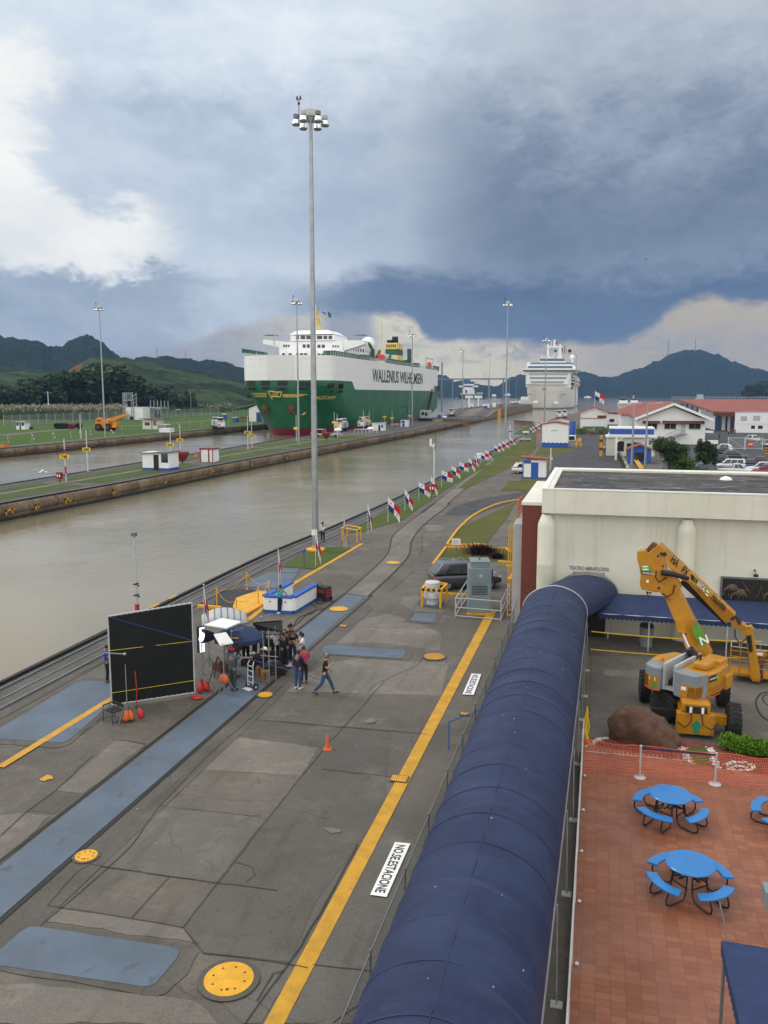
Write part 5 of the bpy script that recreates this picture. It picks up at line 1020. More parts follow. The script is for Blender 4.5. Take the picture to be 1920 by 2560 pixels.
q=MB();v=sB-sA;q.beam((0,0,0),v,.01,.06);o=q.build('belt','blue_cloth',None);o.location=sA;tag(o,'dark blue retractable belt stretched between the two steel barrier posts','barrier belt')
A_=G(1453,1921,PZ);B_=G(1980,1976,PZ);t=thing('safety_netting','orange plastic safety netting along the far edge of the terracotta plaza','safety netting',tuple(A_))
q=MB();n_=24;top=[];bot=[]
for k in range(n_+1):
 p=A_.lerp(B_,k/n_)-A_;p.y+=.10*math.sin(k*.9);bot.append(p+Vector((0,-.25,.01)));top.append(p+Vector((0,.10,.95-.07*abs(math.sin(k*.52)))))
q.loft([bot,[b_.lerp(c_,.5)+Vector((0,.06,0))for b_,c_ in zip(bot,top)],top],closed=False,cap=False);q.build('net','orange_mesh',t)
q=MB();q.tube(top,.012,5);q.build('top_cord','orange',t)
for k in(0,):
 q=MB();q.cyl((-.0,.1,0),(-.0,.1,1.25),.025,n=6);q.build('post','steel_white',t)
a=G(*s8((180,330)),.05);b_=G(*s8((900,400)),.05);q=MB();v=b_-a
for k in range(25):p=v*(k/24);q.beam(p,p+Vector((0,0,.36)),.02,.02)
for z in(.10,.26):q.beam((0,0,z),v+Vector((0,0,z)),.02,.025)
o=q.build('garden_edging','steel_white',None);o.location=a;tag(o,'low white lattice edging in front of the brown boulder','garden edging')
c=G(1665,1856);c=(G(1520,1850)+G(1700,1868))/2;c.z=0
t=MB();bm=bmesh.new();bmesh.ops.create_icosphere(bm,subdivisions=5,radius=1)
for v in bm.verts:
 p=v.co;n1_=mnoise.noise(p*1.1+Vector((3,1,2)));n2_=mnoise.noise(p*3.1);n3_=mnoise.noise(p*9)
 k=1+.24*n1_+.10*n2_+.035*n3_+.012*mnoise.noise(p*22)-.05*max(0,1-abs(mnoise.noise(p*2.2+Vector((7,1,3))))*14);cut=max(0,p.x*.5+p.z*.75-.62);v.co=p*k*(1-cut*.45)
 v.co.x*=1.02;v.co.y*=.78;v.co.z=v.co.z*.98+.15
 if v.co.z<-.25:v.co.z=-.25
me=bpy.data.meshes.new('boulder');bm.to_mesh(me);bm.free()
m,x,b,co_=newmat('boulder_rock');cc=x.mix(x.ss(x.noise(co_,1.1,8,.65),.35,.65),(.085,.042,.027),(.15,.083,.055));cc=x.mix(x.mul(x.ss(x.noise(co_,5,8,.7),.55,.7),.5),cc,(.05,.03,.022));x.put(b.inputs['Base Color'],cc);b.inputs['Roughness'].default_value=.85
bn=x.n('ShaderNodeBump');bn.inputs['Strength'].default_value=.8;bn.inputs['Distance'].default_value=.14;x.put(bn.inputs['Height'],x.noise(co_,2.6,10,.75,.6));x.put(b.inputs['Normal'],bn.outputs[0])
me.materials.append(m);[setattr(p,'use_smooth',True)for p in me.polygons]
ob=bpy.data.objects.new('boulder',me);COL.objects.link(ob);ob.location=(c.x+.02,c.y+.35,0);ob.rotation_euler=(0,0,R(-8));tag(ob,'big rounded brown boulder in the garden bed in front of the boom lift','boulder')
ob.scale=(1.12,1.05,1.08)
q=MB();random.seed(5)
def pebs(path,n_,sp,r_):
 for _ in range(n_):
  k=random.random()*(len(path)-1);i=int(k);a,b_=Vector(path[i]),Vector(path[i+1]);p=a.lerp(b_,k-i);q.sph((p.x+random.gauss(0,sp),p.y+random.gauss(0,sp),.06),(r_*random.uniform(.6,1.2),r_*random.uniform(.6,1.2),r_*.6),6,4)
pebs(px(*S(s8,(170,300),(190,260),(260,210),(330,190))),200,.06,.03);pebs(px(*S(s8,(870,265),(900,320),(940,400))),220,.06,.03);pebs(px(*S(s8,(1060,265),(1090,330),(1110,410))),220,.06,.03)
pebs(px(*S(s8,(1180,390),(1230,365),(1320,370),(1370,400),(1340,425),(1240,425),(1190,405))),260,.05,.03);pebs(px(*S(s8,(1240,395),(1310,400))),60,.05,.03)
struct(q.build('white_pebbles','pebble'),'stuff')
def leaves(mb,c_,rad,n_,s,mi=0,flat=.5,shell=.55):
 for _ in range(n_):
  while True:
   p=Vector((random.uniform(-1,1),random.uniform(-1,1),random.uniform(-1,1)))
   if shell<p.length<1:break
  p=Vector((c_[0]+p.x*rad[0],c_[1]+p.y*rad[1],c_[2]+p.z*rad[2]));a=Vector((random.gauss(0,1),random.gauss(0,1),random.gauss(0,1)*flat)).normalized();b_=a.cross(Vector((random.gauss(0,1),random.gauss(0,1),random.gauss(0,1)))).normalized();k=s*random.uniform(.6,1.3)
  mb.add([p-a*k,p+b_*k*.4,p+a*k,p-b_*k*.4],[(0,1,2,3)],mi)
q=MB();a=G(*s7((1330,1900)));b_=G(*s7((1700,1965)));a.x+=.3
for k in range(26):
 p=a.lerp(b_,k/20);leaves(q,(p.x,p.y+.10+.05*math.sin(k),.27+.03*math.sin(k*2.3)),(.34,.40,.30+.04*math.sin(k*1.7)),380,.05,shell=.3)
ob=q.build('leaves','leaf_bright',None);t=thing('hedge','clipped bright green hedge at the right of the boulder','hedge',(a.x,a.y,0));ob.parent=t;ob.matrix_parent_inverse=Matrix.Translation((-a.x,-a.y,0));q=MB();v=b_-a
for k in range(9):q.cyl((v.x*k/8,v.y*k/8+.25,0),(v.x*k/8+.05,v.y*k/8+.25,.5),.03,n=5)
q.build('stems','bark',t)
c0=G(1803,2352,2.9);t=thing('square_awning','dark blue square awning with scalloped valance at the bottom right corner','awning',(c0.x,c0.y,0))
q=MB();Wd,Dp=3.4,2.6
zt=2.95;nn=20
def pr(x_,y_):
 u=min(x_,Wd-x_)/(Wd/2);v_=min(y_,Dp-y_)/(Dp/2);return.34*min(1,min(u,v_)*1.0)+.01*math.sin(x_*9+y_*3)
rings=[[(Wd*i/nn,-Dp*j/nn,zt+pr(Wd*i/nn,Dp*j/nn)-.05)for i in range(nn+1)]for j in range(nn+1)]
q.loft(rings,closed=False,cap=False);q.build('canopy','blue_cloth',t,smooth=60)
q=MB()
def valance(q,a,b_,z,h=.24,sc=.16):
 a,b_=Vector(a),Vector(b_);L=(b_-a).length;n_=int(L/(sc/6));top=[];bot=[]
 for i in range(n_+1):p=a.lerp(b_,i/n_);top.append((p.x,p.y,z));bot.append((p.x,p.y,z-h+.06*(1-abs(math.sin(math.pi*i/6)))))
 q.loft([top,bot],closed=False,cap=False)
valance(q,(0,0),(0,-Dp),zt-.05);valance(q,(0,0),(Wd,0),zt-.05);q.build('valance','blue_cloth',t)
for x_,y_ in((.06,-.06),(.06,-Dp+.06),(Wd-.06,-.06),(Wd-.06,-Dp+.06)):q=MB();q.cyl((x_,y_,PZ),(x_,y_,2.9),.03,n=8);q.build('post','galv_dark',t)
q=MB();q.tube([(.1,-.0,2.9),(.05,.12,3.15),(-.02,.28,3.45)],.014,5);q.build('loose_rod','galv_dark',t)
l=G(1912,2360,PZ);t=thing('electrical_post','dark post with a grey box behind the square awning at the right edge','post',(l.x+.25,l.y+.35,PZ));q=MB();q.cyl((0,0,0),(0,0,2.0),.09,n=8);q.build('post','galv_dark',t);q=MB();q.b2(-.28,.3,-.25,.2,.75,1.15);q.build('box','hood_grey',t,bevel=.02);q=MB();q.b2(-.18,-.10,-.1,.1,1.5,1.75);q.build('bracket','galv_dark',t)
# ================= THEATRE =================
YF=42.5;zT=7.43;zFb=6.21
t=thing('theatre_building','cream theatre with flat dark roof, wide fascia and round pilasters','theatre',(0,YF,0))
X0,X1=-2.71,26.0
q=MB();q.b2(X0+.35,X1,.55,11.6,0,zFb+.3);q.build('wall','theatre_wall',t)
q=MB();q.b2(X0,X1,0,.5,zFb,zT);q.b2(X0,X0+.5,.5,11.7,zFb,zT);q.b2(X0,X1,11.7,12.15,zFb,zT+.02);q.build('fascia','theatre_wall',t,bevel=.02)
q=MB();q.b2(X0-.03,X1,-.03,.22,zT,zT+.06);q.b2(X0-.03,X0+.22,.22,12.0,zT,zT+.06);q.b2(X0-.03,X1,11.95,12.2,zT+.02,zT+.08);q.build('coping','clean_white',t)
q=MB();q.add([(X0+.5,.5,zT-.10),(X1,.5,zT-.10),(X1,11.7,zT-.10),(X0+.5,11.7,zT-.10)],[(0,1,2,3)]);q.build('roof','bitumen',t)
q=MB();q.lathe([(.35,0),(.30,.1),(.08,.2)],(7.1,8.4,zT-.1),10);q.build('roof_vent','clean_white',t)
for cx in(-2.47,4.33,11.4):
 q=MB();q.lathe([(.45,0),(.45,3.5),(.455,3.52),(.45,3.54),(.45,zFb-.75),(.44,zFb-.60),(.26,zFb-.12),(.24,zFb-.10)],(cx,.42,0),28);q.build('pilaster','theatre_wall',t,smooth=35)
q=MB();puttext(q,'TEATRO MIRAFLORES',.235,(-1.25+.75,.53,3.28),(1,0,0),(0,0,1),'CENTER',.010);
q=MB();v,f=textpts('TEATRO MIRAFLORES',.26,'LEFT',.008);w_=max(a for a,_ in v);sc_t=1.98/w_
q.add([(-1.28+a*sc_t,.53,3.27+b_)for a,b_ in v],f);v,f=textpts('MIRAFLORES THEATER',.20,'LEFT',.003);w_=max(a for a,_ in v);sc_t=1.6/w_;q.add([(-1.08+a*sc_t,.53,3.04+b_)for a,b_ in v],f);q.build('lettering','grey_plastic',t)
xb0,xb1=-4.05,-2.9
q=MB();q.b2(-3.75,X0+.32,.75,11.5,0,6.5);q.build('brick_wing','brick',t);q=MB();q.b2(-3.8,X0-.03,.7,11.6,6.5,6.66);q.build('brick_cap','offwhite',t)
q=MB();q.b2(-4.25,-3.76,1.3,7.5,0,5.4);q.build('side_wall','lightgrey',t)
for k in range(6):q=MB();q.beam((-4.5,1.5+k*1.1,.4+k*.0),(-4.28,1.5+k*1.1,.4),.05,.05);q.beam((-4.5,1.5+k*1.1,.3),(-4.5,1.5+k*1.1,5.3),.04,.04);q.build('cable_rack','yellow',t)
q=MB();
for z in(5.5,5.9,6.3):q.beam((-4.25,3.5,z),(-4.25,6.5,z),.05,.05)
for y in(3.5,4.5,5.5,6.5):q.beam((-4.25,y,5.4),(-4.25,y,6.35),.05,.05)
q.build('roof_rail','orange',t)
xa,_y,za=Q(*s7((1355,780)),YF+.5);xb_=Q(*s7((1700,780)),YF+.5).x+2
zb_=Q(*s7((1355,910)),YF+.5).z-.3
t2=thing('relief_panel','dark bronze relief panel with figures on the theatre wall, above the blue canopy','relief',((xa+xb_)/2,YF+.5,(za+zb_)/2));w_=(xb_-xa)/2;h_=(za-zb_)/2
q=MB();q.b2(-w_,w_,-.06,.04,-h_,h_);q.build('panel','black',t2)
q=MB();
for s_ in((-w_,-w_+.07),(w_-.07,w_)):q.b2(*s_,-.10,-.061,-h_,h_)
q.b2(-w_+.07,w_-.07,-.10,-.061,h_-.07,h_);q.build('frame','galv_dark',t2)
m,x,b,co_=newmat('bronze');x.put(b.inputs['Base Color'],x.mix(x.ss(x.noise(co_,3,7,.7),.35,.65),(.05,.035,.02),(.16,.11,.07)));b.inputs['Roughness'].default_value=.5
q=MB();random.seed(9)
for k in range(14):x_=-w_+.4+k*.32;z_=random.uniform(-.3,.25);q.beam((x_,-.08,z_-.3),(x_+random.uniform(-.5,.6),-.08,z_+.3),.03,.05)
for(x_,z_)in((-w_+.55,.12),(-w_+.9,-.1),(w_*.1,.0),(w_*.4,.1)):
 q.sph((x_,-.08,z_),(.26,.09,.20),10,6);q.tube([(x_-.2,-.1,z_),(x_-.38,-.1,z_-.12),(x_-.42,-.08,z_-.35)],[.08,.06,.05],7);q.tube([(x_+.15,-.1,z_),(x_+.3,-.1,z_-.18)],[.09,.05],7)
q.build('figures','bronze',t2)
l=Q(*s7((1575,770)),YF+.45);t2=thing('wall_spotlight','black spotlight on a bracket on the theatre wall above the relief','spotlight',tuple(l));q=MB();q.b2(-.09,.11,-.25,-.1,-.06,.06);q.build('lamp','black',t2);q=MB();q.tube([(0,.1,.15),(0,-.12,.2),(0,-.17,.05)],.02,6);q.sph((-.05,-.12,.25),.06,8,5);q.build('bracket','galv_dark',t2)
Yc=40.3;zc=Q(*s7((620,1040)),Yc).z;zr_=Q(*s7((620,885)),YF-.1).z
t=thing('facade_canopy','blue canopy with scalloped valance along the theatre wall, crossed by the boom lift','canopy',(0,Yc,0))
xL,xR=.25,22;q=MB();rings=[]
for f_ in range(11):
 a=f_/10;yy=(YF-.15-Yc)*a;z=zc+.10+(zr_-zc-.1)*math.sin(a*math.pi/2)**.8;rings.append([(xL+(xR-xL)*k/60+(0),yy,z-(.015*abs(math.sin(k*1.0))))for k in range(61)])
q.loft(rings,closed=False,cap=False);q.build('canopy','blue_cloth',t,smooth=60)
q=MB();valance(q,(xL,0),(xR,0),zc+.10,.24,.20);q.build('valance','blue_cloth',t)
q=MB();q.tube([(xL,.05,zc+.1),(xR,.05,zc+.1)],.025,6);q.build('front_beam','steel_white',t)
for xx in(G(*s7((887,1305))).x,G(*s7((1365,1265))).x,8.6):q=MB();q.cyl((xx,.05,0),(xx,.05,zc+.1),.03,n=8);q.build('post','steel_white',t)
for xx in(.75,2.3,4.6,6.9):q=MB();q.cyl((xx,1.7,0),(xx,1.7,zc+.1),.025,n=8);q.build('post','steel_white',t)
l=Vector((2.55,41.3,0));t=thing('waste_bin','grey round waste bin under the blue facade canopy','bin',tuple(l));q=MB();q.lathe([(.28,0),(.34,.95),(.34,1.0),(.25,1.05)],(0,0,0),16);q.build('bin_body','grey_plastic',t,smooth=40);q=MB();q.lathe([(.35,.98),(.30,1.12),(.1,1.18)],(0,0,0),16);q.build('lid','black',t,smooth=40)
bl,brr=G(1172,1535),G(1228,1536);W_=(brr-bl).length
t=thing('machinery_cabinet','tall pale blue grey machinery cabinet with louvres and a capped roof vent beside the car','cabinet',((bl.x+brr.x)/2,bl.y+.0,0),math.atan2(brr.y-bl.y,brr.x-bl.x)+R(2))
hT=Q(1174,1420,bl.y).z;dpt=1.55
mat('cabinet_blue',(.20,.255,.28),.45,nz=(.8,.1),nz2=(2.5,.62,(.33,.34,.33),.5))
q=MB();q.b2(-W_/2,W_/2,0,dpt,.0,hT);q.build('body','cabinet_blue',t,bevel=.012)
q=MB();q.b2(-W_/2+.12,W_/2-.1,.25,dpt-.1,hT,hT+.30);q.b2(-W_/2+.08,W_/2-.06,.2,dpt-.05,hT+.30,hT+.34);q.build('roof_cap','cabinet_blue',t,bevel=.01);q=MB();q.cyl((0,.8,hT+.34),(0,.8,hT+.48),.05,n=8);q.build('vent_cap','galv_dark',t)
q=MB();q.b2(-W_/2+.14,W_/2-.18,-.02,-.003,hT-.85,hT-.22);q.build('door','cabinet_blue',t,bevel=.004);q=MB();q.b2(-.05,.10,-.03,-.021,hT-.48,hT-.33);q.build('warning_label','lightgrey',t)
q=MB();[q.b2(-W_/2+.16,W_/2-.2,-.012,-.002,hT-1.48+.09*k,hT-1.44+.09*k)for k in range(6)];q.build('louvre','black',t)
q=MB();q.b2(W_/2+.001,W_/2+.09,.25,dpt-.15,hT-1.0,hT-.15);q.build('radiator_grille','black',t)
q=MB();q.b2(-W_/2-.12,W_/2+.12,-.14,-.02,0,.12);q.b2(W_/2+.02,W_/2+.14,-.14,1.2,0,.13);q.build('plinth_kerb','yellow',t)
q=MB();q.add([(-W_/2+.1,-.04,.14),(W_/2-.05,-.04,.14),(W_/2-.05,-.003,.55),(-W_/2+.1,-.003,.55)],[(0,1,2,3)]);q.build('drip_plate','cabinet_blue',t)
def rail_frame(name,label,P_,H_,m,r=.03,mids=(.5,),parts='rail',cat='guard rail',z0=.05):
 o0=Vector(P_[0]);t=thing(name,label,cat,tuple(o0))
 for p in P_:v=Vector(p)-o0;q=MB();q.cyl((v.x,v.y,0),(v.x,v.y,H_),r,n=8);q.build('post',m,t)
 for k in(1.0,)+tuple(mids):
  for a,b_ in zip(P_,P_[1:]):
   a,b_=Vector(a)-o0,Vector(b_)-o0;q=MB();q.cyl((a.x,a.y,H_*k),(b_.x,b_.y,H_*k),r*.9,n=8);q.build('rail',m,t)
 return t
A1,A2=G(*sv((525,1085))),G(*sv((1197,1140)));B1=G(*sv((700,800)));B2=G(*sv((1325,850)))
hR=Q(*sv((545,800)),A1.y).z
rail_frame('guard_rail','light grey tube guard rail surrounding the blue grey machinery cabinet',[tuple(B1),tuple((A1+B1)/2),tuple(A1),tuple(A2),tuple((A2+B2)/2),tuple(B2)],hR,'lightgrey',.032,(.08,.52))
l=G(*sv((185,900)));t=thing('vent_cowl','round steel mushroom vent standing inside the yellow and black frame','roof vent',tuple(l))
q=MB();q.box((0,0,.04),(1.1,1.1,.08));q.build('base_plate','blue_deck',t);q=MB();q.lathe([(.34,.08),(.34,.40),(.52,.46),(.55,.62),(.50,.78),(.38,.84),(.38,.95),(.43,.98),(.43,1.36),(.40,1.40),(.02,1.42)],(0,0,0),28);q.build('cowl','steel_white',t,smooth=35)
P_=[G(*sv(p))for p in((30,930),(302,950),(395,850),(110,800))];hF=Q(*sv((30,690)),P_[0].y).z
t=thing('safety_barrier','yellow and black striped guard frame around the steel mushroom vent','guard frame',tuple(P_[0]));o0=P_[0]
for p in P_:v=p-o0;q=MB();q.b2(v.x-.06,v.x+.06,v.y-.06,v.y+.06,0,hF);q.build('post','yellow',t)
for i in range(4):
 a,b_=P_[i]-o0,P_[(i+1)%4]-o0
 for k in range(7):q=MB();u0,u1=a.lerp(b_,k/7),a.lerp(b_,(k+1)/7);q.beam((u0.x,u0.y,hF+.07),(u1.x,u1.y,hF+.07),.12,.14);q.build('bar_band','black' if(k%2==0 and i==0)else 'yellow',t)
P_=[G(*s6(p))for p in((510,640),(598,655),(622,640),(540,622))];hF=Q(*s6((510,568)),P_[0].y).z
rail_frame('rail_frame','open yellow square rail frame on the lawn beside the man in white','[x]' and[tuple(P_[0]),tuple(P_[1]),tuple(P_[2]),tuple(P_[3]),tuple(P_[0]+Vector((.01,.01,0)))],hF,'yellow',.06,(),cat='rail frame')
l=G(*s5((1328,335)));t=thing('blue_standpipe','short blue pipe post with a valve head on the narrow lawn','standpipe',tuple(l));q=MB();q.cyl((0,0,0),(0,0,1.25),.05,n=8);q.build('pipe','blue_deck',t);q=MB();q.b2(-.14,.08,-.08,.08,1.15,1.35);q.build('valve_head','bluepaint',t,bevel=.02)
l=G(1140,1397);zt=Q(1140,1348,l.y).z;t=thing('notice_sign','small white notice sign on a thin post in the yellow edged lawn','sign',tuple(l));q=MB();q.cyl((0,0,0),(0,0,zt),.025,n=6);q.build('post','galv_dark',t);q=MB();zz=Q(1140,1362,l.y).z;q.b2(-.32,.32,-.04,-.02,zz,zt+.05);q.build('panel','clean_white',t)
q=MB();[q.b2(-.26+.03*(k%2),.26-.05*(k%3),-.046,-.0402,zz+.07+.09*k,zz+.10+.09*k)for k in range(4)];q.build('small_print','grey_plastic',t)
def kerb(pts,label,w=.16,h=.14,m='yellow',sm=False):
 P_=[Vector(p)for p in pts];o0=P_[0];q=MB()
 if sm:P_=smoothline(P_,6)
 for a,b_ in zip(P_,P_[1:]):q.beam((a.x-o0.x,a.y-o0.y,h/2),(b_.x-o0.x,b_.y-o0.y,h/2),w,h)
 o=q.build('kerb',m,None);o.location=(o0.x,o0.y,.004);return tag(o,label,'kerb')
kerb(px(*S(s6,(1558,403),(1430,430),(1300,490),(1215,562),(1170,615),(1132,670))),'curving yellow kerb along the dry lawn by the asphalt branch',sm=True)
kerb(px(*S(s6,(1132,672),(1365,674),(1290,667))),'short straight yellow kerb at the tip of the dry lawn')
kerb(px(*S(s6,(1048,790),(1125,688),(1480,694),(1500,712),(1570,716))),'yellow kerb on the far side of the planted bed')
kerb(px(*S(s6,(1048,790),(1100,786))),'yellow kerb corner behind the car')
kerb(px(*S(s6,(1435,772),(1540,782),(1560,800),(1545,830))),'yellow kerb right of the cabinet')
kerb(px(*S(s6,(1480,798),(1545,805))),'short yellow parking stop at the far side of the bay');kerb(px(*S(s6,(1500,888),(1530,852))),'thick yellow wheel stop near the car bonnet',.3,.2);kerb(px(*S(s6,(1105,965),(1250,972))),'yellow kerb between the vent cowl and the cabinet');kerb(px(*S(s6,(1510,998),(1570,1000))),'yellow kerb stub at the fence by the cabinet')
l=G(*s6((1335,725)));q=MB()
for _ in range(520):
 a=random.uniform(0,6.28);r_=abs(random.gauss(0,.45));b_=Vector((math.cos(a)*r_*1.5,math.sin(a)*r_,0.05));tt=b_+Vector((math.cos(a)*.28,math.sin(a)*.28,random.uniform(.35,.8)));s_=Vector((-math.sin(a),math.cos(a),0))*.035
 q.add([b_-s_,b_+s_,(b_+tt)/2+s_*1.3+Vector((0,0,.06)),tt,(b_+tt)/2-s_*1.3+Vector((0,0,.06))],[(0,1,2,3,4)])
o=q.build('shrub','leaf_purple',None);o.location=l;tag(o,'dark purple spiky shrub behind the cabinet in the yellow edged bed','shrub')
dup_=o.copy();COL.objects.link(dup_);dup_.location=G(*s6((1425,750)));dup_.scale=(.45,.5,.6);dup_['label']='smaller dark purple spiky shrub right of the larger one'
for p,ty,lab in((s6((1042,378)),s6((0,308))[1],'red hose cabinet on a post between the flags of the near wall'),(s1((388,1312)),s1((0,1245))[1],'red hose cabinet on the centre wall beside the 740 sign')):
 l=G(*p);h=Q(p[0],ty,l.y).z;t=thing('hose_cabinet',lab,'hose cabinet',tuple(l),0,'red hose cabinets');q=MB();q.cyl((0,0,0),(0,0,h*.5),.08,n=8);q.build('post','dark_red',t);q=MB();w_=h*.26;q.b2(-w_,w_,-.25,.25,h*.35,h);q.build('cabinet','dark_red',t,bevel=.05);q=MB();q.b2(-w_*.65,-w_*.2,-.27,-.255,h*.55,h*.78);q.b2(w_*.2,w_*.65,-.27,-.255,h*.55,h*.78);q.build('label_plate','clean_white',t);q=MB();q.b2(-w_*2,w_*2,-.5,.5,0,.05);q.build('pad','concrete_light',t)
# ================= VEHICLES =================
def car(loc,rz,label,paint,L=4.4,W=1.82,Hh=1.65,style='suv',group=None,cat='car',name='parked_car'):
 t=thing(name,label,cat,tuple(loc),rz,group);hl,hw=L/2,W/2
 def ring(x,zb,zt,w):
  w*=1.06;zt+=.03;return[(x,-w*.9,zb),(x,-w,zb+.18),(x,-w*1.0,zb+(zt-zb)*.62),(x,-w*.93,zt),(x,w*.93,zt),(x,w,zb+(zt-zb)*.62),(x,w,zb+.18),(x,w*.9,zb)]
 belt=Hh*.60
 st=[(-hl,.42,belt*.80,.80),(-hl+.06,.30,belt*.97,.92),(-hl*.75,.24,belt*1.0,1.0),(0,.22,belt,1.0),(hl*.40,.22,belt*.98,1.0),(hl*.80,.24,belt*.86,.97),(hl-.08,.28,belt*.72,.88),(hl,.36,belt*.58,.76)]
 if style=='pickup':st=[(-hl,.42,belt*.9,.9),(-hl+.06,.34,belt,.97),(-hl*.2,.3,belt,1),(0,.3,belt,1.0),(hl*.40,.3,belt*1.0,1.0),(hl*.80,.3,belt*.94,.97),(hl-.08,.3,belt*.82,.92),(hl,.36,belt*.66,.85)]
 q=MB();q.loft([ring(x,zb,zt,hw*w_)for x,zb,zt,w_ in st]);bo=q.build('body',paint,t,smooth=80);sm_=bo.modifiers.new('s','SUBSURF');sm_.levels=sm_.render_levels=2
 if style=='suv':cab=[(-hl*.97,-hl*.70),(hl*.44,hl*.06)]
 elif style=='van':cab=[(-hl*.97,-hl*.90),(hl*.66,hl*.34)]
 elif style=='sedan':cab=[(-hl*.72,-hl*.40),(hl*.46,hl*.10)]
 else:cab=[(-hl*.18,-hl*.12),(hl*.52,hl*.22)]
 xb0,xt0=cab[0];xb1,xt1=cab[1];w1=hw*.93;w2=hw*.76;z1=belt-.02;z2=Hh
 def frus(a0,a1,b0,b1,wa,wb,za,zb):return[[(a0,-wa,za),(a1,-wa,za),(a1,wa,za),(a0,wa,za)],[(b0,-wb,zb),(b1,-wb,zb),(b1,wb,zb),(b0,wb,zb)]]
 q=MB();q.loft(frus(xb0,xb1,xt0,xt1,w1,w2,z1,z2));q.build('cabin',paint,t,bevel=.10,smooth=80,seg=3)
 q=MB();zt=z2-.10;zb_=z1+.05
 def cp(f_,u,s,o=.012):
  wz=zb_+(zt-zb_)*u;k=(wz-z1)/(z2-z1);xa=xb0+(xt0-xb0)*k;xb=xb1+(xt1-xb1)*k;return(xa+(xb-xa)*f_,s*(w1+(w2-w1)*k+o),wz)
 segs={'suv':((.20,.50),(.53,.93)),'van':((.10,.36),(.39,.64),(.67,.94)),'sedan':((.16,.50),(.53,.92)),'pickup':((.08,.46),(.50,.93))}[style]
 for s in(-1,1):
  for f0_,f1_ in segs:tap=.10 if f0_<.25 and style!='van' else.0;q.add([cp(f0_+(tap*.2),0+.25*tap*4*.5,s),cp(f1_,0,s),cp(f1_-.02*(f1_>.9),1,s),cp(f0_+tap,1,s)],[(0,1,2,3)])
 def ep(x0_,x1_,o):
  P=[]
  for wz,sy in((zb_,-.88),(zb_,.88),(zt,.84),(zt,-.84)):k=(wz-z1)/(z2-z1);P.append((x0_+(x1_-x0_)*k+o,sy*(w1+(w2-w1)*k),wz))
  q.add(P,[(0,1,2,3)])
 ep(xb1,xt1,.015);ep(xb0,xt0,-.015);q.build('windows','dark_glass',t)
 wr=.34 if style!='pickup' else.38
 for x_ in(-hl*.60,hl*.62):
  for s in(-1,1):
   q=MB();q.cyl((x_,s*(hw-.19),wr),(x_,s*(hw+.015),wr),wr,n=20);w_=q.build('wheel','rubber',t,smooth=40);q=MB();q.cyl((x_,s*(hw+.0),wr),(x_,s*(hw+.03),wr),wr*.62,n=16);
   q.build('rim','lightgrey',w_,smooth=40);q=MB()
   for k in range(5):a=k*1.2566;q.beam((x_+math.cos(a)*wr*.16,s*(hw+.035),wr+math.sin(a)*wr*.16),(x_+math.cos(a)*wr*.5,s*(hw+.035),wr+math.sin(a)*wr*.5),.04,.05,up=(0,1,0))
   q.build('hub_slots','black',w_)
 for s in(-1,1):
  q=MB();q.b2(hl-.16,hl-.03,s*hw*.48,s*hw*.80,belt*.60,belt*.72);q.build('headlight','lightgrey',t,bevel=.02)
  q=MB();q.b2(-hl+.03,-hl+.24,s*hw*.50,s*(hw*.84),belt*.74,belt*.90);q.build('tail_light','red',t,bevel=.03)
  q=MB();q.b2(xb1-.35,xb1-.20,s*(hw+.0),s*(hw+.18),belt,belt+.12);q.build('mirror',paint,t,bevel=.02)
 if style=='suv':
  q=MB();
  for s in(-1,1):q.tube([(xt0+.1,s*w2*.93,z2+.01),(xt0+.25,s*w2*.93,z2+.06),(xt1-.2,s*w2*.93,z2+.05),(xt1,s*w2*.93,z2-.02)],.018,5)
  q.build('roof_rail','lightgrey',t)
 if style=='pickup':q=MB();q.b2(-hl+.12,-hl*.2-.02,-hw*.82,hw*.82,belt-.02,belt+.012);q.build('cargo_bed','black',t)
 return t
for n,c_ in dict(paint_grey=(.055,.058,.072),paint_white=(.70,.72,.74),paint_dark=(.03,.035,.04),paint_red=(.30,.015,.02),paint_maroon=(.12,.01,.02),paint_blue=(.02,.05,.16),paint_green=(.04,.07,.055),paint_silver=(.35,.37,.38),paint_navy=(.02,.03,.06)).items():mat(n,c_,.28,.15,nz=(1,.04),coat=.7)
w1_,w2_=G(*sv((400,690))),G(*sv((1215,655)));aa=math.atan2(w2_.y-w1_.y,w2_.x-w1_.x);Lc=4.55;cc=w1_+Vector((math.cos(aa),math.sin(aa),0))*Lc*.30
t=car((cc.x-math.sin(aa)*.86,cc.y+math.cos(aa)*.86,0),aa,'dark grey SUV parked behind the blue grey machinery cabinet','paint_grey',L=Lc,W=1.84*Lc/4.5,Hh=1.68*Lc/4.5)
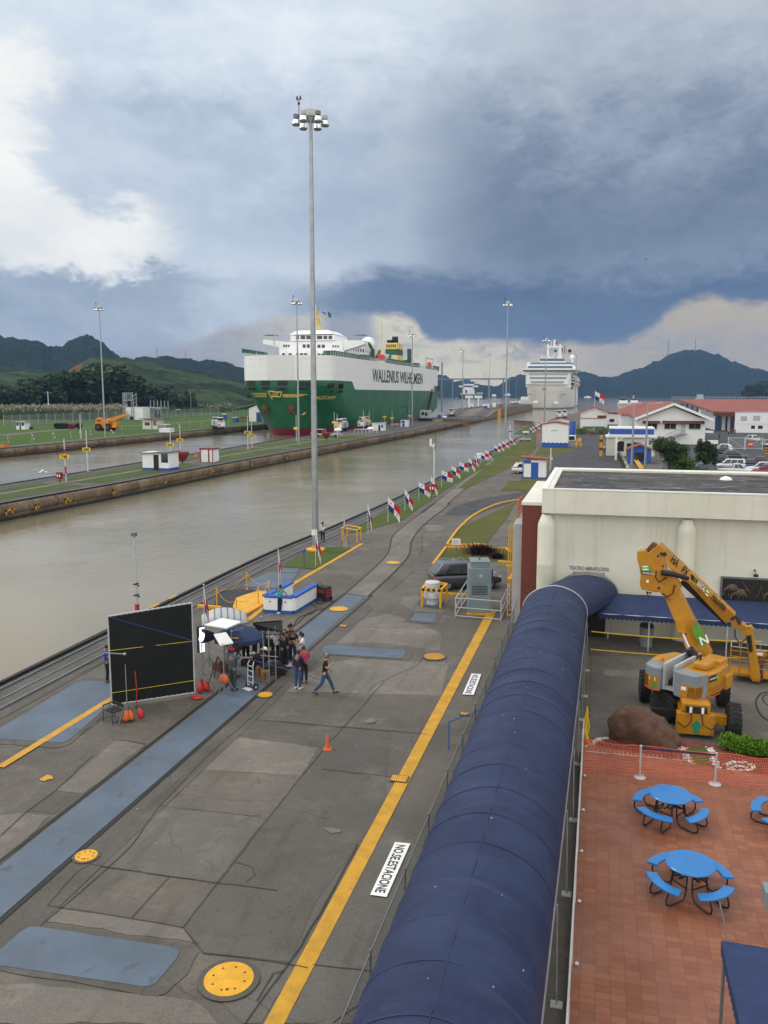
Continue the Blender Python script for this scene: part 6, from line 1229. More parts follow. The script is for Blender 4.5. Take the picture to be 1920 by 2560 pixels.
for(p,L_,rz,lab,pt,stl)in((s4((1345,612)),4.6,180,'white car farthest back in the lot, behind the dark one','paint_white','suv'),(s4((1350,635)),4.5,170,'black car half hidden between the white car and the grey SUV in the lot','paint_dark','sedan'),(s4((1437,664)),4.7,-8,'dark grey green SUV in the open lane of the parking lot','paint_green','suv'),(s4((1335,695)),4.5,170,'dark purple car next to the second tree in the lot','paint_navy','sedan'),(s4((1410,727)),4.5,175,'white van with side windows behind the white pickup','paint_white','van'),(s4((1440,762)),5.2,-3,'white pickup truck just above the theatre roof edge','paint_white','pickup'),(s4((1550,730)),4.4,-5,'dark blue car left of the white SUV by the red car','paint_blue','sedan'),(s4((1590,708)),4.5,170,'dark red car behind the blue one in the lot','paint_maroon','sedan'),(s4((1605,750)),4.5,175,'white SUV behind the bright red car in the lot','paint_white','suv'),(s4((1640,768)),4.4,175,'bright red car at the right edge of the lot','paint_red','suv'),(s4((1563,546)),4.6,-70,'white jeep standing near the white workshop wall','paint_white','suv'),(s4((1650,580)),4.4,-80,'pale car cut by the right edge near the striped bollard','paint_silver','sedan'),(s4((1215,752)),4.4,90,'dark green vehicle roof just above the theatre roof edge','paint_green','van')):
 l=G(*p);
 if 'roof edge' in lab and 'green' in lab:l=G(p[0],p[1]+5)
 k=1.0;car(l,R(rz),lab,pt,L=L_,style=stl,group='cars in the parking lot')
for p,rz,lab,pt in((s4((38,758)),10,'white SUV behind the small hut with the blue door, the front one','paint_white'),(s4((70,752)),8,'silver car next to the white SUV behind the small hut','paint_silver')):
 car(G(*p),R(rz),lab,pt,group=None)
# ================= BOOM LIFT =================
OL=Vector((3.65,32.35,0))
t=thing('boom_lift','big yellow articulated boom lift with grey counterweight parked in the yard','boom lift',tuple(OL))
B=lambda x_,y_,Y:Q(*sb((x_,y_)),Y)-OL
ca=math.atan2(33.88-30.71,5.06-5.2)
wheels=[((5.0,30.72),.60,0),((5.06,33.95),.60,0),((2.12,33.7),.60,0),((2.75,31.75),.60,38)]
for(x_,y_),r_,turn in wheels:
 a=R(7+turn);c_=Vector((x_,y_,r_))-OL;ax=Vector((math.cos(a),-math.sin(a)*.0+math.sin(R(turn)),0)).normalized()
 q=MB();q.tube([c_-ax*.22,c_-ax*.19,c_+ax*.19,c_+ax*.22],[r_*.86,r_,r_,r_*.86],26)
 fwd_=Vector((-ax.y,ax.x,0))
 for k in range(22):
  an=k*2*math.pi/22
  for s in(-1,1):
   p0=c_+ax*.02*s+(fwd_*math.cos(an)+Vector((0,0,1))*math.sin(an))*r_*1.0;an2=an+.14;p1=c_+ax*.21*s+(fwd_*math.cos(an2)+Vector((0,0,1))*math.sin(an2))*r_*.995;q.beam(p0,p1,.06,.06,up=(p0-c_).normalized())
 w_=q.build('wheel','rubber',t,smooth=35);q=MB();q.tube([c_-ax*.24,c_+ax*.24],r_*.5,16);q.build('hub','black',w_,smooth=35)
V=lambda x_,y_,z:Vector((x_,y_,z))-OL
q=MB()
q.beam(V(3.66,30.45,.62),V(3.66,33.9,.62),1.05,.62);q.build('chassis','lift_yellow',t,bevel=.03)
q=MB();q.beam(V(3.66,30.15,.55),V(3.66,30.46,.55),1.28,.78);q.build('front_plate','lift_yellow',t,bevel=.02)
q=MB();q.beam(V(3.66,30.2,1.13),V(3.66,30.75,1.13),.98,.34);q.build('axle_head','lift_yellow',t,bevel=.03)
q=MB();q.b2(*[(3.32-OL.x),(4.02-OL.x),(30.10-OL.y),(30.19-OL.y),.99,1.20]);q.build('socket_panel','black',t)
q=MB();q.b2(3.43-OL.x,3.52-OL.x,30.07-OL.y,30.099-OL.y,.99,1.2);q.b2(3.83-OL.x,3.92-OL.x,30.07-OL.y,30.099-OL.y,.99,1.2);q.build('reflector_strip','clean_white',t)
q=MB();
for ya in(30.9,33.6):q=MB();q.beam(V(2.2,ya+.1,.6),V(5.0,ya,.6),.22,.24);q.build('axle','black',t)
q=MB();q.beam(V(4.25,30.75,.6),V(4.85,30.75,.6),.3,.36);q.build('axle_tube','lift_yellow',t,bevel=.02)
q=MB();ar=[(-.12,.0),(-.12,.28),(-.26,.28),(0,.56),(.26,.28),(.12,.28),(.12,.0)];q.extr([V(3.70+a*.8,30.13,.22+b_*.9)for a,b_ in ar],(0,-.012,0));q.build('arrow_sign','teal_sign',t)
q=MB();q.tube([V(3.5,30.1,.95),V(3.5,30.0,.7),V(3.3,30.0,.45),V(3.05,30.1,.6)],.022,6);q.tube([V(3.85,30.1,.95),V(3.9,30.0,.6),V(4.2,30.0,.45),V(4.45,30.2,.65)],.022,6);q.tube([V(3.0,30.6,1.1),V(2.75,30.6,1.35),V(2.7,30.9,1.1)],.03,6);q.build('hoses','black',t)
q=MB();q.cyl(V(3.66,32.2,.9),V(3.66,32.2,1.22),.62,n=24);q.build('slew_ring','black',t)
u=Vector((.50,.866,0));wv=Vector((.866,-.50,0))
def T(a,b_,z):return Vector((3.32,31.88,0))+u*a*.86+wv*b_*.9+Vector((0,0,z))-OL
def tb(mb,a0,a1,b0,b1,z0,z1,ch=0.):
 mb.add([T(a0,b0,z0),T(a1,b0,z0),T(a1,b1,z0),T(a0,b1,z0),T(a0,b0,z1),T(a1,b0,z1),T(a1,b1,z1),T(a0,b1,z1)],[(3,2,1,0),(4,5,6,7),(0,1,5,4),(1,2,6,5),(2,3,7,6),(3,0,4,7)])
def tprism(mb,ab,z0,z1):
 n=len(ab);mb.add([T(a,b_,z0)for a,b_ in ab]+[T(a,b_,z1)for a,b_ in ab],[tuple(range(n)),tuple(range(n,2*n))]+[(k,(k+1)%n,n+(k+1)%n,n+k)for k in range(n)])
q=MB();tprism(q,[(-1.05,.10),(-1.20,.45),(-1.16,1.05),(-.55,1.28),(-.5,1.28),(-.5,.10)],1.25,2.18);q.build('right_counterweight','hood_grey',t,bevel=.05)
q=MB();tprism(q,[(-1.05,-.50),(-1.12,-.85),(-.85,-1.25),(-.2,-1.34),(-.2,-.50)],1.25,2.15);q.build('left_counterweight','hood_grey',t,bevel=.05)
q=MB();tprism(q,[(-.49,.12),(-.49,1.30),(.5,1.40),(1.55,1.30),(1.75,1.10),(1.75,.12)],1.30,2.16);q.build('right_hood','lift_yellow',t,bevel=.06)
q=MB();tprism(q,[(-.15,.45),(-.15,1.05),(.75,1.1),(.75,.45)],2.16,2.42);q.build('engine_bulge','lift_yellow',t,bevel=.08)
q=MB();tprism(q,[(.95,.45),(.95,1.2),(1.75,1.2),(1.75,.35)],1.9,2.36);q.build('rear_hood','lift_yellow',t,bevel=.05)
q=MB();tb(q,.9,1.6,1.22,1.5,1.3,1.85);q.build('tank','lift_yellow',t,bevel=.04)
q=MB();tprism(q,[(-.19,-.50),(-.19,-1.36),(.6,-1.4),(1.5,-1.1),(1.6,-.5)],1.3,2.18);q.build('left_hood','lift_yellow',t,bevel=.08)
q=MB();tb(q,-.85,1.7,-.02,.08,1.3,2.3);tb(q,-.85,1.7,-.48,-.38,1.3,2.3);tb(q,-.8,1.6,-.38,-.02,1.3,1.4);q.build('centre_plates','lightgrey',t)
q=MB();tb(q,-.5,1.0,-.37,-.03,1.4,1.6);q.build('turret_pit','black',t)
q=MB();
for k in range(6):q.sph(tuple(T(-.7+.3*(k//2),.095,1.5+.5*(k%2))),.03,6,4)
q.build('bolts','black',t)
def onface(q,p0,p1,z0,z1,off=.008,n=1):
 d=(p1-p0);d.z=0;nn=Vector((d.y,-d.x,0)).normalized()*off;a,b_=p0+nn,p1+nn;q.add([Vector((a.x,a.y,z0)),Vector((b_.x,b_.y,z0)),Vector((b_.x,b_.y,z1)),Vector((a.x,a.y,z1))],[(0,1,2,3)])
f0,f1=T(-1.20,.45,0),T(-1.16,1.05,0);f2=T(-.55,1.28,0);g0,g1=T(-1.12,-.85,0),T(-.85,-1.25,0)
q=MB();onface(q,f0.lerp(f1,-.0),f1,1.33,1.78);onface(q,f1,f1.lerp(f2,.6),1.33,1.78);q.build('warning_panel','lift_yellow',t);q=MB();onface(q,T(-.85,-1.25,0),T(-1.12,-.85,0),1.33,1.8);onface(q,T(-1.12,-.85,0),T(-1.05,-.55,0),1.33,1.8);q.build('warning_panel','lift_yellow',t)
q=MB()
def stripes(a,b_,z0,z1,n_,s=1):
 d=b_-a;nn=Vector((d.y,-d.x,0)).normalized()*.016
 for k in range(n_):
  u0=k/n_;u1=u0+.45/n_;sh=.8/n_*s
  q.add([a+d*u0+nn+Vector((0,0,z0)),a+d*u1+nn+Vector((0,0,z0)),a+d*min(1,u1+sh)+nn+Vector((0,0,z1)),a+d*min(1,u0+sh)+nn+Vector((0,0,z1))],[(0,1,2,3)])
stripes(f0.lerp(f1,.5),f1,1.34,1.74,5);stripes(f1,f1.lerp(f2,.6),1.34,1.74,5);stripes(g1,g0.lerp(g1,.35),1.34,1.78,5,-.8);q.build('hazard_stripes','black',t)
q=MB();onface(q,f0.lerp(f1,.06),f0.lerp(f1,.40),1.58,1.72,.02);onface(q,g0.lerp(g1,.25),g0.lerp(T(-1.05,-.55,0),.6),1.62,1.76,.02);q.build('small_sign','clean_white',t)
q=MB();onface(q,g0.lerp(T(-1.05,-.55,0),.15),g0.lerp(T(-1.05,-.55,0),.8),1.38,1.55,.022);q.build('green_sign','green_sign',t)
q=MB();
for a,b_ in((f0,f1),(f1,f2),(T(-1.12,-.85,0),T(-1.05,-.5,0)),(g1,g0),(T(-.49,1.31,0),T(.5,1.41,0))):onface(q,a,b_,1.26,1.31,.012)
q.build('red_stripe','red_tape',t)
q=MB();a,b_=T(-.45,1.305,0),T(.15,1.37,0);onface(q,a,b_,1.85,2.08,.012);q.build('hood_sign','black',t);q=MB();a2=a.lerp(b_,.78);onface(q,a2,b_,1.90,2.08,.02);q.build('hood_sign_green','green_sign',t)
dv=(b_-a).normalized();q=MB();puttext(q,'PRORENTAL',.10,a+Vector((dv.y,-dv.x,0))*.02+dv*.03+Vector((0,0,1.93)),dv,(0,0,1),'LEFT',.003);q.build('hood_lettering','clean_white',t)
q=MB();puttext(q,'Haulotte',.34,T(-.40,1.325,1.42)+Vector((dv.y,-dv.x,0))*.01,dv,(0,0,1),'LEFT',.004);q.build('embossed_lettering','lift_yellow',t)
q=MB();q.sph(tuple(T(-.2,-.8,2.26)),.07,8,5);q.build('beacon','orange',t);q=MB();q.cyl(T(.3,.6,2.4),T(.3,.6,2.62),.04,n=8);q.build('exhaust','black',t)
lb0=(B(830,1250,33.3)+Vector((0,0,-.25)));
q=MB()
P4a=[B(710,1330,33.1),B(955,1210,33.6)];P4b=[B(400,640,33.0),B(600,520,33.2)]
def plank(q,a0,a1,b0,b1,th):
 """box beam: quad face (a0,a1,b1,b0) extruded away by th"""
 q.extr([a0,a1,b1,b0],th)
plank(q,P4a[0],B(935,1250,33.4),B(425,640,33.0),B(585,575,33.2),Vector((.10,.45,-.03)));q.build('lower_boom','lift_yellow',t,bevel=.03)
q=MB();q.extr([B(540,890,32.95),B(630,880,32.95),B(665,1050,32.95),B(560,1020,32.95)],(.1,.5,0));q.build('cylinder_bracket','lift_yellow',t,bevel=.02)
q=MB();q.cyl(B(620,1040,32.9),B(700,1220,32.9),.065,n=10);q.build('lift_cylinder','chrome',t,smooth=40);q=MB();q.cyl(B(690,1200,32.85),B(760,1300,32.85),.17,n=12);q.build('boom_pivot','black',t)
q=MB();qd=[B(718,1000,32.93),B(770,890,32.98),B(890,1130,33.12),B(825,1195,33.05)]
qd=[p+Vector((0,-.03,0))for p in qd];q.add(qd,[(0,1,2,3)]);q.build('green_sign','green_sign',t)
q=MB();a=B(800,1130,33.0)+Vector((0,-.07,0));ux=(B(870,1110,33.1)-B(790,1140,33.0)).normalized();uy=(B(790,1040,33)-B(835,1170,33)).normalized();puttext(q,'N',.48,B(815,1160,33.0)+Vector((0,-.08,0)),ux,uy,'LEFT',.01);q.build('sign_letter','clean_white',t)
q=MB();el=[B(*p,32.9)for p in((135,165),(225,150),(250,185),(375,85),(440,150),(430,300),(440,380),(520,400),(600,560),(560,620),(500,690),(380,600),(330,600),(185,570),(165,510),(175,420),(160,320),(140,260))]
q.extr(el,(.12,.55,0));q.build('elbow_housing','lift_yellow',t,bevel=.025)
q=MB();q.extr([B(*p,33.1)for p in((245,130),(300,70),(350,95),(345,150),(290,180),(240,180))],(.05,.3,0));q.build('elbow_link','brown',t,bevel=.02)
q=MB();q.add([p+Vector((0,-.03,0))for p in(B(172,310,32.88),B(282,312,32.88),B(290,378,32.88),B(182,372,32.88))],[(0,1,2,3)]);q.build('elbow_sign_green','green_sign',t)
q=MB();q.add([p+Vector((0,-.03,0))for p in(B(182,374,32.88),B(290,380,32.88),B(292,412,32.88),B(188,402,32.88))],[(0,1,2,3)]);q.build('elbow_sign','black',t)
q=MB();
for(cx_,cy_)in((225,325),(228,355)):q.add([B(cx_+38*math.cos(k*.628),cy_+9*math.sin(k*.628),32.84)+Vector((0,-.01,0))for k in range(10)],[tuple(range(10))])
puttext(q,'PRORENTAL',.085,B(195,397,32.84)+Vector((0,-.01,0)),(1,0,-.07),(0,0,1),'LEFT',.002);q.add([B(*p,32.84)for p in((236,466),(264,466),(264,496),(236,496))],[(0,1,2,3)]);q.build('elbow_marks','clean_white',t)
q=MB()
for(cx_,cy_,rr)in((433,195,22),(398,190,16),(362,213,11),(413,320,10),(370,553,14),(660,1042,9)):q.cyl(B(cx_,cy_,32.86),B(cx_,cy_,32.95),rr/4.253/2080*33.5,n=14)
q.build('pin_holes','black',t);q=MB();q.add([B(*p,32.86)for p in((325,268),(380,285),(385,300),(330,282))],[(0,1,2,3)]);q.build('red_mark','red_tape',t)
q=MB();uf=[B(375,88,32.95),B(1172,830,35.7),B(1140,960,35.8),B(1040,920,35.7),B(430,275,32.95)]
q.extr([B(385,95,32.98),B(1175,835,35.9),B(1085,935,35.85),B(440,300,32.98)],(.12,.28,.03));q.build('upper_boom','lift_yellow',t,bevel=.02)
q=MB();q.extr([B(590,500,33.4),B(620,470,33.4),B(1050,930,35.6),B(1000,880,35.5)],(.2,.1,-.1));q.build('cable_tray','black',t)
q=MB();q.tube([B(400,390,32.75),B(520,405,32.85),B(680,450,33.2)],[.11,.10,.085],10);q.build('upper_cylinder','black',t,smooth=40)
q=MB();q.tube([B(345,370,32.75),B(335,440,32.7),B(370,490,32.72),B(460,440,32.75)],.03,6);q.tube([B(240,590,32.8),B(262,650,32.8),B(290,600,32.8),B(250,605,32.8)],.035,6);q.tube([B(400,610,32.8),B(460,650,32.75),B(520,610,32.75),B(540,520,32.8)],.03,6);q.build('hoses','black',t)
def UB(s_,v_):
 a=B(385,95,32.98).lerp(B(1175,835,35.9),s_);b_=B(440,300,32.98).lerp(B(1085,935,35.85),s_);return a.lerp(b_,v_*.66)
uxu=(UB(1,.5)-UB(0,.5)).normalized();upu=(UB(.5,0)-UB(.5,1));upu=(upu-uxu*upu.dot(uxu)).normalized();nrm=uxu.cross(upu);nrm=nrm if nrm.y<0 else-nrm
q=MB();q.add([UB(.385,.02)+nrm*.05,UB(.565,.02)+nrm*.05,UB(.565,.98)+nrm*.05,UB(.385,.98)+nrm*.05],[(0,1,2,3)]);q.build('boom_sign','black',t)
q=MB();q.add([UB(.568,.02)+nrm*.05,UB(.635,.02)+nrm*.05,UB(.635,.98)+nrm*.05,UB(.568,.98)+nrm*.05],[(0,1,2,3)]);q.build('boom_sign_green','green_sign',t)
hgt=(UB(.5,0)-UB(.5,1)).length
q=MB();puttext(q,'RENTAL',.26,UB(.450,.66)+nrm*.10,uxu,upu,'LEFT',.006,.62);q.add([UB(.585,.2)+nrm*.10,UB(.625,.2)+nrm*.10,UB(.618,.42)+nrm*.10,UB(.578,.42)+nrm*.10],[(0,1,2,3)]);q.add([UB(.585,.6)+nrm*.10,UB(.625,.6)+nrm*.10,UB(.618,.8)+nrm*.10,UB(.578,.8)+nrm*.10],[(0,1,2,3)]);q.build('sign_lettering','clean_white',t)
q=MB();puttext(q,'PRO',.26,UB(.392,.66)+nrm*.10,uxu,upu,'LEFT',.006,.62);q.build('sign_lettering','green_sign',t)
q=MB();puttext(q,'HA',.44,UB(.085,.80)+nrm*.05,uxu,upu,'LEFT',.008,.75);puttext(q,'PX',.44,UB(.235,.85)+nrm*.05,uxu,upu,'LEFT',.008,.75);puttext(q,'Haulotte',.40,UB(.66,.70)+nrm*.12,uxu,upu,'LEFT',.010,.72);q.build('boom_lettering','black',t)
q=MB();
for k in range(3):q.add([UB(.855+.012*(k%2),.2+.2*k)+nrm*.09,UB(.895,.2+.2*k)+nrm*.09,UB(.89,.34+.2*k)+nrm*.09,UB(.85+.012*(k%2),.34+.2*k)+nrm*.09],[(0,1,2,3)])
q.build('red_emblem','red_tape',t)
q=MB();q.extr([B(*p,36.0)for p in((1130,860),(1180,850),(1240,940),(1220,990),(1140,960))],(.1,.35,0));q.extr([B(*p,36.1)for p in((1200,960),(1250,925),(1300,970),(1345,960),(1370,1000),(1360,1050),(1300,1060),(1250,1040))],(.1,.35,0));q.build('boom_head','lift_yellow',t,bevel=.02)
q=MB();q.cyl(B(1148,870,35.95),B(1148,870,36.1),.10,n=12);q.extr([B(*p,35.95)for p in((1175,850),(1200,870),(1240,940),(1225,950))],(.1,.3,0));q.build('head_pins','black',t)
q=MB();q.extr([B(*p,36.4)for p in((1290,1050),(1365,1040),(1440,1520),(1360,1540))],(.1,.28,0));q.build('jib','lift_yellow',t,bevel=.02);q=MB();q.extr([B(*p,36.3)for p in((1305,1070),(1345,1068),(1362,1230),(1335,1240))],(.05,.1,0));q.build('jib_cylinder','black',t)
q=MB();q.tube([B(1180,990,35.9),B(1180,1070,35.85),B(1220,1130,35.85),B(1270,1120,35.9),B(1300,1090,36.0)],.028,6);q.build('hose_loop','black',t)
q=MB();q.extr([B(*p,36.7)for p in((1330,1500),(1440,1520),(1440,1555),(1370,1550))],(.1,.3,0));q.build('jib_foot','lift_yellow',t,bevel=.02)
K=lambda x_,y_:B(x_,y_,36.95)
fl0,fr0=K(1120,1470),K(1640,1540);ft0=K(1110,1170);hh=ft0.z-fl0.z;dx=fr0-fl0;dpv=Vector((.15,.85,0))
bk=thing('work_platform','yellow tube work platform','x',(0,0,0));bpy.data.objects.remove(bk)
q=MB();q.extr([fl0,fr0,fr0+dpv,fl0+dpv],(0,0,.10));q.build('platform_floor','lift_yellow',t)
for z,nm in((hh,'top_rail'),(hh*.66,'middle_rail'),(hh*.33,'lower_rail')):
 q=MB();P_=[fl0,fr0,fr0+dpv,fl0+dpv,fl0];q.tube([p+Vector((0,0,z))for p in P_],.022,6);q.build(nm,'lift_yellow' if z<hh else 'lightgrey',t)
q=MB()
for k in range(6):
 for dd in(Vector(),dpv):p=fl0.lerp(fr0,k/5)+dd;q.cyl(p,p+Vector((0,0,hh)),.022,n=6)
q.build('basket_posts','lift_yellow',t)
a=K(1400,1310);q=MB();q.extr([a,K(1500,1310),K(1530,1225),K(1400,1225)],(.0,.2,0));q.build('control_box','lift_yellow',t,bevel=.02);q=MB();q.extr([K(1410,1265)+Vector((0,-.02,0)),K(1475,1270)+Vector((0,-.02,0)),K(1475,1240)+Vector((0,-.02,0)),K(1410,1238)+Vector((0,-.02,0))],(0,-.01,0));q.build('control_label','clean_white',t)
q=MB();q.lathe([(.30,0),(.30,.05),(.2,.08),(.2,.2),(.3,.22),(.3,.28)],tuple(K(1450,1350)+Vector((0,.2,0))),14);q.extr([K(1425,1380),K(1480,1380),K(1480,1540),K(1425,1540)],(0,.1,0));q.build('platform_rotator','brown',t)
# ================= SHEDS, LOCOMOTIVES =================
def hut(name,label,cat,xl_,xr_,yb,yt,depth,body='white_paint',roof='red_roof',rs='shed',op=(),base=None,over=.25,rz=None,group=None,zb=0,side_op=(),tilt=.12,roofh=None,lift=0):
 """front face spans pixel columns xl_..xr_ with its foot on row yb; other dimensions follow"""
 a=G(xl_,yb,zb);b_=Q(xr_,yb,a.y);b_.z=zb
 if rz is None:rz=0
 W_=(b_.x-a.x)/max(.3,math.cos(rz));h=Q((xl_+xr_)/2,yt,a.y).z-zb
 t=thing(name,label,cat,(a.x+lift*0,a.y,zb),rz,group)
 q=MB();q.b2(0,W_,0,depth,0,h);
 if rs=='gable':rh=roofh or W_*.2;q.extr([(0,0,h),(W_,0,h),(W_/2,0,h+rh)],(0,depth,0))
 if rs=='gable2':rh=roofh or depth*.22;q.extr([(0,0,h),(0,depth,h),(0,depth/2,h+rh)],(W_,0,0))
 q.build('wall',body,t)
 q=MB();o=over
 if rs=='shed':q.add([(-o,-o,h+.02+tilt*0),(W_+o,-o,h+tilt*W_*.0+.02),(W_+o,depth+o,h+.02),(-o,depth+o,h+.02),(-o,-o,h+.18),(W_+o,-o,h+.18+tilt*depth*0),(W_+o,depth+o,h+.18+tilt*depth),(-o,depth+o,h+.18+tilt*depth)],[(3,2,1,0),(4,5,6,7),(0,1,5,4),(1,2,6,5),(2,3,7,6),(3,0,4,7)])
 elif rs=='shedx':q.add([(-o,-o,h-tilt*W_),(W_+o,-o,h+.02),(W_+o,depth+o,h+.02),(-o,depth+o,h-tilt*W_),(-o,-o,h-tilt*W_+.15),(W_+o,-o,h+.18),(W_+o,depth+o,h+.18),(-o,depth+o,h-tilt*W_+.15)],[(3,2,1,0),(4,5,6,7),(0,1,5,4),(1,2,6,5),(2,3,7,6),(3,0,4,7)])
 elif rs=='flat':q.b2(-o,W_+o,-o,depth+o,h+.003,h+.22)
 elif rs=='gable':
  s_=o/(W_/2)*rh
  q.extr([(-o,-o,h-s_),(W_/2,-o,h+rh),(W_+o,-o,h-s_),(W_+o,-o,h-s_+.18),(W_/2,-o,h+rh+.22),(-o,-o,h-s_+.18)],(0,depth+2*o,0))
 elif rs=='gable2':
  s_=o/(depth/2)*rh
  q.extr([(-o,-o,h-s_),(-o,depth/2,h+rh),(-o,depth+o,h-s_),(-o,depth+o,h-s_+.18),(-o,depth/2,h+rh+.22),(-o,-o,h-s_+.18)],(W_+2*o,0,0))
 q.build('roof',roof,t)
 if base:q=MB();q.b2(-.02,W_+.02,-.02,depth+.02,0,h*base[0]);q.build('base_band',base[1],t)
 for(u0,u1,v0,v1,m,nm)in op:q=MB();q.b2(W_*u0,W_*u1,-.045,-.024,h*v0,h*v1);q.build(nm,m,t)
 for(u0,u1,v0,v1,m,nm)in side_op:q=MB();q.b2(W_+.024,W_+.045,depth*u0,depth*u1,h*v0,h*v1);q.build(nm,m,t)
 t['w']=W_;t['h']=h;return t
def hp_(f,x0,x1,yb,yt):a=f((x0,yb));b_=f((x1,yt));return a[0],b_[0],a[1],b_[1]
hut('lock_shed','white shed with dark sloping roof, open doorway and corner window on the centre wall','shed',*hp_(s1,925,1096,1232,1118),3.2,'clean_white','galv_dark','shedx',((.43,.62,.0,.88,'black','doorway'),(.72,.97,.45,.95,'dark_glass','window')),base=(.14,'bluepaint'),over=.35,tilt=.05)
hut('lock_shed','small white shed with dark red corner trim on the centre wall','shed',*hp_(s1,1298,1382,1178,1098),2.4,'clean_white','dark_red','flat',((0,.07,0,1,'dark_red','corner_trim'),(.62,.72,0,1,'dark_red','corner_trim'),(.93,1,0,1,'dark_red','corner_trim')),over=.15)
hut('lock_shed','plain white shed right of the locomotives on the centre wall','shed',*hp_(sc_,988,1082,308,248),3,'clean_white','white_paint','shedx',((.55,.72,0,.75,'black','doorway'),(.80,.95,.35,.8,'glass_blue','window')),over=.3,tilt=.05)
hut('lock_shed','narrow white hut with bright blue front at the foot of a lamp mast','shed',*hp_(sc_,1217,1272,277,222),2.6,'clean_white','bluepaint','flat',((.1,.6,.55,.85,'bluepaint','front_panel'),(.25,.6,0,.5,'bluepaint','door')),over=.2)
hut('lock_shed','small blue and white hut beyond the cargo ship stern on the centre wall','shed',*hp_(sg,150,210,400,335),2.6,'clean_white','galv_dark','flat',((0,.4,0,.9,'bluepaint','door'),),over=.2)
hut('lock_shed','white sentry box with a dark window beside the two tall signal boards','shed',*hp_(sg,390,425,325,262),2.6,'clean_white','white_paint','gable',((.3,.65,.3,.65,'black','window'),),over=.2,zb=0)
def numpost(x_,yb,yt,ys,txt,lab):
 l=G(x_,yb);h=Q(x_,yt,l.y).z;zs=Q(x_,ys,l.y).z;s_=min(1.9,max(.9,h*.10));t=thing('number_post',lab,'marker post',tuple(l),0,'white marker posts with yellow plates on the centre wall')
 q=MB();q.cyl((0,0,0),(0,0,h),.10,.07,8);q.build('post','steel_white',t);q=MB();w_=s_*.78;q.b2(-w_,w_,-.16,-.10,zs-s_*.34,zs+s_*.34);p_=q.build('plate','sign_yellow',t,bevel=.05)
 if txt:q=MB();v,f=textpts(txt,s_*.72,'CENTER',.02);q.add([(a,-.172,zs-s_*.24+b_)for a,b_ in v],f);q.build('number','black',p_)
 q=MB();q.b2(-.8,.8,-.5,.5,0,.06);q.build('pad','concrete_light',t)
 return t
t=numpost(165.5,1205,1097,1142,'740','red banded white marker post with plate 740 beside a red hose cabinet, farthest left');q=MB();q.cyl((0,0,1.2),(0,0,2.2),.13,n=8);q.cyl((0,0,4.0),(0,0,4.6),.13,n=8);q.build('red_band','red',t)
numpost(220,1180,1076,1124,'690','white marker post with plate 690 standing alone before the left water');numpost(428,1161,1072,1112,'645','white marker post with plate 645 right behind the big white shed');numpost(452,1142,1061,1100,'590','white marker post with plate 590 behind the dark red hopper box')
numpost(620,1124,1041,1081,'485','left marker post of the close pair before the ship bow');numpost(630,1120,1053,1089,'530','right marker post of the close pair before the ship bow')
for i,a in enumerate(((741,1102,1038,1071),(836,1087,1030,1056),(843.5,1094,1035,1063),(909,1077,1026,1047),(923,1075,1028.6,1053),(961.7,1066,1040,1042),(980,1068,1027,1045.5),(1024,1060,1024,1039.5))):
 numpost(*a,'',['marker post with yellow plate left of the mast before the ship bow','marker post with yellow plate in front of the left towing locomotive','marker post with yellow plate right beside the left towing locomotive post','marker post with yellow plate on the right side of the right towing locomotive','marker post with yellow plate between the right locomotive and the white shed','low marker post with yellow plate behind the white shed','marker post with yellow plate between white shed and blue fronted hut','marker post with yellow plate right of the blue fronted hut'][i])
def loco(loc,rz,label,s=1.0,group='towing locomotives on the lock walls'):
 t=thing('towing_locomotive',label,'locomotive',tuple(loc),rz,group);t.scale=(s,)*3
 q=MB();q.b2(-1.35,1.35,-4.6,4.6,.75,1.25);q.build('chassis','black',t)
 for y in(-3.4,-2.2,2.2,3.4):q=MB();q.cyl((-1.2,y,.5),(1.2,y,.5),.48,n=14);q.build('wheel_pair','black',t)
 for s_ in(-1,1):
  y0,y1=(2.3,4.5)if s_>0 else(-4.5,-2.3)
  q=MB();q.extr([(-1.3,y0 if s_>0 else y1,1.25),(-1.3,(y1 if s_>0 else y0),1.25),(-1.3,(y1 if s_>0 else y0),2.7),(-1.3,(y0+.3*0 if s_>0 else y1),3.5)],(2.6,0,0));q.build('hood','lightgrey',t,bevel=.06)
  q=MB();q.b2(-1.15,1.15,min(s_*4.51,s_*4.56),max(s_*4.51,s_*4.56),1.4,2.5);q.build('end_panel','clean_white',t);q=MB();q.b2(-.9,.9,min(s_*2.9,s_*3.5),max(s_*2.9,s_*3.5),3.2,4.0);q.b2(-.5,.5,min(s_*4.57,s_*4.62),max(s_*4.57,s_*4.62),2.55,2.75);q.build('cab_window_band','dark_glass',t)
  q=MB();q.b2(-1.0,1.0,min(s_*2.6,s_*3.6),max(s_*2.6,s_*3.6),4.0,4.2);q.build('cab_roof','clean_white',t)
 q=MB();q.b2(-1.3,1.3,-2.2,2.2,1.25,3.0);q.build('winch_house','lightgrey',t,bevel=.05);q=MB();q.cyl((-1.4,0,2.2),(1.4,0,2.2),.8,n=16);q.build('winch_drum','galv_dark',t)
 q=MB();
 for y in(-4.7,4.7):q.beam((-1.3,y,1.1),(1.3,y,1.1),.15,.4)
 for x_ in(-1.4,1.4):q.tube([(x_,-4.6,1.3),(x_,-4.6,2.4),(x_,4.6,2.4),(x_,4.6,1.3)],.04,5)
 q.build('handrail','lightgrey',t);q=MB();q.b2(-1.0,-.4,-4.6,-4.56,1.5,2.0);q.build('red_plate','red',t);return t
L0=loco(G(842,1080)+Vector((0,5,0)),R(4),'towing locomotive on the centre wall, left one in front of the green hull',s=1.0)
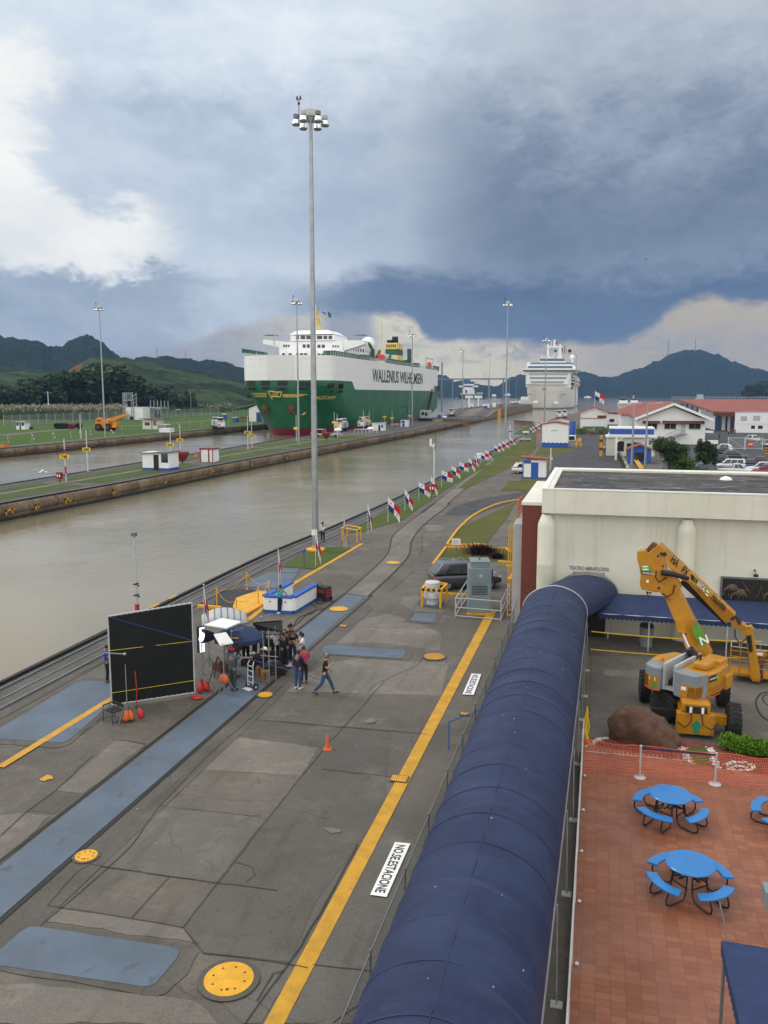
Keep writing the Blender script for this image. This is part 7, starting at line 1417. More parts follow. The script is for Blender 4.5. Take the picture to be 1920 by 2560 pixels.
dup(L0,G(900,1073)+Vector((0,5,0)),R(4),'towing locomotive on the centre wall, right one in front of the green hull');dup(L0,G(1126,1041)+Vector((0,4,0)),R(4),'towing locomotive at the foot of the ramp beyond the cargo ship')
dup(L0,G(536,1074)+Vector((0,3,0)),R(40),'towing locomotive on the far bank, left of the portable toilet')
for i,(x_,yb,lab)in enumerate(((1281,1009,'left towing locomotive in the distant row near the cruise ship'),(1290,1008,'second towing locomotive in the distant row near the cruise ship'))):dup(L0,G(x_,yb+2,3.4),R(4),lab)
dup(L0,G(1396,1048)+Vector((0,6,0)),R(2),'towing locomotive on the near wall, left one before the cruise ship hull');dup(L0,G(1410,1046)+Vector((0,6,0)),R(2),'towing locomotive on the near wall, right one before the cruise ship hull')
for(x_,y_,lab)in((845,1083,'white domed vent beside the left locomotive'),(926,1080,'white domed vent in front of the white shed'),(1070,1053,'white domed vent beside the crawler crane'),(1111,1048,'white domed vent near the ramp beyond the crane')):
 l=G(x_,y_);t=thing('domed_vent',lab,'vent',tuple(l),0,'white domed vents on the centre wall');q=MB();q.lathe([(.9,0),(.9,.9)],(0,0,0),12);q.build('drum','galv',t);q=MB();q.lathe([(1.3,.9),(1.1,1.3),(.5,1.6),(.1,1.65)],(0,0,0),14);q.build('cap','clean_white',t,smooth=50)
a=G(*sc_((850,330)));t=thing('stair_rail','white tube railing of a stair opening on the centre wall','railing',tuple(a));q=MB()
for k in range(5):q.tube([(k*1.2,0,0),(k*1.2,0,1.3),(k*1.2+1.5,3,1.3),(k*1.2+1.5,3,0)],.07,5)
q.tube([(0,0,1.3),(4.8,0,1.3)],.07,5);q.build('rail','steel_white',t)
a=G(*sc_((500,360)));t=thing('flatbed_trailer','grey flatbed trailer with side frames on the centre wall','trailer',tuple(a));q=MB();q.b2(0,9,0,2.4,.7,.95);q.build('bed','lightgrey',t)
for x_ in(1,2,7.4):q=MB();q.cyl((x_,-.05,.4),(x_,.3,.4),.4,n=12);q.build('wheel','rubber',t)
q=MB();q.tube([(0,0,.9),(.4,0,2.2),(3.5,0,2.2),(4,0,.9)],.08,5);q.tube([(0,2.4,.9),(.4,2.4,2.2),(3.5,2.4,2.2),(4,2.4,.9)],.08,5);q.build('frame','lightgrey',t)
for(p,lab)in(((s1((1182,1190))),'dark red hopper shaped box right of the white shed on the centre wall'),((sc_((625,385))),'dark red hopper shaped box before the flatbed trailer')):
 l=G(*p);t=thing('hopper','x','x',tuple(l));tag(t,lab,'hopper','red hopper boxes on the centre wall');q=MB();q.loft([[(-.3,-.3,.4),(.3,-.3,.4),(.3,.3,.4),(-.3,.3,.4)],[(-1,-.8,1.7),(1,-.8,1.7),(1,.8,1.7),(-1,.8,1.7)],[(-.9,-.8,2.1),(.9,-.8,2.1),(.9,.8,2.1),(-.9,.8,2.1)]]);q.build('hopper_body','dark_red',t);q=MB();q.cyl((0,0,0),(0,0,.5),.1,n=6);q.build('leg','black',t)
l=G(*s1((1272,1143)));t=thing('traffic_cone','orange and white cone left of the small red trimmed shed','traffic cone',tuple(l));q=MB();q.lathe([(.4,0),(.3,.1),(.08,1.2)],(0,0,0),12);q.build('cone','red_tape',t)
l=G(*sg((1278,668)));t=thing('traffic_cone','tiny orange cone on the near track strip by the blue based shed','traffic cone',tuple(l));q=MB();q.lathe([(.4,0),(.3,.1),(.08,1.3)],(0,0,0),12);q.build('cone','red_tape',t)
l=G(1062,1053);t=thing('crawler_crane','old grey crawler crane with black lattice boom against the green ship side','crane',tuple(l));wq=lambda x_,y_:Q(*sc_((x_,y_)),l.y)-l
q=MB();q.b2(-3,3,-1,2.5,0,1.3);q.build('tracks','black',t);p0,p1=wq(1375,225),wq(1455,145);q=MB();q.b2(p0.x,p1.x,-1.2,3,1.35,p1.z);q.build('machine_house','lightgrey',t,bevel=.15);q=MB();q.b2(p0.x+.8,p0.x+1.9,-1.26,-1.21,p1.z*.55,p1.z*.85);q.b2(p1.x-2.3,p1.x-1.2,-1.26,-1.21,p1.z*.5,p1.z*.8);q.build('window','black',t)
bt=Q(1081,973,l.y)-l;q=MB()
b0_=wq(1430,160)
for s_ in(-.5,.5):q.tube([b0_+Vector((s_,-.6,0)),bt+Vector((s_*.3,-.6,0))],.14,5);q.tube([b0_+Vector((s_,.6,0)),bt+Vector((s_*.3,.6,0))],.14,5)
for k in range(12):a=b0_.lerp(bt,k/12);b_=b0_.lerp(bt,(k+1)/12);f_=1-.7*k/12;q.beam(a+Vector((-.5*f_,-.6,0)),b_+Vector((.5*f_,-.6,0)),.1,.1);q.beam(a+Vector((.5*f_,-.6,0)),b_+Vector((-.5*f_,-.6,0)),.1,.1)
q.build('lattice_boom','black',t);q=MB();a=b0_.lerp(bt,.9);q.tube([a,bt],[.8,.4],6);q.build('boom_tip','crane_orange',t)
q=MB();q.tube([wq(1385,140),bt],.06,4);q.tube([wq(1400,140),b0_.lerp(bt,.7)],.06,4);q.build('stay_cable','black',t)
for(f_,r4,d,m,lab,nm)in((sc_,(1512,1536,208,183),2,'bluepaint','small bright blue box on the wall beyond the crawler crane','storage_box'),(sc_,(1490,1535,235,222),2,'yellow','low yellow machine part lying right of the crawler crane','machine_part'),(sc_,(1140,1198,265,252),1.5,'lightgrey','light grey low bench behind the blue fronted hut','bench'),(sg,(565,610,315,285),3,'bluepaint','blue crate at the foot of the distant mast','storage_box'),(sg,(765,810,290,262),3,'red','red machine on the distant raised wall','machine'),(sg,(680,720,300,240),3,'clean_white','white cabin on the distant raised wall','cabin'),(sg,(610,635,305,255),3,'clean_white','narrow white cabin next to the blue crate','cabin'),(sg,(550,600,290,258),3,'clean_white','white low cabin behind the blue crate','cabin'),(sg,(1015,1045,250,213),3,'clean_white','white box left of the white passenger boat','storage_box'),(sg,(900,950,250,215),4,'lightgrey','pale grey machine near the distant locomotives','machine'),(s4,(315,372,540,505),1.6,'clean_white','white air conditioner box with a dark fan beside the blue based shed','air_conditioner')):
 zb=3.4 if f_ is sg and r4[0]>540 else 0;x0,x1,yb,yt=hp_(f_,*r4);a=G(x0,yb,zb);b_=Q(x1,yt,a.y);q=MB();w_,h_=b_.x-a.x,b_.z-zb;q.b2(0,w_,0,d,0,h_);t=thing(nm,lab,nm.replace('_',' '),tuple(a));q.build('body',m,t,bevel=.08);q=MB();q.b2(w_*.1,w_*.9,-.05,-.02,h_*.12,h_*.86)if 'air' in nm else q.b2(-.06,w_+.06,-.06,d+.06,h_*.9,h_*.96);q.build('fan_grille' if 'air' in nm else 'lid','black' if 'air' in nm else 'galv_dark',t)
for x_,lab in((376,'left white signal board on a pole beyond the ramp'),(496,'right white signal board on a pole beyond the ramp')):
 l=G(*sg((x_,325)));z=Q(*sg((x_,150)),l.y).z;t=thing('signal_board',lab,'signal board',tuple(l),0,'white signal boards beyond the ramp');q=MB();q.b2(-.5,.5,-.3,.3,0,z-2);q.build('pole','clean_white',t);z0=Q(*sg((x_,185)),l.y).z;q=MB();q.b2(-3.2,3.2,-.6,-.32,z0,z);q.build('board','clean_white',t);q=MB();q.b2(-2.4,-.6,-.7,-.61,z0+1,z-1);q.b2(.6,2.4,-.7,-.61,z0+1,z-1);q.build('lamp_panel','galv_dark',t)
q=MB();a=G(*sg((545,440)),WZ);a.x=-59.0;q.b2(-59.05,-58.6,a.y,a.y+14,WZ,3.2);tag(q.build('yellow_wall_corner','yellow',None),'yellow painted corner of the raised wall beyond the ramp','wall corner')
q=MB();a=G(*sg((45,545)),WZ);b_=G(*sg((382,545)),WZ);v=b_-a;q.beam((0,0,1.6),(v.x,v.y,1.6),1.2,2.6);q.beam((0,0,3.0),(v.x,v.y,3.0),1.8,.3);o=q.build('lock_gate','lockwall',None);o.location=a;tag(o,'partly open lock gate leaf reaching out from the centre wall','lock gate')
q=MB();a=G(*sg((978,540)),WZ);b_=G(*sg((1195,560)),WZ);v=b_-a;q.beam((0,0,1.3),(v.x,v.y,1.3),1.2,2.0);q.beam((0,0,2.4),(v.x,v.y,2.4),1.8,.3);o=q.build('lock_gate','lockwall',None);o.location=a;tag(o,'lock gate leaf at the near wall, right of the tall mast among the flags','lock gate')
# ================= CARGO SHIP =================
XC=-103.0;YS=262.0;HB=16.3;OS=Vector((XC,YS,0));XR=XC+HB
zst=QX(900,974,XR).z;yst=QX(884,965,XR).y-YS;zbow=Q(602,951,YS).z;ztop=Q(602,889,YS).z;yend=QX(1099,960,XR).y-YS;yb2=QX(1088,950,XR).y-YS
ztop2=QX(1095,926,XR).z
m,x,b,co=newmat('carrier_hull');s=x.sep(co)
th=x.add(x.ss(s[1],yst-2.5,yst+2.5,zbow,zst),x.mul(x.m('GREATER_THAN',s[1],yb2-3.0),QX(1096,965,XR).z-zst))
g=x.m('GREATER_THAN',s[2],th);r_=x.m('LESS_THAN',s[2],.45)
mp=x.n('ShaderNodeMapping');x.put(mp.inputs[0],co);mp.inputs['Scale'].default_value=(1,1,.08)
gn=x.mix(x.ss(x.noise(co,.12,6,.6),.35,.65),(.004,.095,.034),(.016,.155,.062));gn=x.mix(x.mul(x.ss(x.noise(mp.outputs[0],.6,6,.7),.50,.68),.4),gn,(.05,.19,.11))
wh=x.mix(x.mul(x.ss(x.noise(mp.outputs[0],.5,6,.7),.55,.7),.35),(.84,.85,.85),(.62,.61,.56))
c=x.mix(g,gn,wh);c=x.mix(r_,c,(.24,.02,.02));fy=x.m('FRACT',x.mul(s[1],.083));fz=x.m('FRACT',x.mul(s[2],.38));c=x.mix(x.mul(x.m('MAXIMUM',x.m('LESS_THAN',fy,.02),x.m('LESS_THAN',fz,.05)),.13),c,(.02,.03,.03));x.put(b.inputs['Base Color'],c);b.inputs['Roughness'].default_value=.4
ZL=[-3,-1.9,.45,2.5,5,7.5,10,12,13.5,15,zbow,19,22,ztop]
def Lz(z):return 9 if z>=15 else(9+(15-z)*2.1 if z>5 else 30+(5-z)*3.2)
def Y0z(z):return 0 if z>=13.5 else((13.5-z)*.42 if z>2 else 4.8+(2-z)*.75)
def fb(s_,z):
 t_=min(1,max(0,s_/Lz(z)));p_=2.3;return HB*(1-(1-t_)**p_)**(1/p_)
def ye(z):return yend-max(0,(4-z))*9
rings=[]
tt=[0,.004,.012,.03,.06,.1,.16,.25,.36,.5,.65,.8,1.0]
for z in ZL:
 y0,L_=Y0z(z),Lz(z);r1=[(fb(k*L_,z)if k>0 else.02,y0+k*L_)for k in tt];y1=ye(z)
 nn=6;base_=[(HB,y0+L_+(y1-6-y0-L_)*k/nn)for k in range(1,nn+1)]+[(HB*.93,y1)]
 ringp=[(a,b_,z)for a,b_ in r1+base_]+[(-a,b_,z)for a,b_ in(r1+base_)[::-1]]
 rings.append(ringp)
t=thing('cargo_ship','huge green and white vehicle carrier ship lying in the left lock chamber','cargo ship',tuple(OS))
q=MB();q.loft(rings);q.build('hull','carrier_hull',t,smooth=25)
def bowpt(px_,py_,off=.06):
 Y=YS+3
 for _ in range(12):p=Q(px_,py_,Y);xx=min(abs(p.x-XC)/HB,.9999);p_=2.3;t_=1-(1-xx**p_)**(1/p_);Y=.5*Y+.5*(YS+Y0z(p.z)+t_*Lz(p.z))
 p=Q(px_,py_,Y);return Vector((p.x-XC,p.y-YS-off-.0,p.z))
def bowquad(q,P_,n_=6,off=.08):
 g_=[[bowpt(*(Vector(P_[0]).lerp(Vector(P_[1]),i/n_).lerp(Vector(P_[3]).lerp(Vector(P_[2]),i/n_),j/2)),off)for i in range(n_+1)]for j in range(3)];q.loft(g_,closed=False,cap=False)
for r4 in((163,222,662,697),(263,327,662,697),(383,455,662,698),(515,575,668,702),(578,630,668,705),(740,797,682,716),(818,855,685,720)):
 q=MB();bowquad(q,[s2((r4[0],r4[3])),s2((r4[1],r4[3])),s2((r4[1],r4[2])),s2((r4[0],r4[2]))],6,.10);q.build('mooring_port','black',t)
for(x_,y_)in((188,715),(212,715),(285,712),(310,712),(400,718),(425,718),(548,715),(575,718),(770,735),(836,738)):
 c_=bowpt(*s2((x_,y_)),.1);q=MB();q.sph(tuple(c_),(.9,.35,.6),8,6);q.build('fairlead','black',t)
q=MB()
for(a,b_,y_)in((195,305,754),(210,305,765),(222,305,776),(420,600,762),(420,570,770),(422,530,778)):q=MB();bowquad(q,[s2((a,y_+3)),s2((b_,y_+3)),s2((b_,y_-3)),s2((a,y_-3))],5,.1);q.build('bow_stripe','ship_yellow',t)
q=MB()
for P_ in(((312,738),(320,738),(350,800),(345,800)),):bowquad(q,[s2(p)for p in P_],2,.12)
for a,b_ in(((318,742),(345,738)),((345,738),(375,745)),((375,745),(412,742)),((412,742),(405,778)),((405,778),(365,775)),((365,775),(335,780))):
 pa,pb=bowpt(*s2(a),.15),bowpt(*s2(b_),.15);q.beam(pa,pb,.3,.3)
def bowtext(q,txt,x0,x1,y0,y1,sl=0,bold=.02):
 v,f=textpts(txt,1,'LEFT',bold);xs=[a for a,_ in v];ys=[b_ for _,b_ in v];X0_,X1_,Y0_,Y1_=min(xs),max(xs),min(ys),max(ys)
 q.add([bowpt(*s2((x0+(x1-x0)*(a-X0_)/(X1_-X0_)+sl*(b_-Y0_),y1+(y0-y1)*(b_-Y0_)/(Y1_-Y0_)+0*a)),.14)for a,b_ in v],f)
bowtext(q,'OW',342,392,748,775);q.build('bow_emblem','ship_yellow',t);q=MB();bowtext(q,'FALSTAFF',640,796,772,796,sl=6);q.build('ship_name','ship_yellow',t);q=MB();bowquad(q,[s2(p)for p in((550,908),(575,908),(592,884),(575,890))],2,.12);q.build('bow_mark','ship_yellow',t)
for(x_,y_)in((298,858),(483,860)):
 c_=bowpt(*s2((x_,y_)),.3);q=MB();q.sph(tuple(c_),(1.3,.9,1.5),8,6);q.beam(c_+Vector((0,-.6,1.4)),c_+Vector((0,-.6,-1.8)),.5,.5);q.beam(c_+Vector((-1.2,-.6,-1.4)),c_+Vector((1.2,-.6,-1.4)),.5,.6);q.build('anchor','brown',t)
v,f=textpts('WALLENIUS WILHELMSEN',1,'LEFT',.012);X0_,X1_=min(a for a,_ in v),max(a for a,_ in v);Yh=max(b_ for _,b_ in v)
ya,yb_=QX(931,940,XR).y-YS,QX(1056,950,XR).y-YS;za,zb_=QX(931,954,XR).z,QX(931,921,XR).z;zc2,zd2=QX(1056,960,XR).z,QX(1056,934,XR).z
q=MB();q.add([Vector((HB+.12,ya+(yb_-ya)*(a-X0_)/(X1_-X0_),za+(zc2-za)*(a-X0_)/(X1_-X0_)+(b_/Yh)*((zb_-za))))for a,b_ in v],f);q.build('company_lettering','ship_green',t)
def R2(q,x0,y0,x1,y1,Y,dep):
 a=Q(*s2((x0,y1)),Y)-OS;b_=Q(*s2((x1,y0)),Y)-OS;q.b2(a.x,b_.x,Y-YS,Y-YS+dep,a.z,b_.z);return a,b_
YH=YS+38
q=MB();a,b_=R2(q,395,378,857,500,YH,34);q.build('deckhouse','clean_white',t);hx0,hx1=a.x,b_.x
q=MB();R2(q,476,335,790,380,YH-.5,16);q.build('wheelhouse','clean_white',t)
p0,p1=Q(*s2((478,335)),YH)-OS,Q(*s2((772,335)),YH)-OS;zt_=(Q(*s2((500,304)),YH)-OS).z
q=MB();q.loft([[(p0.x-.4,37,p0.z),(p1.x+.6,37,p0.z),(p1.x+.6,53,p0.z),(p0.x-.4,53,p0.z)],[(p0.x+2,39,zt_),(p1.x-2,39,zt_),(p1.x-2,52,zt_),(p0.x+2,52,zt_)]]);q.build('wheelhouse_roof','clean_white',t)
for(x0,x1)in((515,535),(548,580),(588,630),(664,702),(712,737),(748,773)):q=MB();R2(q,x0,341,x1,366,YH-.62,.1);q.build('bridge_window','dark_glass',t)
q=MB();a1=Q(*s2((278,368)),YH)-OS;a2=Q(*s2((278,398)),YH)-OS;a3=Q(*s2((395,378)),YH)-OS;a4=Q(*s2((395,425)),YH)-OS;q.extr([a1,a3,a4,a2],(0,5,0));a1=Q(*s2((855,372)),YH)-OS;a2=Q(*s2((1003,375)),YH)-OS;a3=Q(*s2((1003,402)),YH)-OS;a4=Q(*s2((868,445)),YH)-OS;a5=Q(*s2((855,445)),YH)-OS;q.extr([a1,a2,a3,a4,a5],(0,5,0));q.build('bridge_wing','clean_white',t)
for x0,x1 in((280,360),(924,1002)):
 q=MB();R2(q,x0,333,x1,337,YH,5);q.build('wing_awning','galv_dark',t);q=MB();
 for k in range(4):xx=x0+(x1-x0)*k/3;R2(q,xx-1,337,xx+1,370,YH,.2)
 q.build('wing_rail','lightgrey',t)
for grp in(((424,405,435,423),(440,405,451,423),(458,405,468,423)),((563,403,583,427),(592,403,612,427),(668,405,689,428),(698,405,720,428)),((775,410,785,425),(793,410,803,425),(811,410,820,425)),((415,466,435,482),(462,466,483,482),(515,466,533,486),(543,466,565,488),(572,466,593,488),(668,468,690,490),(698,468,720,490),(760,468,782,490))):
 for r4 in grp:q=MB();R2(q,*r4,YH-.12,.1);q.build('window','dark_glass',t)
q=MB()
for k in range(7):q.b2(hx1+.02,hx1+.1,5+38+k*3.4,6.4+38+k*3.4,a5.z+.4,a5.z+1.8)
q.build('side_windows','dark_glass',t)
q=MB();q.b2(-8,HB-4,73,110,ztop-.1,ztop+4.5);q.build('aft_deckhouse','clean_white',t)
q=MB();
dk=ztop
for s_ in(-1,1):
 pts=[(s_*(HB-.15),y_,0)for y_ in range(9,int(yend)-4,5)]
 for y_ in range(9,int(yend)-4,3):q.cyl((s_*(HB-.15),y_,dk),(s_*(HB-.15),y_,dk+1.3),.09,n=4)
 for z_ in(.65,1.3):q.tube([(s_*(HB-.15),9,dk+z_),(s_*(HB-.15),yend-5,dk+z_)],.07,4)
for k in range(14):
 a=math.pi*k/13;x_=-math.cos(a)*(HB-.3);yy=Y0z(dk)+(1-(1-(abs(x_)/HB)**2.3)**(1/2.3))*9+.2;q.cyl((x_,yy,dk),(x_,yy,dk+1.3),.09,n=4)
q.build('railing','lightgrey',t)
q=MB();P_=[s2(p)for p in((128,433),(128,465),(300,478),(300,460))];Pz=[Q(*p,YS+9)-OS for p in P_];q.extr(Pz,(0,1.2,0));q.build('bow_screen','ship_green',t)
for(x0,x1,y0,y1,yy)in((790,950,447,492,None),(995,1042,475,505,None),(1190,1335,505,545,None),(1375,1400,535,560,None),(1497,1538,555,580,None)):
 ya_=QX(*s2((x0,y1)),XR-2).y-YS;yb3=QX(*s2((x1,y1)),XR-2).y-YS;zt3=QX(*s2((x0,y0)),XR-2).z;q=MB();q.b2(HB-6,HB-2,ya_,yb3,dk,max(dk+2.0,zt3));q.build('deck_vent_house','ship_green',t)
def onx(px_,py_,X=XR-5):return QX(*s2((px_,py_)),X)-OS
c_=onx(1030,405,XR-6);q=MB();q.sph(tuple(c_),3.1*(c_.y+YS)/330,16,10);q.cyl((c_.x,c_.y,dk),(c_.x,c_.y,c_.z-2),.8,n=8);q.build('satellite_dome','clean_white',t,smooth=60)
q=MB();a_=onx(1062,505,XR-4);b4=onx(1062,440,XR-4);q.cyl(a_,b4,.9,n=8);q.beam(b4,onx(1035,395,XR-4),.8,1.0);q.build('deck_crane','ship_green',t)
q=MB();q.beam(onx(1090,495,XR-2),onx(1115,450,XR-2),.8,1.0);q.beam(onx(1175,520,XR-2),onx(1190,480,XR-2),.8,1.0);q.build('davit','ship_green',t)
c_=onx(1122,500,XR-1.5);q=MB();q.loft([[(c_.x+sx*w_,c_.y+yy,c_.z+zz)for sx,zz in((-1,.6),(-.8,-.9),(.8,-.9),(1,.6),(.6,1.4),(-.6,1.4))]for yy,w_ in((-5,.2),(-3.5,1.),(0,1.3),(3.5,1.),(5,.2))]);q.build('lifeboat','red_tape',t,smooth=40)
YFn=(onx(1200,500,XC+3)).y+YS
fa=Q(*s2((1152,505)),YFn)-OS;fb_=Q(*s2((1250,392)),YFn)-OS;w_=fb_.x-fa.x
zz=[Q(*s2((1200,yy)),YFn).z for yy in(505,478,437,392)]
for z0,z1,mm in((dk,zz[1],'ship_yellow'),(zz[1]+.0,zz[2],'ship_green'),(zz[2],zz[3],'ship_yellow')):
 q=MB();q.b2(fa.x,fa.x+w_*.9,fa.y,fa.y+12,z0,z1);q.build('funnel',mm,t,bevel=.3)
q=MB();q.b2(fa.x+w_*.1,fa.x+w_*.4,fa.y+1,fa.y+6,zz[3],zz[3]+1.5);q.cyl((fa.x+w_*.6,fa.y+4,zz[3]-.5),(fa.x+w_*.62,fa.y+3,zz[3]+3),1.5,n=10);[q.b2(fa.x+w_*(.1+.15*k),fa.x+w_*(.18+.15*k),fa.y-.1,fa.y-.02,zz[3]-2.2,zz[3]-.8)for k in range(5)];q.build('exhaust','black',t)
YM=YH+8;mw=lambda x_,y_:Q(*s2((x_,y_)),YM)-OS
q=MB();[q.beam(mw(xa_,305),mw(674,145),.35,.35)for xa_ in(664,690)];[q.beam(mw(677-11*(1-k/7),305-k*22),mw(677+11*(1-k/7),285-k*22),.3,.3)for k in range(7)];q.b2(mw(660,265).x,mw(692,265).x,YM-YS-1,YM-YS+1,mw(0,265).z,mw(0,260).z);q.b2(mw(655,218).x,mw(702,218).x,YM-YS-1,YM-YS+1,mw(655,218).z,mw(655,212).z);q.beam(mw(690,300),mw(672,230),.5,.5);q.build('signal_mast','ship_yellow',t)
q=MB();q.cyl(mw(625,300),mw(625,165),.18,n=5);q.cyl(mw(656,120),mw(656,300),.1,n=5);q.b2(mw(662,190).x,mw(676,190).x,YM-YS,YM-YS+.3,mw(662,190).z,mw(662,180).z);q.build('aerial','clean_white',t)
q=MB();q.extr([mw(742,165),mw(765,185),mw(765,215),mw(745,205)],(0,.1,0));q.build('green_flag','ship_green',t);q=MB();q.extr([mw(702,165),mw(728,180),mw(728,192),mw(706,180)],(0,.1,0));q.build('blue_flag','bluepaint',t);q=MB();q.extr([mw(617,165),mw(628,165),mw(628,185),mw(617,180)],(0,.1,0));q.build('white_flag','flag_white',t);q=MB();q.extr([mw(660,180),mw(676,178),mw(676,192),mw(662,192)],(0,.1,0));q.build('red_flag','flag_red',t)
q=MB();a_=onx(1126,505,XR-9);q.cyl(a_,onx(1127,243,XR-9),.25,n=5);q.beam(a_,onx(1127,430,XR-9),1.6,1.6,w1=.6,h1=.6);q.build('foremast','ship_yellow',t)
a_=Q(*s2((360,475)),YH-4)-OS;q=MB();q.cyl(a_,Q(*s2((360,308)),YH-4)-OS,.2,n=5);q.tube([a_+Vector((-2,0,0)),a_+Vector((0,0,6)),a_+Vector((2,0,0))],.12,4);q.build('jack_staff','lightgrey',t)
q=MB();q.beam(onx(1325,530,XR-3),onx(1325,435,XR-3),1.6,2.2);q.beam(onx(1280,525,XR-3),onx(1325,515,XR-3),.8,.8);q.build('aft_ramp_arm','ship_green',t)
q=MB();a_=onx(1440,572,XR-2);b_=onx(1490,575,XR-2);q.tube([a_,a_+Vector((0,0,5)),b_+Vector((0,0,5)),b_],.35,5);q.build('aft_davit_frame','lightgrey',t);c_=(a_+b_)/2+Vector((0,0,2.2));q=MB();q.sph(tuple(c_),(1.2,3,1.2),10,6);q.build('lifeboat','red_tape',t)
q=MB();yy=QX(*s2((1535,718)),XR).y-YS;zz_=QX(*s2((1535,718)),XR).z;q.b2(HB-.2,HB+.08,yy-5,yy+3,zz_-1.4,zz_+1.4);yy=QX(*s2((1288,868)),XR).y-YS;zz_=QX(*s2((1288,850)),XR).z;q.b2(HB+.02,HB+.1,yy-8,yy+7,zz_-.1,zz_+.15);q.b2(HB+.02,HB+.1,yy+6,yy+7,zz_-3,zz_);q.build('side_marks','black',t)
mat('hull_cream',(.82,.81,.77),.5,nz=(.05,.05))
# ================= CRUISE SHIP =================
sz=lambda p:(1290+p[0]/8.73,840+p[1]/8.73)
YC0=G(1361,1023.5,WZ).y
cxl=Q(*sz((212,1110)),YC0).x;cxr=Q(*sz((1192,1110)),YC0).x;XCc=(cxl+cxr)/2;HC=(cxr-cxl)/2;OC=Vector((XCc,YC0,0));Zc=lambda y_:Q(*sz((700,y_)),YC0).z
t=thing('cruise_ship','large white cruise ship seen bow on at the end of the near lock','cruise ship',tuple(OC))
zh=Zc(1110);rings=[];LEN=250
zl=[WZ-1.5,Zc(1575),Zc(1500),Zc(1400),Zc(1250),Zc(1180),zh]
for i,z in enumerate(zl):
 k=(z-zl[0])/(zh-zl[0]);wb=HC*(.80+.20*min(1,k*1.6)**.6);L_=34-20*k;y0=(1-k)*7+0;r1=[]
 for tt_ in(0,.01,.04,.1,.2,.35,.55,.8,1):r1.append((max(.05,wb*(1-(1-tt_)**2.6)**(1/2.2)),y0+tt_*L_))
 r1+=[(HC,y0+L_+20),(HC,LEN*.5),(HC,LEN)]
 rings.append([(a,b_,z)for a,b_ in r1]+[(-a,b_,z)for a,b_ in r1[::-1]])
q=MB();q.loft(rings[:]);q.build('hull','hull_cream',t,smooth=30)
q=MB();q.loft([[(p[0]*1.03,p[1]-.5,z)for p in rings[1]]for z in(WZ-1,Zc(1568))],cap=False);q.build('waterline_band','galv_dark',t)
def C2(q,x0,y0,x1,y1,Yo,dep):
 Y=YC0+Yo;a=Q(*sz((x0,y1)),Y)-OC;b_=Q(*sz((x1,y0)),Y)-OC;q.b2(a.x,b_.x,Yo,Yo+dep,a.z,b_.z)
def C4(q,P_,Yo,dep):q.extr([Q(*sz(p),YC0+Yo)-OC for p in P_],(0,dep,0))
q=MB();C4(q,[(212,1112),(1192,1130),(1212,800),(212,800)],8,LEN-20);q.build('lower_superstructure','clean_white',t)
q=MB();C4(q,[(214,1050),(1130,1055),(1200,800),(222,800)],3,5.2);q.build('front_terraces','clean_white',t)
for P_,m in(([(275,815),(1145,815),(1128,852),(292,850)],'lightgrey'),([(298,900),(1100,900),(1086,935),(308,932)],'grey_plastic'),([(320,984),(1050,986),(1025,1032),(332,1030)],'galv')):
 q=MB();C4(q,P_,2.7,.2);q.build('terrace_opening',m,t)
q=MB();C4(q,[(150,740),(1350,742),(1330,790),(165,788)],1.5,9);q.build('bridge_deck','clean_white',t);q=MB();C4(q,[(155,742),(1345,744),(1338,780),(160,778)],1.2,.25);q.build('bridge_windows','dark_glass',t)
q=MB();C4(q,[(140,706),(1300,706),(1352,742),(145,740)],.6,14);q.build('bridge_roof','clean_white',t)
q=MB();C4(q,[(245,620),(1240,620),(1330,706),(225,706)],6,150);q.build('upper_superstructure','clean_white',t)
q=MB();C4(q,[(268,656),(1225,656),(1235,700),(248,698)],5.7,.25);q.build('lounge_windows','glass_blue',t)
q=MB();C4(q,[(285,578),(1228,576),(1285,618),(258,618)],8,.4);q.build('glass_screen','glass_blue',t);q=MB();[C4(q,[(285+k*50,572),(291+k*50,572),(288+k*50,622),(280+k*50,622)],7.5,.3)for k in range(20)];C4(q,[(240,572),(330,565),(250,700),(235,700)],7,.4);q.build('screen_posts','clean_white',t)
q=MB();C4(q,[(520,545),(1070,545),(1075,585),(525,585)],20,60);q.build('top_deck','clean_white',t);q=MB();C4(q,[(525,495),(1050,500),(1070,545),(530,545)],19.5,.4);q.build('top_screen','glass_blue',t)
q=MB();C4(q,[(1085,380),(1190,400),(1230,590),(1050,590)],60,30);q.build('funnel_base','lightgrey',t)
q=MB();C4(q,[(668,195),(700,172),(722,185),(716,480),(668,480)],25,4);C4(q,[(940,190),(965,172),(985,190),(1000,480),(890,480),(925,400)],25,4);C4(q,[(640,220),(1018,218),(1018,248),(640,252)],24.5,3);C4(q,[(820,80),(862,78),(858,222),(815,222)],25,3);C4(q,[(768,110),(780,110),(780,222),(768,222)],25,1);C4(q,[(780,480),(830,400),(850,400),(800,480)],30,2);q.build('mast_arch','clean_white',t)
q=MB();C4(q,[(865,122),(905,125),(900,185),(868,180)],26,.2);q.build('flag','flag_red',t)
for k in range(4):q=MB();C4(q,[(1000+k*28,205),(1018+k*28,205),(1014+k*28,380),(996+k*28,380)],70,4);q.build('funnel_pipe',['brown','ship_yellow','galv_dark','lightgrey'][k],t)
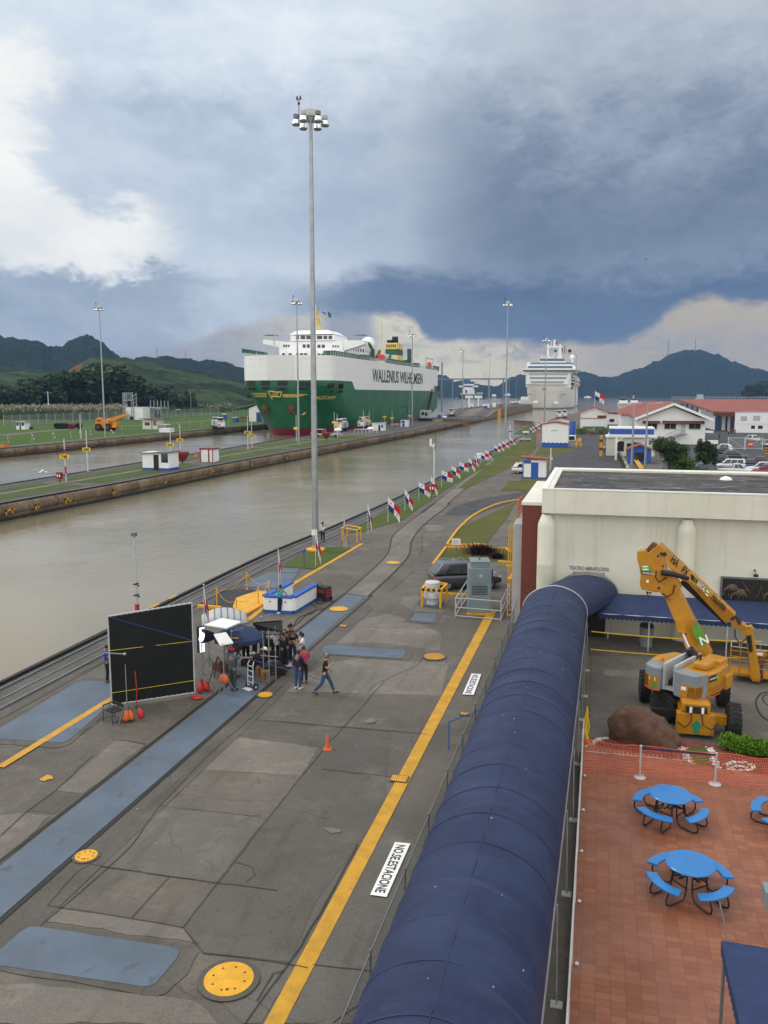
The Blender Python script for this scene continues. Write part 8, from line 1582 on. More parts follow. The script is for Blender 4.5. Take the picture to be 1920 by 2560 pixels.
for(cx_,cy_,rr,Yo)in((862,325,45,70),(1172,325,55,70)):
 c_=Q(*sz((cx_,cy_)),YC0+Yo)-OC;r_=rr/8.73/2080*(YC0+Yo);q=MB();q.tube([c_,c_+Vector((0,1.5,0)),c_+Vector((0,16,0))],[r_*.9,r_,r_*.6],16);o=q.build('funnel_pod','lightgrey',t,smooth=40);q=MB();q.cyl(c_+Vector((0,-.05,0)),c_+Vector((0,-.3,0)),r_*.62,n=16);q.build('pod_intake','black',o)
for(cx_,cy_,rr,Yo)in((570,465,18,22),(645,470,24,22),(1232,465,55,60),(745,465,22,22)):
 c_=Q(*sz((cx_,cy_)),YC0+Yo)-OC;q=MB();r_=rr/8.73/2080*(YC0+Yo);q.sph(tuple(c_),r_,14,9);q.cyl(c_-Vector((0,0,r_*2.2)),c_,r_*.45,n=8);q.build('radome','clean_white',t,smooth=60)
def side(y0,y1,ya_,yb_,m,nm,off=.1):
 X=XCc+HC;P_=[QX(*sz((1215,ya_)),X)-OC,QX(*sz((1445,yb_)),X)-OC];Y_a,Y_b=max(12,P_[0].y),min(LEN,max(60,P_[1].y));z0,z1=P_[0].z,P_[1].z;zm=P_[0].z
 q=MB();q.b2(HC+.0,HC+off,Y_a,LEN-4,zm-y0,zm+y1);q.build(nm,m,t)
for k,yy in enumerate((835,885,955,1035,1125)):
 for j in range(9 if k<4 else 2):
  ys=14+j*25;zm=Zc(yy+10)-.0;q=MB();q.b2(HC+.01,HC+.22,ys,ys+18,zm-1.0,zm+1.2);q.build('balcony_row','black' if k>2 else 'galv_dark',t)
q=MB();q.b2(HC+.25,HC+3,40,LEN-30,Zc(1000)-.6,Zc(1000)+.6);q.b2(HC+.25,HC+3,50,LEN-30,Zc(920)-.6,Zc(920)+.6);q.b2(HC+.25,HC+2.4,50,LEN-30,Zc(860)-.6,Zc(860)+.6);q.build('deck_overhang','clean_white',t)
for j in range(6):q=MB();ys=55+j*28;q.loft([[(HC+1.6+a*w_,ys+yy,Zc(1055)+b_)for a,b_ in((-1,.6),(-.7,-1),(.7,-1),(1,.6),(0,1.6))]for yy,w_ in((0,.3),(4,1.5),(12,1.5),(16,.3))]);q.build('lifeboat','orange' if j%2 else 'clean_white',t)
q=MB();v,f=textpts('PRINCESS',7,'LEFT',.1)if False else([],[])
for(x0,x1,y_)in((225,345,1268),(970,1100,1268)):C2(q,x0,y_,x1,y_+14,1.5 if x0<500 else 1.5,3)
for(x_,y_)in((262,1222),(400,1205),(475,1228),(530,1228),(715,1230),(790,1232),(870,1210),(960,1215),(1030,1222)):C2(q,x_-10,y_-4,x_+10,y_+4,-.3+((x_-700)/490)**2*5,.6)
C2(q,585,1140,630,1178,-.3,.5);q.build('bow_fittings','galv_dark',t)
q=MB();
for(x_,y_)in((430,1450),(875,1465)):c_=Q(*sz((x_,y_)),YC0+4)-OC;q.sph((c_.x,3.6,c_.z),(2.4,1.2,1.6),8,6)
q.build('anchor','clean_white',t)
# ================= BACKGROUND VESSELS, BRIDGE =================
def farship(name,label,x0,x1,ywl,hullh,hullm,parts,cat):
 a=G(x0,ywl,WZ);b_=Q(x1,ywl,a.y);w_=b_.x-a.x;hh=Q(x0,ywl-hullh,a.y).z;t=thing(name,label,cat,(a.x,a.y,WZ));
 q=MB();q.loft([[(-w_*.0,0,0),(w_,0,0),(w_,30,0),(0,30,0)],[(-w_*.03,-2,hh-WZ),(w_*1.02,-2,hh-WZ),(w_*1.02,32,hh-WZ),(-w_*.03,32,hh-WZ)]]);q.build('hull',hullm,t)
 for(u0,u1,y0,y1,m,nm)in parts:
  z0,z1=Q(x0,y1,a.y).z-WZ,Q(x0,y0,a.y).z-WZ;q=MB();q.b2(w_*u0,w_*u1,1,22,z0,z1);q.build(nm,m,t,bevel=.3)
 return t
farship('bulk_carrier','dark hulled bulk carrier with white bridge and pale blue funnel waiting beyond the locks',1147,1211,996.5,10.5,'black',((.05,.65,984,987,'clean_white','main_deck'),(.15,.58,973,984,'clean_white','bridge_house'),(.0,.72,964,968,'clean_white','bridge_wing'),(.18,.55,960,973,'clean_white','wheelhouse'),(.28,.40,949,960,'glass_blue','funnel'),(.24,.32,975,983,'red','red_mark'),(.7,.9,981,986,'lightgrey','deck_gear')),'bulk carrier')
farship('white_ship','pale white ship with stepped upperworks far away left of the cruise ship',1282,1310,988,4,'clean_white',((.1,.9,976,984,'clean_white','deckhouse'),(.3,.8,970,976,'clean_white','bridge_house'),(.45,.55,964,970,'lightgrey','mast')),'ship')
farship('small_boat','tiny dark boat left of the dark hulled bulk carrier',1134,1145,998,2,'black',((.3,.7,995,997,'clean_white','cabin'),),'boat')
farship('passenger_boat','white passenger boat moored behind the raised wall next to the cruise ship bow',1300,1320,1006,8,'clean_white',((.1,.9,992,998,'clean_white','deckhouse'),(.2,.8,994,996,'dark_glass','windows')),'boat')
farship('tugboat','white tugboat with dark bridge windows behind the gabled building',1545,1572,1014,6,'clean_white',((.1,.9,1001,1008,'clean_white','deckhouse'),(.2,.7,996,1001,'dark_glass','bridge_windows'),(.3,.6,992,996,'galv_dark','mast_base')),'tugboat')
farship('tugboat','second tugboat with raised white mast right of the first tug',1575,1600,1012,6,'clean_white',((.1,.8,1001,1007,'clean_white','deckhouse'),(.3,.4,988,1001,'lightgrey','mast'),(.2,.6,997,1001,'dark_glass','bridge_windows')),'tugboat')
farship('white_boat','pale white boat before the wooded shore above the red roofs',1742,1760,999,3,'clean_white',((.1,.9,986,996,'lightgrey','deckhouse'),),'boat')
q=MB();D=3000;za=Q(1100,948,D).z;a,b_=Q(1060,948,D),Q(1275,948,D);q.b2(a.x,b_.x,D,D+14,za-2,za+2.5)
t=thing('road_bridge','long thin flat road bridge across the water under the cream sky','bridge',(0,0,0));q.build('deck','galv_dark',t)
for x_ in(1131,1160,1222,1258):p=Q(x_,948,D);q=MB();q.b2(p.x-2,p.x+2,D+2,D+12,WZ,za-2);q.build('pier','galv_dark',t)
t=thing('long_pier','low dark pier with railing across the water at the upper right','pier',(0,0,0));D=640;a,b_=Q(1680,1003,D),Q(2000,1003,D);q=MB();z1=Q(1800,998,D).z;q.b2(a.x,b_.x,D,D+10,z1-3.2,z1);q.build('deck','galv_dark',t);q=MB();[q.cyl((a.x+(b_.x-a.x)*k/24,D+1,WZ-2),(a.x+(b_.x-a.x)*k/24,D+1,z1-3.2),.6,n=6)for k in range(25)];q.build('piles','black',t);q=MB();q.tube([(a.x,D,z1+1.5),(b_.x,D,z1+1.5)],.12,4);[q.cyl((a.x+(b_.x-a.x)*k/40,D,z1),(a.x+(b_.x-a.x)*k/40,D,z1+1.5),.1,n=4)for k in range(41)];q.build('railing','lightgrey',t)
# ================= FAR BANK OBJECTS =================
l=G(262,1077);t=thing('mobile_crane','orange four wheeled mobile crane with its boom raised to the right, on the far bank','mobile crane',tuple(l));wq=lambda x_,y_,d=0:Q(*s1((x_,y_)),l.y+d)-l
q=MB();a,b_=wq(622,978),wq(765,945);q.b2(a.x,b_.x,-1.3,1.3,1.0,b_.z);q.build('chassis','crane_orange',t,bevel=.2);q=MB();a,b_=wq(632,950),wq(715,905);q.b2(a.x,b_.x,-1.2,1.2,b_.z-2.0,b_.z);a,b_=wq(638,912),wq(668,900);q.b2(a.x,b_.x,-1.2,.2,a.z-.3,b_.z+.4);q.build('superstructure','crane_orange',t,bevel=.15)
q=MB();q.beam(wq(690,915),wq(818,875),1.3,1.5,w1=.8,h1=.9);q.build('boom','crane_orange',t);q=MB();q.b2(wq(818,0).x-.6,wq(818,0).x+.2,-.4,.4,wq(0,900).z,wq(0,878).z);q.build('hook','black',t)
for x_ in(655,715):
 for s_ in(-1.5,1.5):c_=wq(x_,968);q=MB();q.cyl((c_.x,s_-.3,1.25),(c_.x,s_+.3,1.25),1.25,n=16);w_=q.build('wheel','rubber',t);q=MB();q.cyl((c_.x,s_-.34,1.25),(c_.x,s_+.34,1.25),.6,n=12);q.build('rim','brown',w_)
q=MB();a,b_=wq(740,935),wq(765,920);q.b2(a.x,b_.x,-1,1,1.5,b_.z);q.build('cab','crane_orange',t)
for i,(x_,m)in enumerate(((372,'rubber'),(398,'rubber'),(412,'rubber'),(432,'rubber'),(452,'red'),(468,'red'),(512,'rubber'))):
 l=G(*s1((x_,964)));r_=(Q(*s1((x_,925)),l.y).z)/2;t=thing('tyre_fender','x','x',(l.x,l.y,r_),0);tag(t,['first big black tyre fender from the left in the row on the grass','second big black tyre fender in the row on the grass','third black tyre fender in the row, pressed to the second','fourth black tyre fender, next to the red ones','left red tyre fender in the row on the grass','right red tyre fender in the row on the grass','separate black tyre fender at the right end of the row'][i],'tyre fender','big tyre fenders lying in a row on the far bank')
 q=MB();prof=[(r_*.45,-.7),(r_*.8,-.9),(r_,-.5),(r_,.5),(r_*.8,.9),(r_*.45,.7)];ringsx=[]
 for k in range(24):a=k*math.pi/12;ringsx.append([(rr*math.cos(a),w_,rr*math.sin(a))for rr,w_ in prof])
 ringsx.append(ringsx[0]);q.loft(ringsx,cap=False);q.build('tyre',m if m!='red' else 'dark_red',t,smooth=40)
hut('guard_booth','small white guard booth with blue door at the left of the far bank','booth',*hp_(s1,106,160,968,920),3,'clean_white','galv','flat',((.05,.3,.5,.9,'dark_glass','window'),(.4,.6,0,.9,'bluepaint','door'),(.68,.95,.5,.9,'dark_glass','window')),over=.6)
l=G(*s1((183,966)));t=thing('golf_cart','dark golf cart parked right of the guard booth','golf cart',tuple(l));q=MB();q.b2(-1.6,1.6,-.7,.7,.35,.9);q.b2(-1.2,-.4,-.6,.6,.9,1.3);q.build('body','cloth_grey',t,bevel=.1);q=MB();q.b2(-1.4,1.0,-.7,.7,2.0,2.1);[q.cyl((x_,y_,.9),(x_,y_,2.0),.03,n=5)for x_ in(-1.3,.9)for y_ in(-.65,.65)];q.build('canopy','lightgrey',t)
for x_ in(-1.1,1.1):q=MB();q.cyl((x_,-.8,.35),(x_,.8,.35),.35,n=12);q.build('wheels','rubber',t)
hut('roadside_hut','white hut with a sloping reddish roof and window on the far bank','hut',*hp_(s1,925,1018,967,905),5,'offwhite','maroon','shedx',((.15,.5,.40,.72,'maroon','window'),(.62,.68,0,1,'galv_dark','corner_post'),(.75,.95,.4,.9,'galv_dark','opening')),over=.9,tilt=-.04)
hut('white_store','low white store building with a flat roof below the steel gantry','store',*hp_(s1,812,928,905,828),10,'clean_white','white_paint','flat',((.0,.3,.0,.45,'lightgrey','panel'),),over=.2)
a=G(*s1((930,903)));t=thing('steel_platform','open grey steel platform structure right of the white store','platform',tuple(a));W_=Q(*s1((1045,903)),a.y).x-a.x;h_=Q(*s1((930,825)),a.y).z;q=MB();q.b2(0,W_,0,8,h_-1,h_);q.b2(0,W_*.8,2,8,h_*.4,h_*.45);q.build('deck','galv',t);q=MB();[q.b2(W_*k/5-.15,W_*k/5+.15,y_,y_+.3,0,h_+(3.2 if y_ else 0))for k in range(6)for y_ in(0,7)];q.build('columns','galv',t);q=MB();q.b2(0,W_*.55,.4,7,0,h_*.55);q.build('machinery','galv',t)
a=G(*s1((800,905)));t=thing('steel_gantry','tall grey lattice gantry above the white store on the far bank','gantry',tuple(a));W_=Q(*s1((870,905)),a.y).x-a.x;h_=Q(*s1((800,732)),a.y).z;q=MB()
for x_ in(0,W_):
 for y_ in(0,3):q.cyl((x_+(0.8 if x_==0 else-.8)*0,y_,0),(x_*.9+W_*.05,y_,h_),.18,n=5)
 for k in range(7):z0,z1=h_*k/7,h_*(k+1)/7;q.beam((x_,0,z0),(x_+(.0),3,z1),.15,.15);q.beam((x_-1 if x_ else x_+1,0,z0),(x_,0,z1),.15,.15)
 q.cyl((x_-1.4 if x_ else 1.4,0,0),(x_-1.2 if x_ else 1.2,0,h_),.15,n=5)
for z in(h_,h_*.72):q.beam((0,0,z),(W_,0,z),.3,.3)
for k in range(6):q.beam((W_*k/6,0,h_*.72),(W_*(k+1)/6,0,h_),.15,.15);q.beam((W_*(k+1)/6,0,h_*.72),(W_*k/6,0,h_),.12,.12)
q.build('lattice','galv',t)
for(x0,x1,yb,yt,m,lab)in((1142,1161,867,838,'glass_blue','pale blue portable toilet farthest away near the reeds'),(1441,1462,903,868,'bluepaint','dark blue portable toilet with white roof right of the far bank locomotive')):
 a=G(*s1((x0,yb)));w_=Q(*s1((x1,yb)),a.y).x-a.x;h_=Q(*s1((x0,yt)),a.y).z;t=thing('portable_toilet',lab,'portable toilet',tuple(a),0,'portable toilets on the far bank');q=MB();q.b2(0,w_,0,w_,0,h_*.88);q.build('cabin',m,t,bevel=.1);q=MB();q.b2(-.1,w_+.1,-.1,w_+.1,h_*.88,h_);q.build('roof','clean_white',t,bevel=.15);q=MB();q.b2(w_*.15,w_*.85,-.06,-.02,.2,h_*.8);q.build('door',m,t,bevel=.02)
for(f_,r4,m,lab,nm,d)in((s1,(1508,1530,922,893),'bluepaint','blue waste container left of the red barriers','waste_container',3),(s1,(1030,1100,988,965),'clean_white','long low white box at the edge of the far wall right of the hut','equipment_box',3),(s1,(1040,1078,968,940),'galv','small grey unit with a white cap above the long white box','equipment_box',3),(s1,(0,25,1083,1062),'crane_orange','orange barrel cut by the left picture edge on the far wall','barrel',2),(s6,(1308,1335,160,135),'clean_white','white control box between the flags on the near wall','control_box',1.6)):
 x0,x1,yb,yt=hp_(f_,*r4);a=G(x0,yb);b_=Q(x1,yt,a.y);w_,h_=b_.x-a.x,b_.z;t=thing(nm,lab,nm.replace('_',' '),tuple(a));q=MB();q.b2(0,w_,0,d,0,h_);q.build('body',m,t,bevel=.12);q=MB();q.b2(-.1,w_+.1,-.1,d+.1,h_,h_+.15);q.build('lid','clean_white' if m!='crane_orange' else 'galv_dark',t)
for k in range(5):
 a=G(*s1((1540+k*20,915)));t=thing('red_barrier',['red barrier rack, first from the left, before the lean-to','red barrier rack, second from the left, before the lean-to','red barrier rack, middle one, before the lean-to','red barrier rack, fourth from the left, before the lean-to','red barrier rack at the right end, before the lean-to'][k],'barrier',tuple(a),0,'red barrier racks on the far bank');q=MB();h_=Q(*s1((1540,888)),a.y).z;w_=2.1;q.b2(0,w_,0,.4,h_*.55,h_);q.build('panel','red',t);q=MB();q.b2(.1,.3,0,.4,0,h_*.55);q.b2(w_-.3,w_-.1,0,.4,0,h_*.55);q.build('leg','lightgrey',t)
a=G(*s2((180,955)));W_=Q(*s2((335,955)),a.y).x-a.x;h_=Q(*s2((180,862)),a.y).z;hp2=Q(*s2((245,832)),a.y).z;t=thing('white_workshop','white gabled workshop with a dark open lean-to and blue door beside the cargo ship bow','workshop',tuple(a))
q=MB();q.extr([(0,0,0),(W_,0,0),(W_,0,h_*.85),(W_*.42,0,hp2),(0,0,h_)],(0,22,0));q.build('wall','clean_white',t);xl_=Q(*s2((75,955)),a.y).x-a.x
q=MB();q.extr([(xl_-1,-1,h_*.9),(W_*.42,-1,hp2+.15),(W_*.42,-1,hp2+.5),(xl_-1,-1,h_*.9+.35)],(0,24,0));q.extr([(W_*.42,-1,hp2+.15),(W_+1,-1,h_*.8),(W_+1,-1,h_*.8+.35),(W_*.42,-1,hp2+.5)],(0,24,0));q.build('roof','galv_dark',t)
q=MB();[q.cyl((xl_+(-xl_)*k/4,0,0),(xl_+(-xl_)*k/4,0,h_*.95),.2,n=6)for k in range(4)];q.build('lean_to_post','galv_dark',t);q=MB();q.b2(W_*.34,W_*.68,-.15,-.02,0,h_*.72);q.build('door','bluepaint',t);q=MB();q.b2(W_*.38,W_*.64,-.2,-.155,.2,h_*.66);q.build('shutter','glass_blue',t)
a=G(*s2((290,975)));t=thing('ventilation_pipe','thick grey bent ventilation pipe between the workshop and the ship bow','pipe',tuple(a));q=MB();h_=Q(*s2((290,905)),a.y).z;q.tube([(0,0,0),(-.2,0,h_*.7),(.3,0,h_),(1.6,0,h_*.95),(2.0,0,h_*.8)],1.0,10);q.b2(2,9,-1,3,0,h_*.45);q.build('pipe','galv_dark',t,smooth=50)
for(x_,yb,yt,lab)in((318,885,720,'weathered utility pole with crossarm in front of the reeds'),(1240,892,705,'thin dark pole between the portable toilets'),(770,858,705,'faint pole beside the steel gantry')):
 l=G(*s1((x_,yb)));h_=Q(*s1((x_,yt)),l.y).z;t=thing('utility_pole',lab,'utility pole',tuple(l),0,'utility poles on the far bank');q=MB();q.cyl((0,0,0),(0,0,h_),.28,.2,7);q.build('pole','offwhite' if x_==318 else 'galv_dark',t);q=MB();q.beam((-2.5,0,h_-1),(2.5,0,h_-1),.2,.2);[q.cyl((k,0,h_-1),(k,0,h_-.4),.12,n=5)for k in(-2.2,-1.2,1.2,2.2)];q.build('crossarm','galv_dark',t)
l=G(*s1((525,1028)));h_=Q(*s1((525,870)),l.y).z;t=thing('gauge_post','slim white gauge post on the far wall between the tyres and the crane','marker post',tuple(l));q=MB();q.cyl((0,0,0),(0,0,h_),.16,.09,8);q.build('post','steel_white',t);q=MB();q.b2(-.25,.25,-.2,.2,1.2,2.4);q.build('box','lightgrey',t)
l=G(*s6((1055,290)));h_=Q(*s6((1048,45)),l.y).z;t=thing('camera_mast','thin white mast with a camera head behind the red hose cabinet on the near wall','camera mast',tuple(l));q=MB();q.tube([(0,0,0),(0,0,h_*.62),(0,0,h_*.75)],[.13,.11,.07],8);q.build('pole','steel_white',t);q=MB();q.beam((0,0,h_*.76),(-.5,0,h_*.9),.06,.06);q.b2(-.65,-.4,-.15,.15,h_*.84,h_*1.02);q.b2(-.22,.02,-.1,.1,h_*.82,h_*.9);q.build('camera_head','clean_white',t,bevel=.02);q=MB();q.cyl((.15,0,h_*.75),(.15,0,h_*1.2),.02,n=5);q.build('whip_aerial','black',t)
l=G(*s3((770,1490)));h_=Q(*s3((770,1350)),l.y).z;t=thing('camera_mast','short white mast with a dark collar right of the tall mast among the flags','camera mast',tuple(l));q=MB();q.cyl((0,0,0),(0,0,h_),.22,.14,8);q.build('pole','steel_white',t);q=MB();q.cyl((0,0,h_*.5),(0,0,h_*.56),.45,n=8);q.build('collar','black',t)
a=G(*sg((1020,740)));t=thing('mooring_trailer','cluttered grey trailer frame on the near wall beyond the last flags','trailer',tuple(a));t.scale=(.6,.6,.6);q=MB();q.b2(0,5.2,0,3,.6,.9);q.tube([(0,0,.8),(0,0,2.4),(2,0,2.4),(2,0,.9)],.07,5);[q.beam((k,0,.9),(k+.8,2,1.7),.1,.1)for k in(1,2.2,3.4,4.2)];q.build('frame','lightgrey',t);q=MB();[q.cyl((k,-.1,.35),(k,.2,.35),.35,n=10)for k in(.8,4.2)];q.build('wheels','rubber',t)
l=G(*sg((1112,680)));t=thing('notice_board','small white notice board near the far flags on the near wall','sign',tuple(l));h_=Q(*sg((1112,610)),l.y).z;q=MB();q.b2(-.9,.9,-.1,.0,h_*.7,h_);q.build('board','clean_white',t);q=MB();[q.cyl((k,0,0),(k,0,h_*.6),.08,n=5)for k in(-.7,.7)];q.build('leg','galv',t)
t=thing('perimeter_fence','grey chain link perimeter fence along the grass of the far bank','fence',tuple(G(10,1066)));o0=G(10,1066);prev=None
for k in range(26):
 p=G(10+k*21.5,1066-k*1.15);q=MB();q.cyl(p-o0,p-o0+Vector((0,0,4.4)),.09,n=5);q.build('post','lightgrey',t)
 if prev is not None:q=MB();a_,b4=prev-o0,p-o0;q.add([a_,b4,b4+Vector((0,0,4.2)),a_+Vector((0,0,4.2))],[(0,1,2,3)]);q.build('mesh_panel','far_mesh',t)
 prev=p
l=G(*s1((278,1245)),WZ+3.2);t=thing('egret','white bird gliding low over the left lock water','bird',tuple(l),R(40));q=MB();q.loft([[(x_,r_*math.cos(k*math.pi/4),r_*math.sin(k*math.pi/4))for k in range(8)]for x_,r_ in((-.6,.03),(-.3,.12),(.1,.15),(.35,.08),(.5,.06),(.75,.01))]);q.extr([(-.15,.1,0),(.2,.1,0),(.05,.9,.25),(-.15,.85,.25)],(0,0,.03));q.extr([(-.15,-.1,0),(.2,-.1,0),(.05,-.9,.25),(-.15,-.85,.25)],(0,0,.03));q.build('body','clean_white',t)
l=Q(1614,648,400);t=thing('soaring_bird','tiny dark bird soaring in the dark clouds at the right','bird',tuple(l));q=MB();q.loft([[(x_,r_*math.cos(k*math.pi/3),r_*math.sin(k*math.pi/3))for k in range(6)]for x_,r_ in((-.5,.05),(0,.18),(.5,.04))]);q.extr([(-.2,.1,0),(.2,.1,0),(0,1.3,.3)],(0,0,.05));q.extr([(-.2,-.1,0),(.2,-.1,0),(0,-1.3,.3)],(0,0,.05));q.build('body','black',t)
# ================= RIGHT SIDE BUILDINGS =================
t=hut('control_shed','white shed with wavy bright blue base and red roof beside the near wall track','shed',*hp_(s4,146,318,585,432),7,'clean_white','red_roof','gable',((.35,.6,.72,.76,'lightgrey','name_strip'),),base=(.20,'bluepaint'),over=.3,roofh=.5)
q=MB();w_=t['w'];[q.sph((w_*(k+.5)/6,-.03,t['h']*.19+.05),(.32,.06,.16),8,5)for k in range(6)];q.build('wavy_trim','bluepaint',t)
hut('control_shed','second red roofed white shed just behind the blue based one','shed',*hp_(s4,205,345,470,405),6,'clean_white','red_roof','gable',(),over=.3,roofh=.6)
l=G(*s4((345,505)));t=thing('water_tank','tall bright blue round water tank behind the blue based shed','water tank',tuple(l+Vector((0,3,0))));h_=Q(*s4((345,410)),l.y).z;r_=(Q(*s4((368,500)),l.y).x-Q(*s4((322,500)),l.y).x)/2;q=MB();q.lathe([(r_,0),(r_,h_-.3),(r_*.9,h_-.05),(.05,h_)],(0,0,0),20);q.build('tank','bluepaint',t,smooth=40);q=MB();q.tube([(r_+.1,0,0),(r_+.1,0,h_)],.08,5);q.build('pipe','lightgrey',t)
t=hut('gate_hut','tiny white hut with red sloping roof and bright blue door near the parked white cars','hut',*hp_(s4,18,170,792,668),2.6,'clean_white','red_roof','shedx',((-.02,.03,0,1,'bluepaint','corner_post'),(.05,.35,.80,.98,'bluepaint','upper_panel'),(.36,.68,0,.86,'bluepaint','door')),over=.45,tilt=-.09,base=(.08,'bluepaint'))
l=G(*s4((390,590)));t=thing('yellow_valve_stand','yellow painted valve stand right of the blue based shed','valve stand',tuple(l));q=MB();q.tube([(-.5,0,0),(-.4,0,1.6),(.2,0,1.9),(.5,0,1.0),(.6,0,0)],.12,6);q.tube([(-.8,0,.9),(.9,0,.9)],.1,6);q.cyl((.2,-.1,1.9),(.2,.1,1.9),.5,n=12);q.build('stand','yellow',t)
l=G(*s4((203,740)));t=thing('short_post','white post with an angled head at the corner by the gate hut','post',tuple(l));h_=Q(*s4((203,590)),l.y).z;q=MB();q.cyl((0,0,0),(0,0,h_),.10,n=7);q.b2(-.3,.3,-.2,.2,h_*.48,h_*.60);q.build('post','steel_white',t)
for i in range(1):pass
t=hut('gable_building','white building with low red gable roof left of the big flag','building',*hp_(s4,402,585,452,350),26,'clean_white','red_roof','gable',((.1,.9,.0,.08,'bluepaint','blue_base'),(.62,.95,.62,.80,'maroon','awning')),over=1.2)
hut('annex','low white annex with red roof and blue base in front of the left gable building','annex',*hp_(s4,412,555,452,392),6,'clean_white','red_roof','shed',((.08,.42,.35,.72,'lightgrey','window'),(.55,.92,.35,.72,'lightgrey','window')),over=.4,base=(.16,'bluepaint'),tilt=.10)
hut('side_building','white side building with dark window under a red slope right of the left gable building','building',*hp_(s4,585,690,430,360),20,'clean_white','red_roof','shedx',((.12,.42,.22,.50,'black','window'),(.72,.9,.2,.45,'black','window')),over=.8,tilt=-.10)
def zAt(f,x_,y_,Y):return Q(*f((x_,y_)),Y).z
a=G(*s4((790,560)));YB2=a.y;W_=Q(*s4((1235,560)),YB2).x-a.x;ez=zAt(s4,800,400,YB2);az_=zAt(s4,1028,300,YB2)
t=thing('main_gable_building','large white two storey building with a wide red gable roof and outside stairs','building',tuple(a));ox=a
xo0=Q(*s4((765,405)),YB2).x-a.x;xo1=Q(*s4((1290,405)),YB2).x-a.x;xm=Q(*s4((1028,300)),YB2).x-a.x
q=MB();q.extr([(0,0,0),(W_,0,0),(W_,0,ez),(xm,0,az_-.4),(0,0,ez)],(0,42,0));q.build('wall','clean_white',t)
q=MB();q.extr([(xo0,-1.5,zAt(s4,765,400,YB2)),(xm,-1.5,az_),(xm,-1.5,az_+.5),(xo0,-1.5,zAt(s4,765,400,YB2)+.45)],(0,46,0));q.extr([(xm,-1.5,az_),(xo1,-1.5,zAt(s4,1290,405,YB2)),(xo1,-1.5,zAt(s4,1290,405,YB2)+.45),(xm,-1.5,az_+.5)],(0,46,0));q.build('roof','red_roof',t)
q=MB();q.beam((xo0,-1.55,zAt(s4,765,400,YB2)+.15),(xm,-1.55,az_+.2),.12,.6);q.beam((xm,-1.55,az_+.2),(xo1,-1.55,zAt(s4,1290,405,YB2)+.15),.12,.6);q.build('barge_board','clean_white',t)
for(x0,x1)in((845,917),(966,1044),(1130,1208)):
 q=MB();a0,a1=Q(*s4((x0,460)),YB2)-a,Q(*s4((x1,427)),YB2)-a;q.b2(a0.x,a1.x,-.1,-.03,a0.z,a1.z);w_=q.build('window','black',t);q=MB();q.b2(a0.x-.1,a1.x+.1,-.16,-.11,a0.z-.18,a0.z);q.b2((a0.x+a1.x)/2-.05,(a0.x+a1.x)/2+.05,-.14,-.11,a0.z,a1.z);q.build('frame','lightgrey',w_)
for(x0,x1)in((820,937),(952,1232)):q=MB();a0,a1=Q(*s4((x0,422)),YB2)-a,Q(*s4((x1,408)),YB2)-a;q.extr([(a0.x,-.02,a1.z),(a0.x,-1.3,a0.z),(a0.x,-1.3,a0.z-.1),(a0.x,-.02,a1.z-.1)],(a1.x-a0.x,0,0));q.build('window_awning','brown',t)
q=MB();a0,a1=Q(*s4((1075,487)),YB2)-a,Q(*s4((1108,425)),YB2)-a;q.b2(a0.x,a1.x,-.1,-.03,a0.z,a1.z);q.build('door','lightgrey',t);zd=a0.z
q=MB();p1=Vector((a0.x,-1,zd));p0=Q(*s4((975,525)),YB2)-a;p0.y=-1;q.beam(p0,p1,1.8,.25);q.b2(a0.x,a1.x+.3,-2,-.12,zd-.2,zd);q.build('stairs','lightgrey',t);q=MB()
for dy in(-1.9,-.2):
 q.tube([p0+Vector((0,dy+1,1.1)),p1+Vector((0,dy+1,1.1)),Vector((a1.x+.3,dy,zd+1.1))],.06,5)
 for k in range(7):p=p0.lerp(p1,k/6);q.cyl(p+Vector((0,dy+1,0)),p+Vector((0,dy+1,1.1)),.04,n=4)
q.build('stair_rail','steel_white',t)
a0,a1=Q(*s4((1240,487)),YB2)-a,Q(*s4((1293,475)),YB2)-a;q=MB();q.b2(a0.x,a1.x,-.5,3,a0.z,a1.z);q.build('side_balcony','clean_white',t)
a=G(*s4((690,445)));a.y=YB2+48;zt3=zAt(s4,850,275,a.y+30);ze3=zAt(s4,690,365,a.y);xx0=Q(*s4((682,370)),a.y).x;xx1=Q(*s4((1050,370)),a.y).x
t=thing('long_red_roof_building','long building with a broad red roof behind the main gable building','building',(xx0,a.y,0));q=MB();q.b2(0,xx1-xx0,0,60,0,ze3-.2);q.build('wall','clean_white',t);q=MB();q.add([(-1,-1,ze3),(xx1-xx0+1,-1,ze3),(xx1-xx0+1,30,zt3),(-1+(Q(*s4((900,280)),a.y+30).x-xx0)*.7,30,zt3),(-1,62,ze3),(xx1-xx0+1,62,ze3)],[(0,1,2,3),(3,2,5,4),(0,3,4)]);q.build('roof','red_roof',t)
YW=G(*s4((1310,470))).y;x0=Q(*s4((1300,470)),YW).x;x1=Q(*s4((1900,470)),YW).x+30;zE=zAt(s4,1300,345,YW);zR=zAt(s4,1200,272,YW+45)
t=thing('workshop_building','very long workshop with a huge red roof and tall blue and white doors','workshop',(x0,YW,0));q=MB();q.b2(0,x1-x0,0,50,0,zE-.3);q.build('wall','clean_white',t)
xr0=Q(*s4((1060,275)),YW+45).x-x0;q=MB();q.add([(-1.5,-7,zE-.2),(x1-x0,-7,zE-.6),(x1-x0,45,zR),(xr0,45,zR),(-1.5,-7,zE+.2),(x1-x0,-7,zE-.2),(x1-x0,45,zR+.5),(xr0,45,zR+.5)],[(3,2,1,0),(4,5,6,7),(0,1,5,4),(1,2,6,5),(2,3,7,6),(3,0,4,7)]);q.build('roof','red_roof',t)
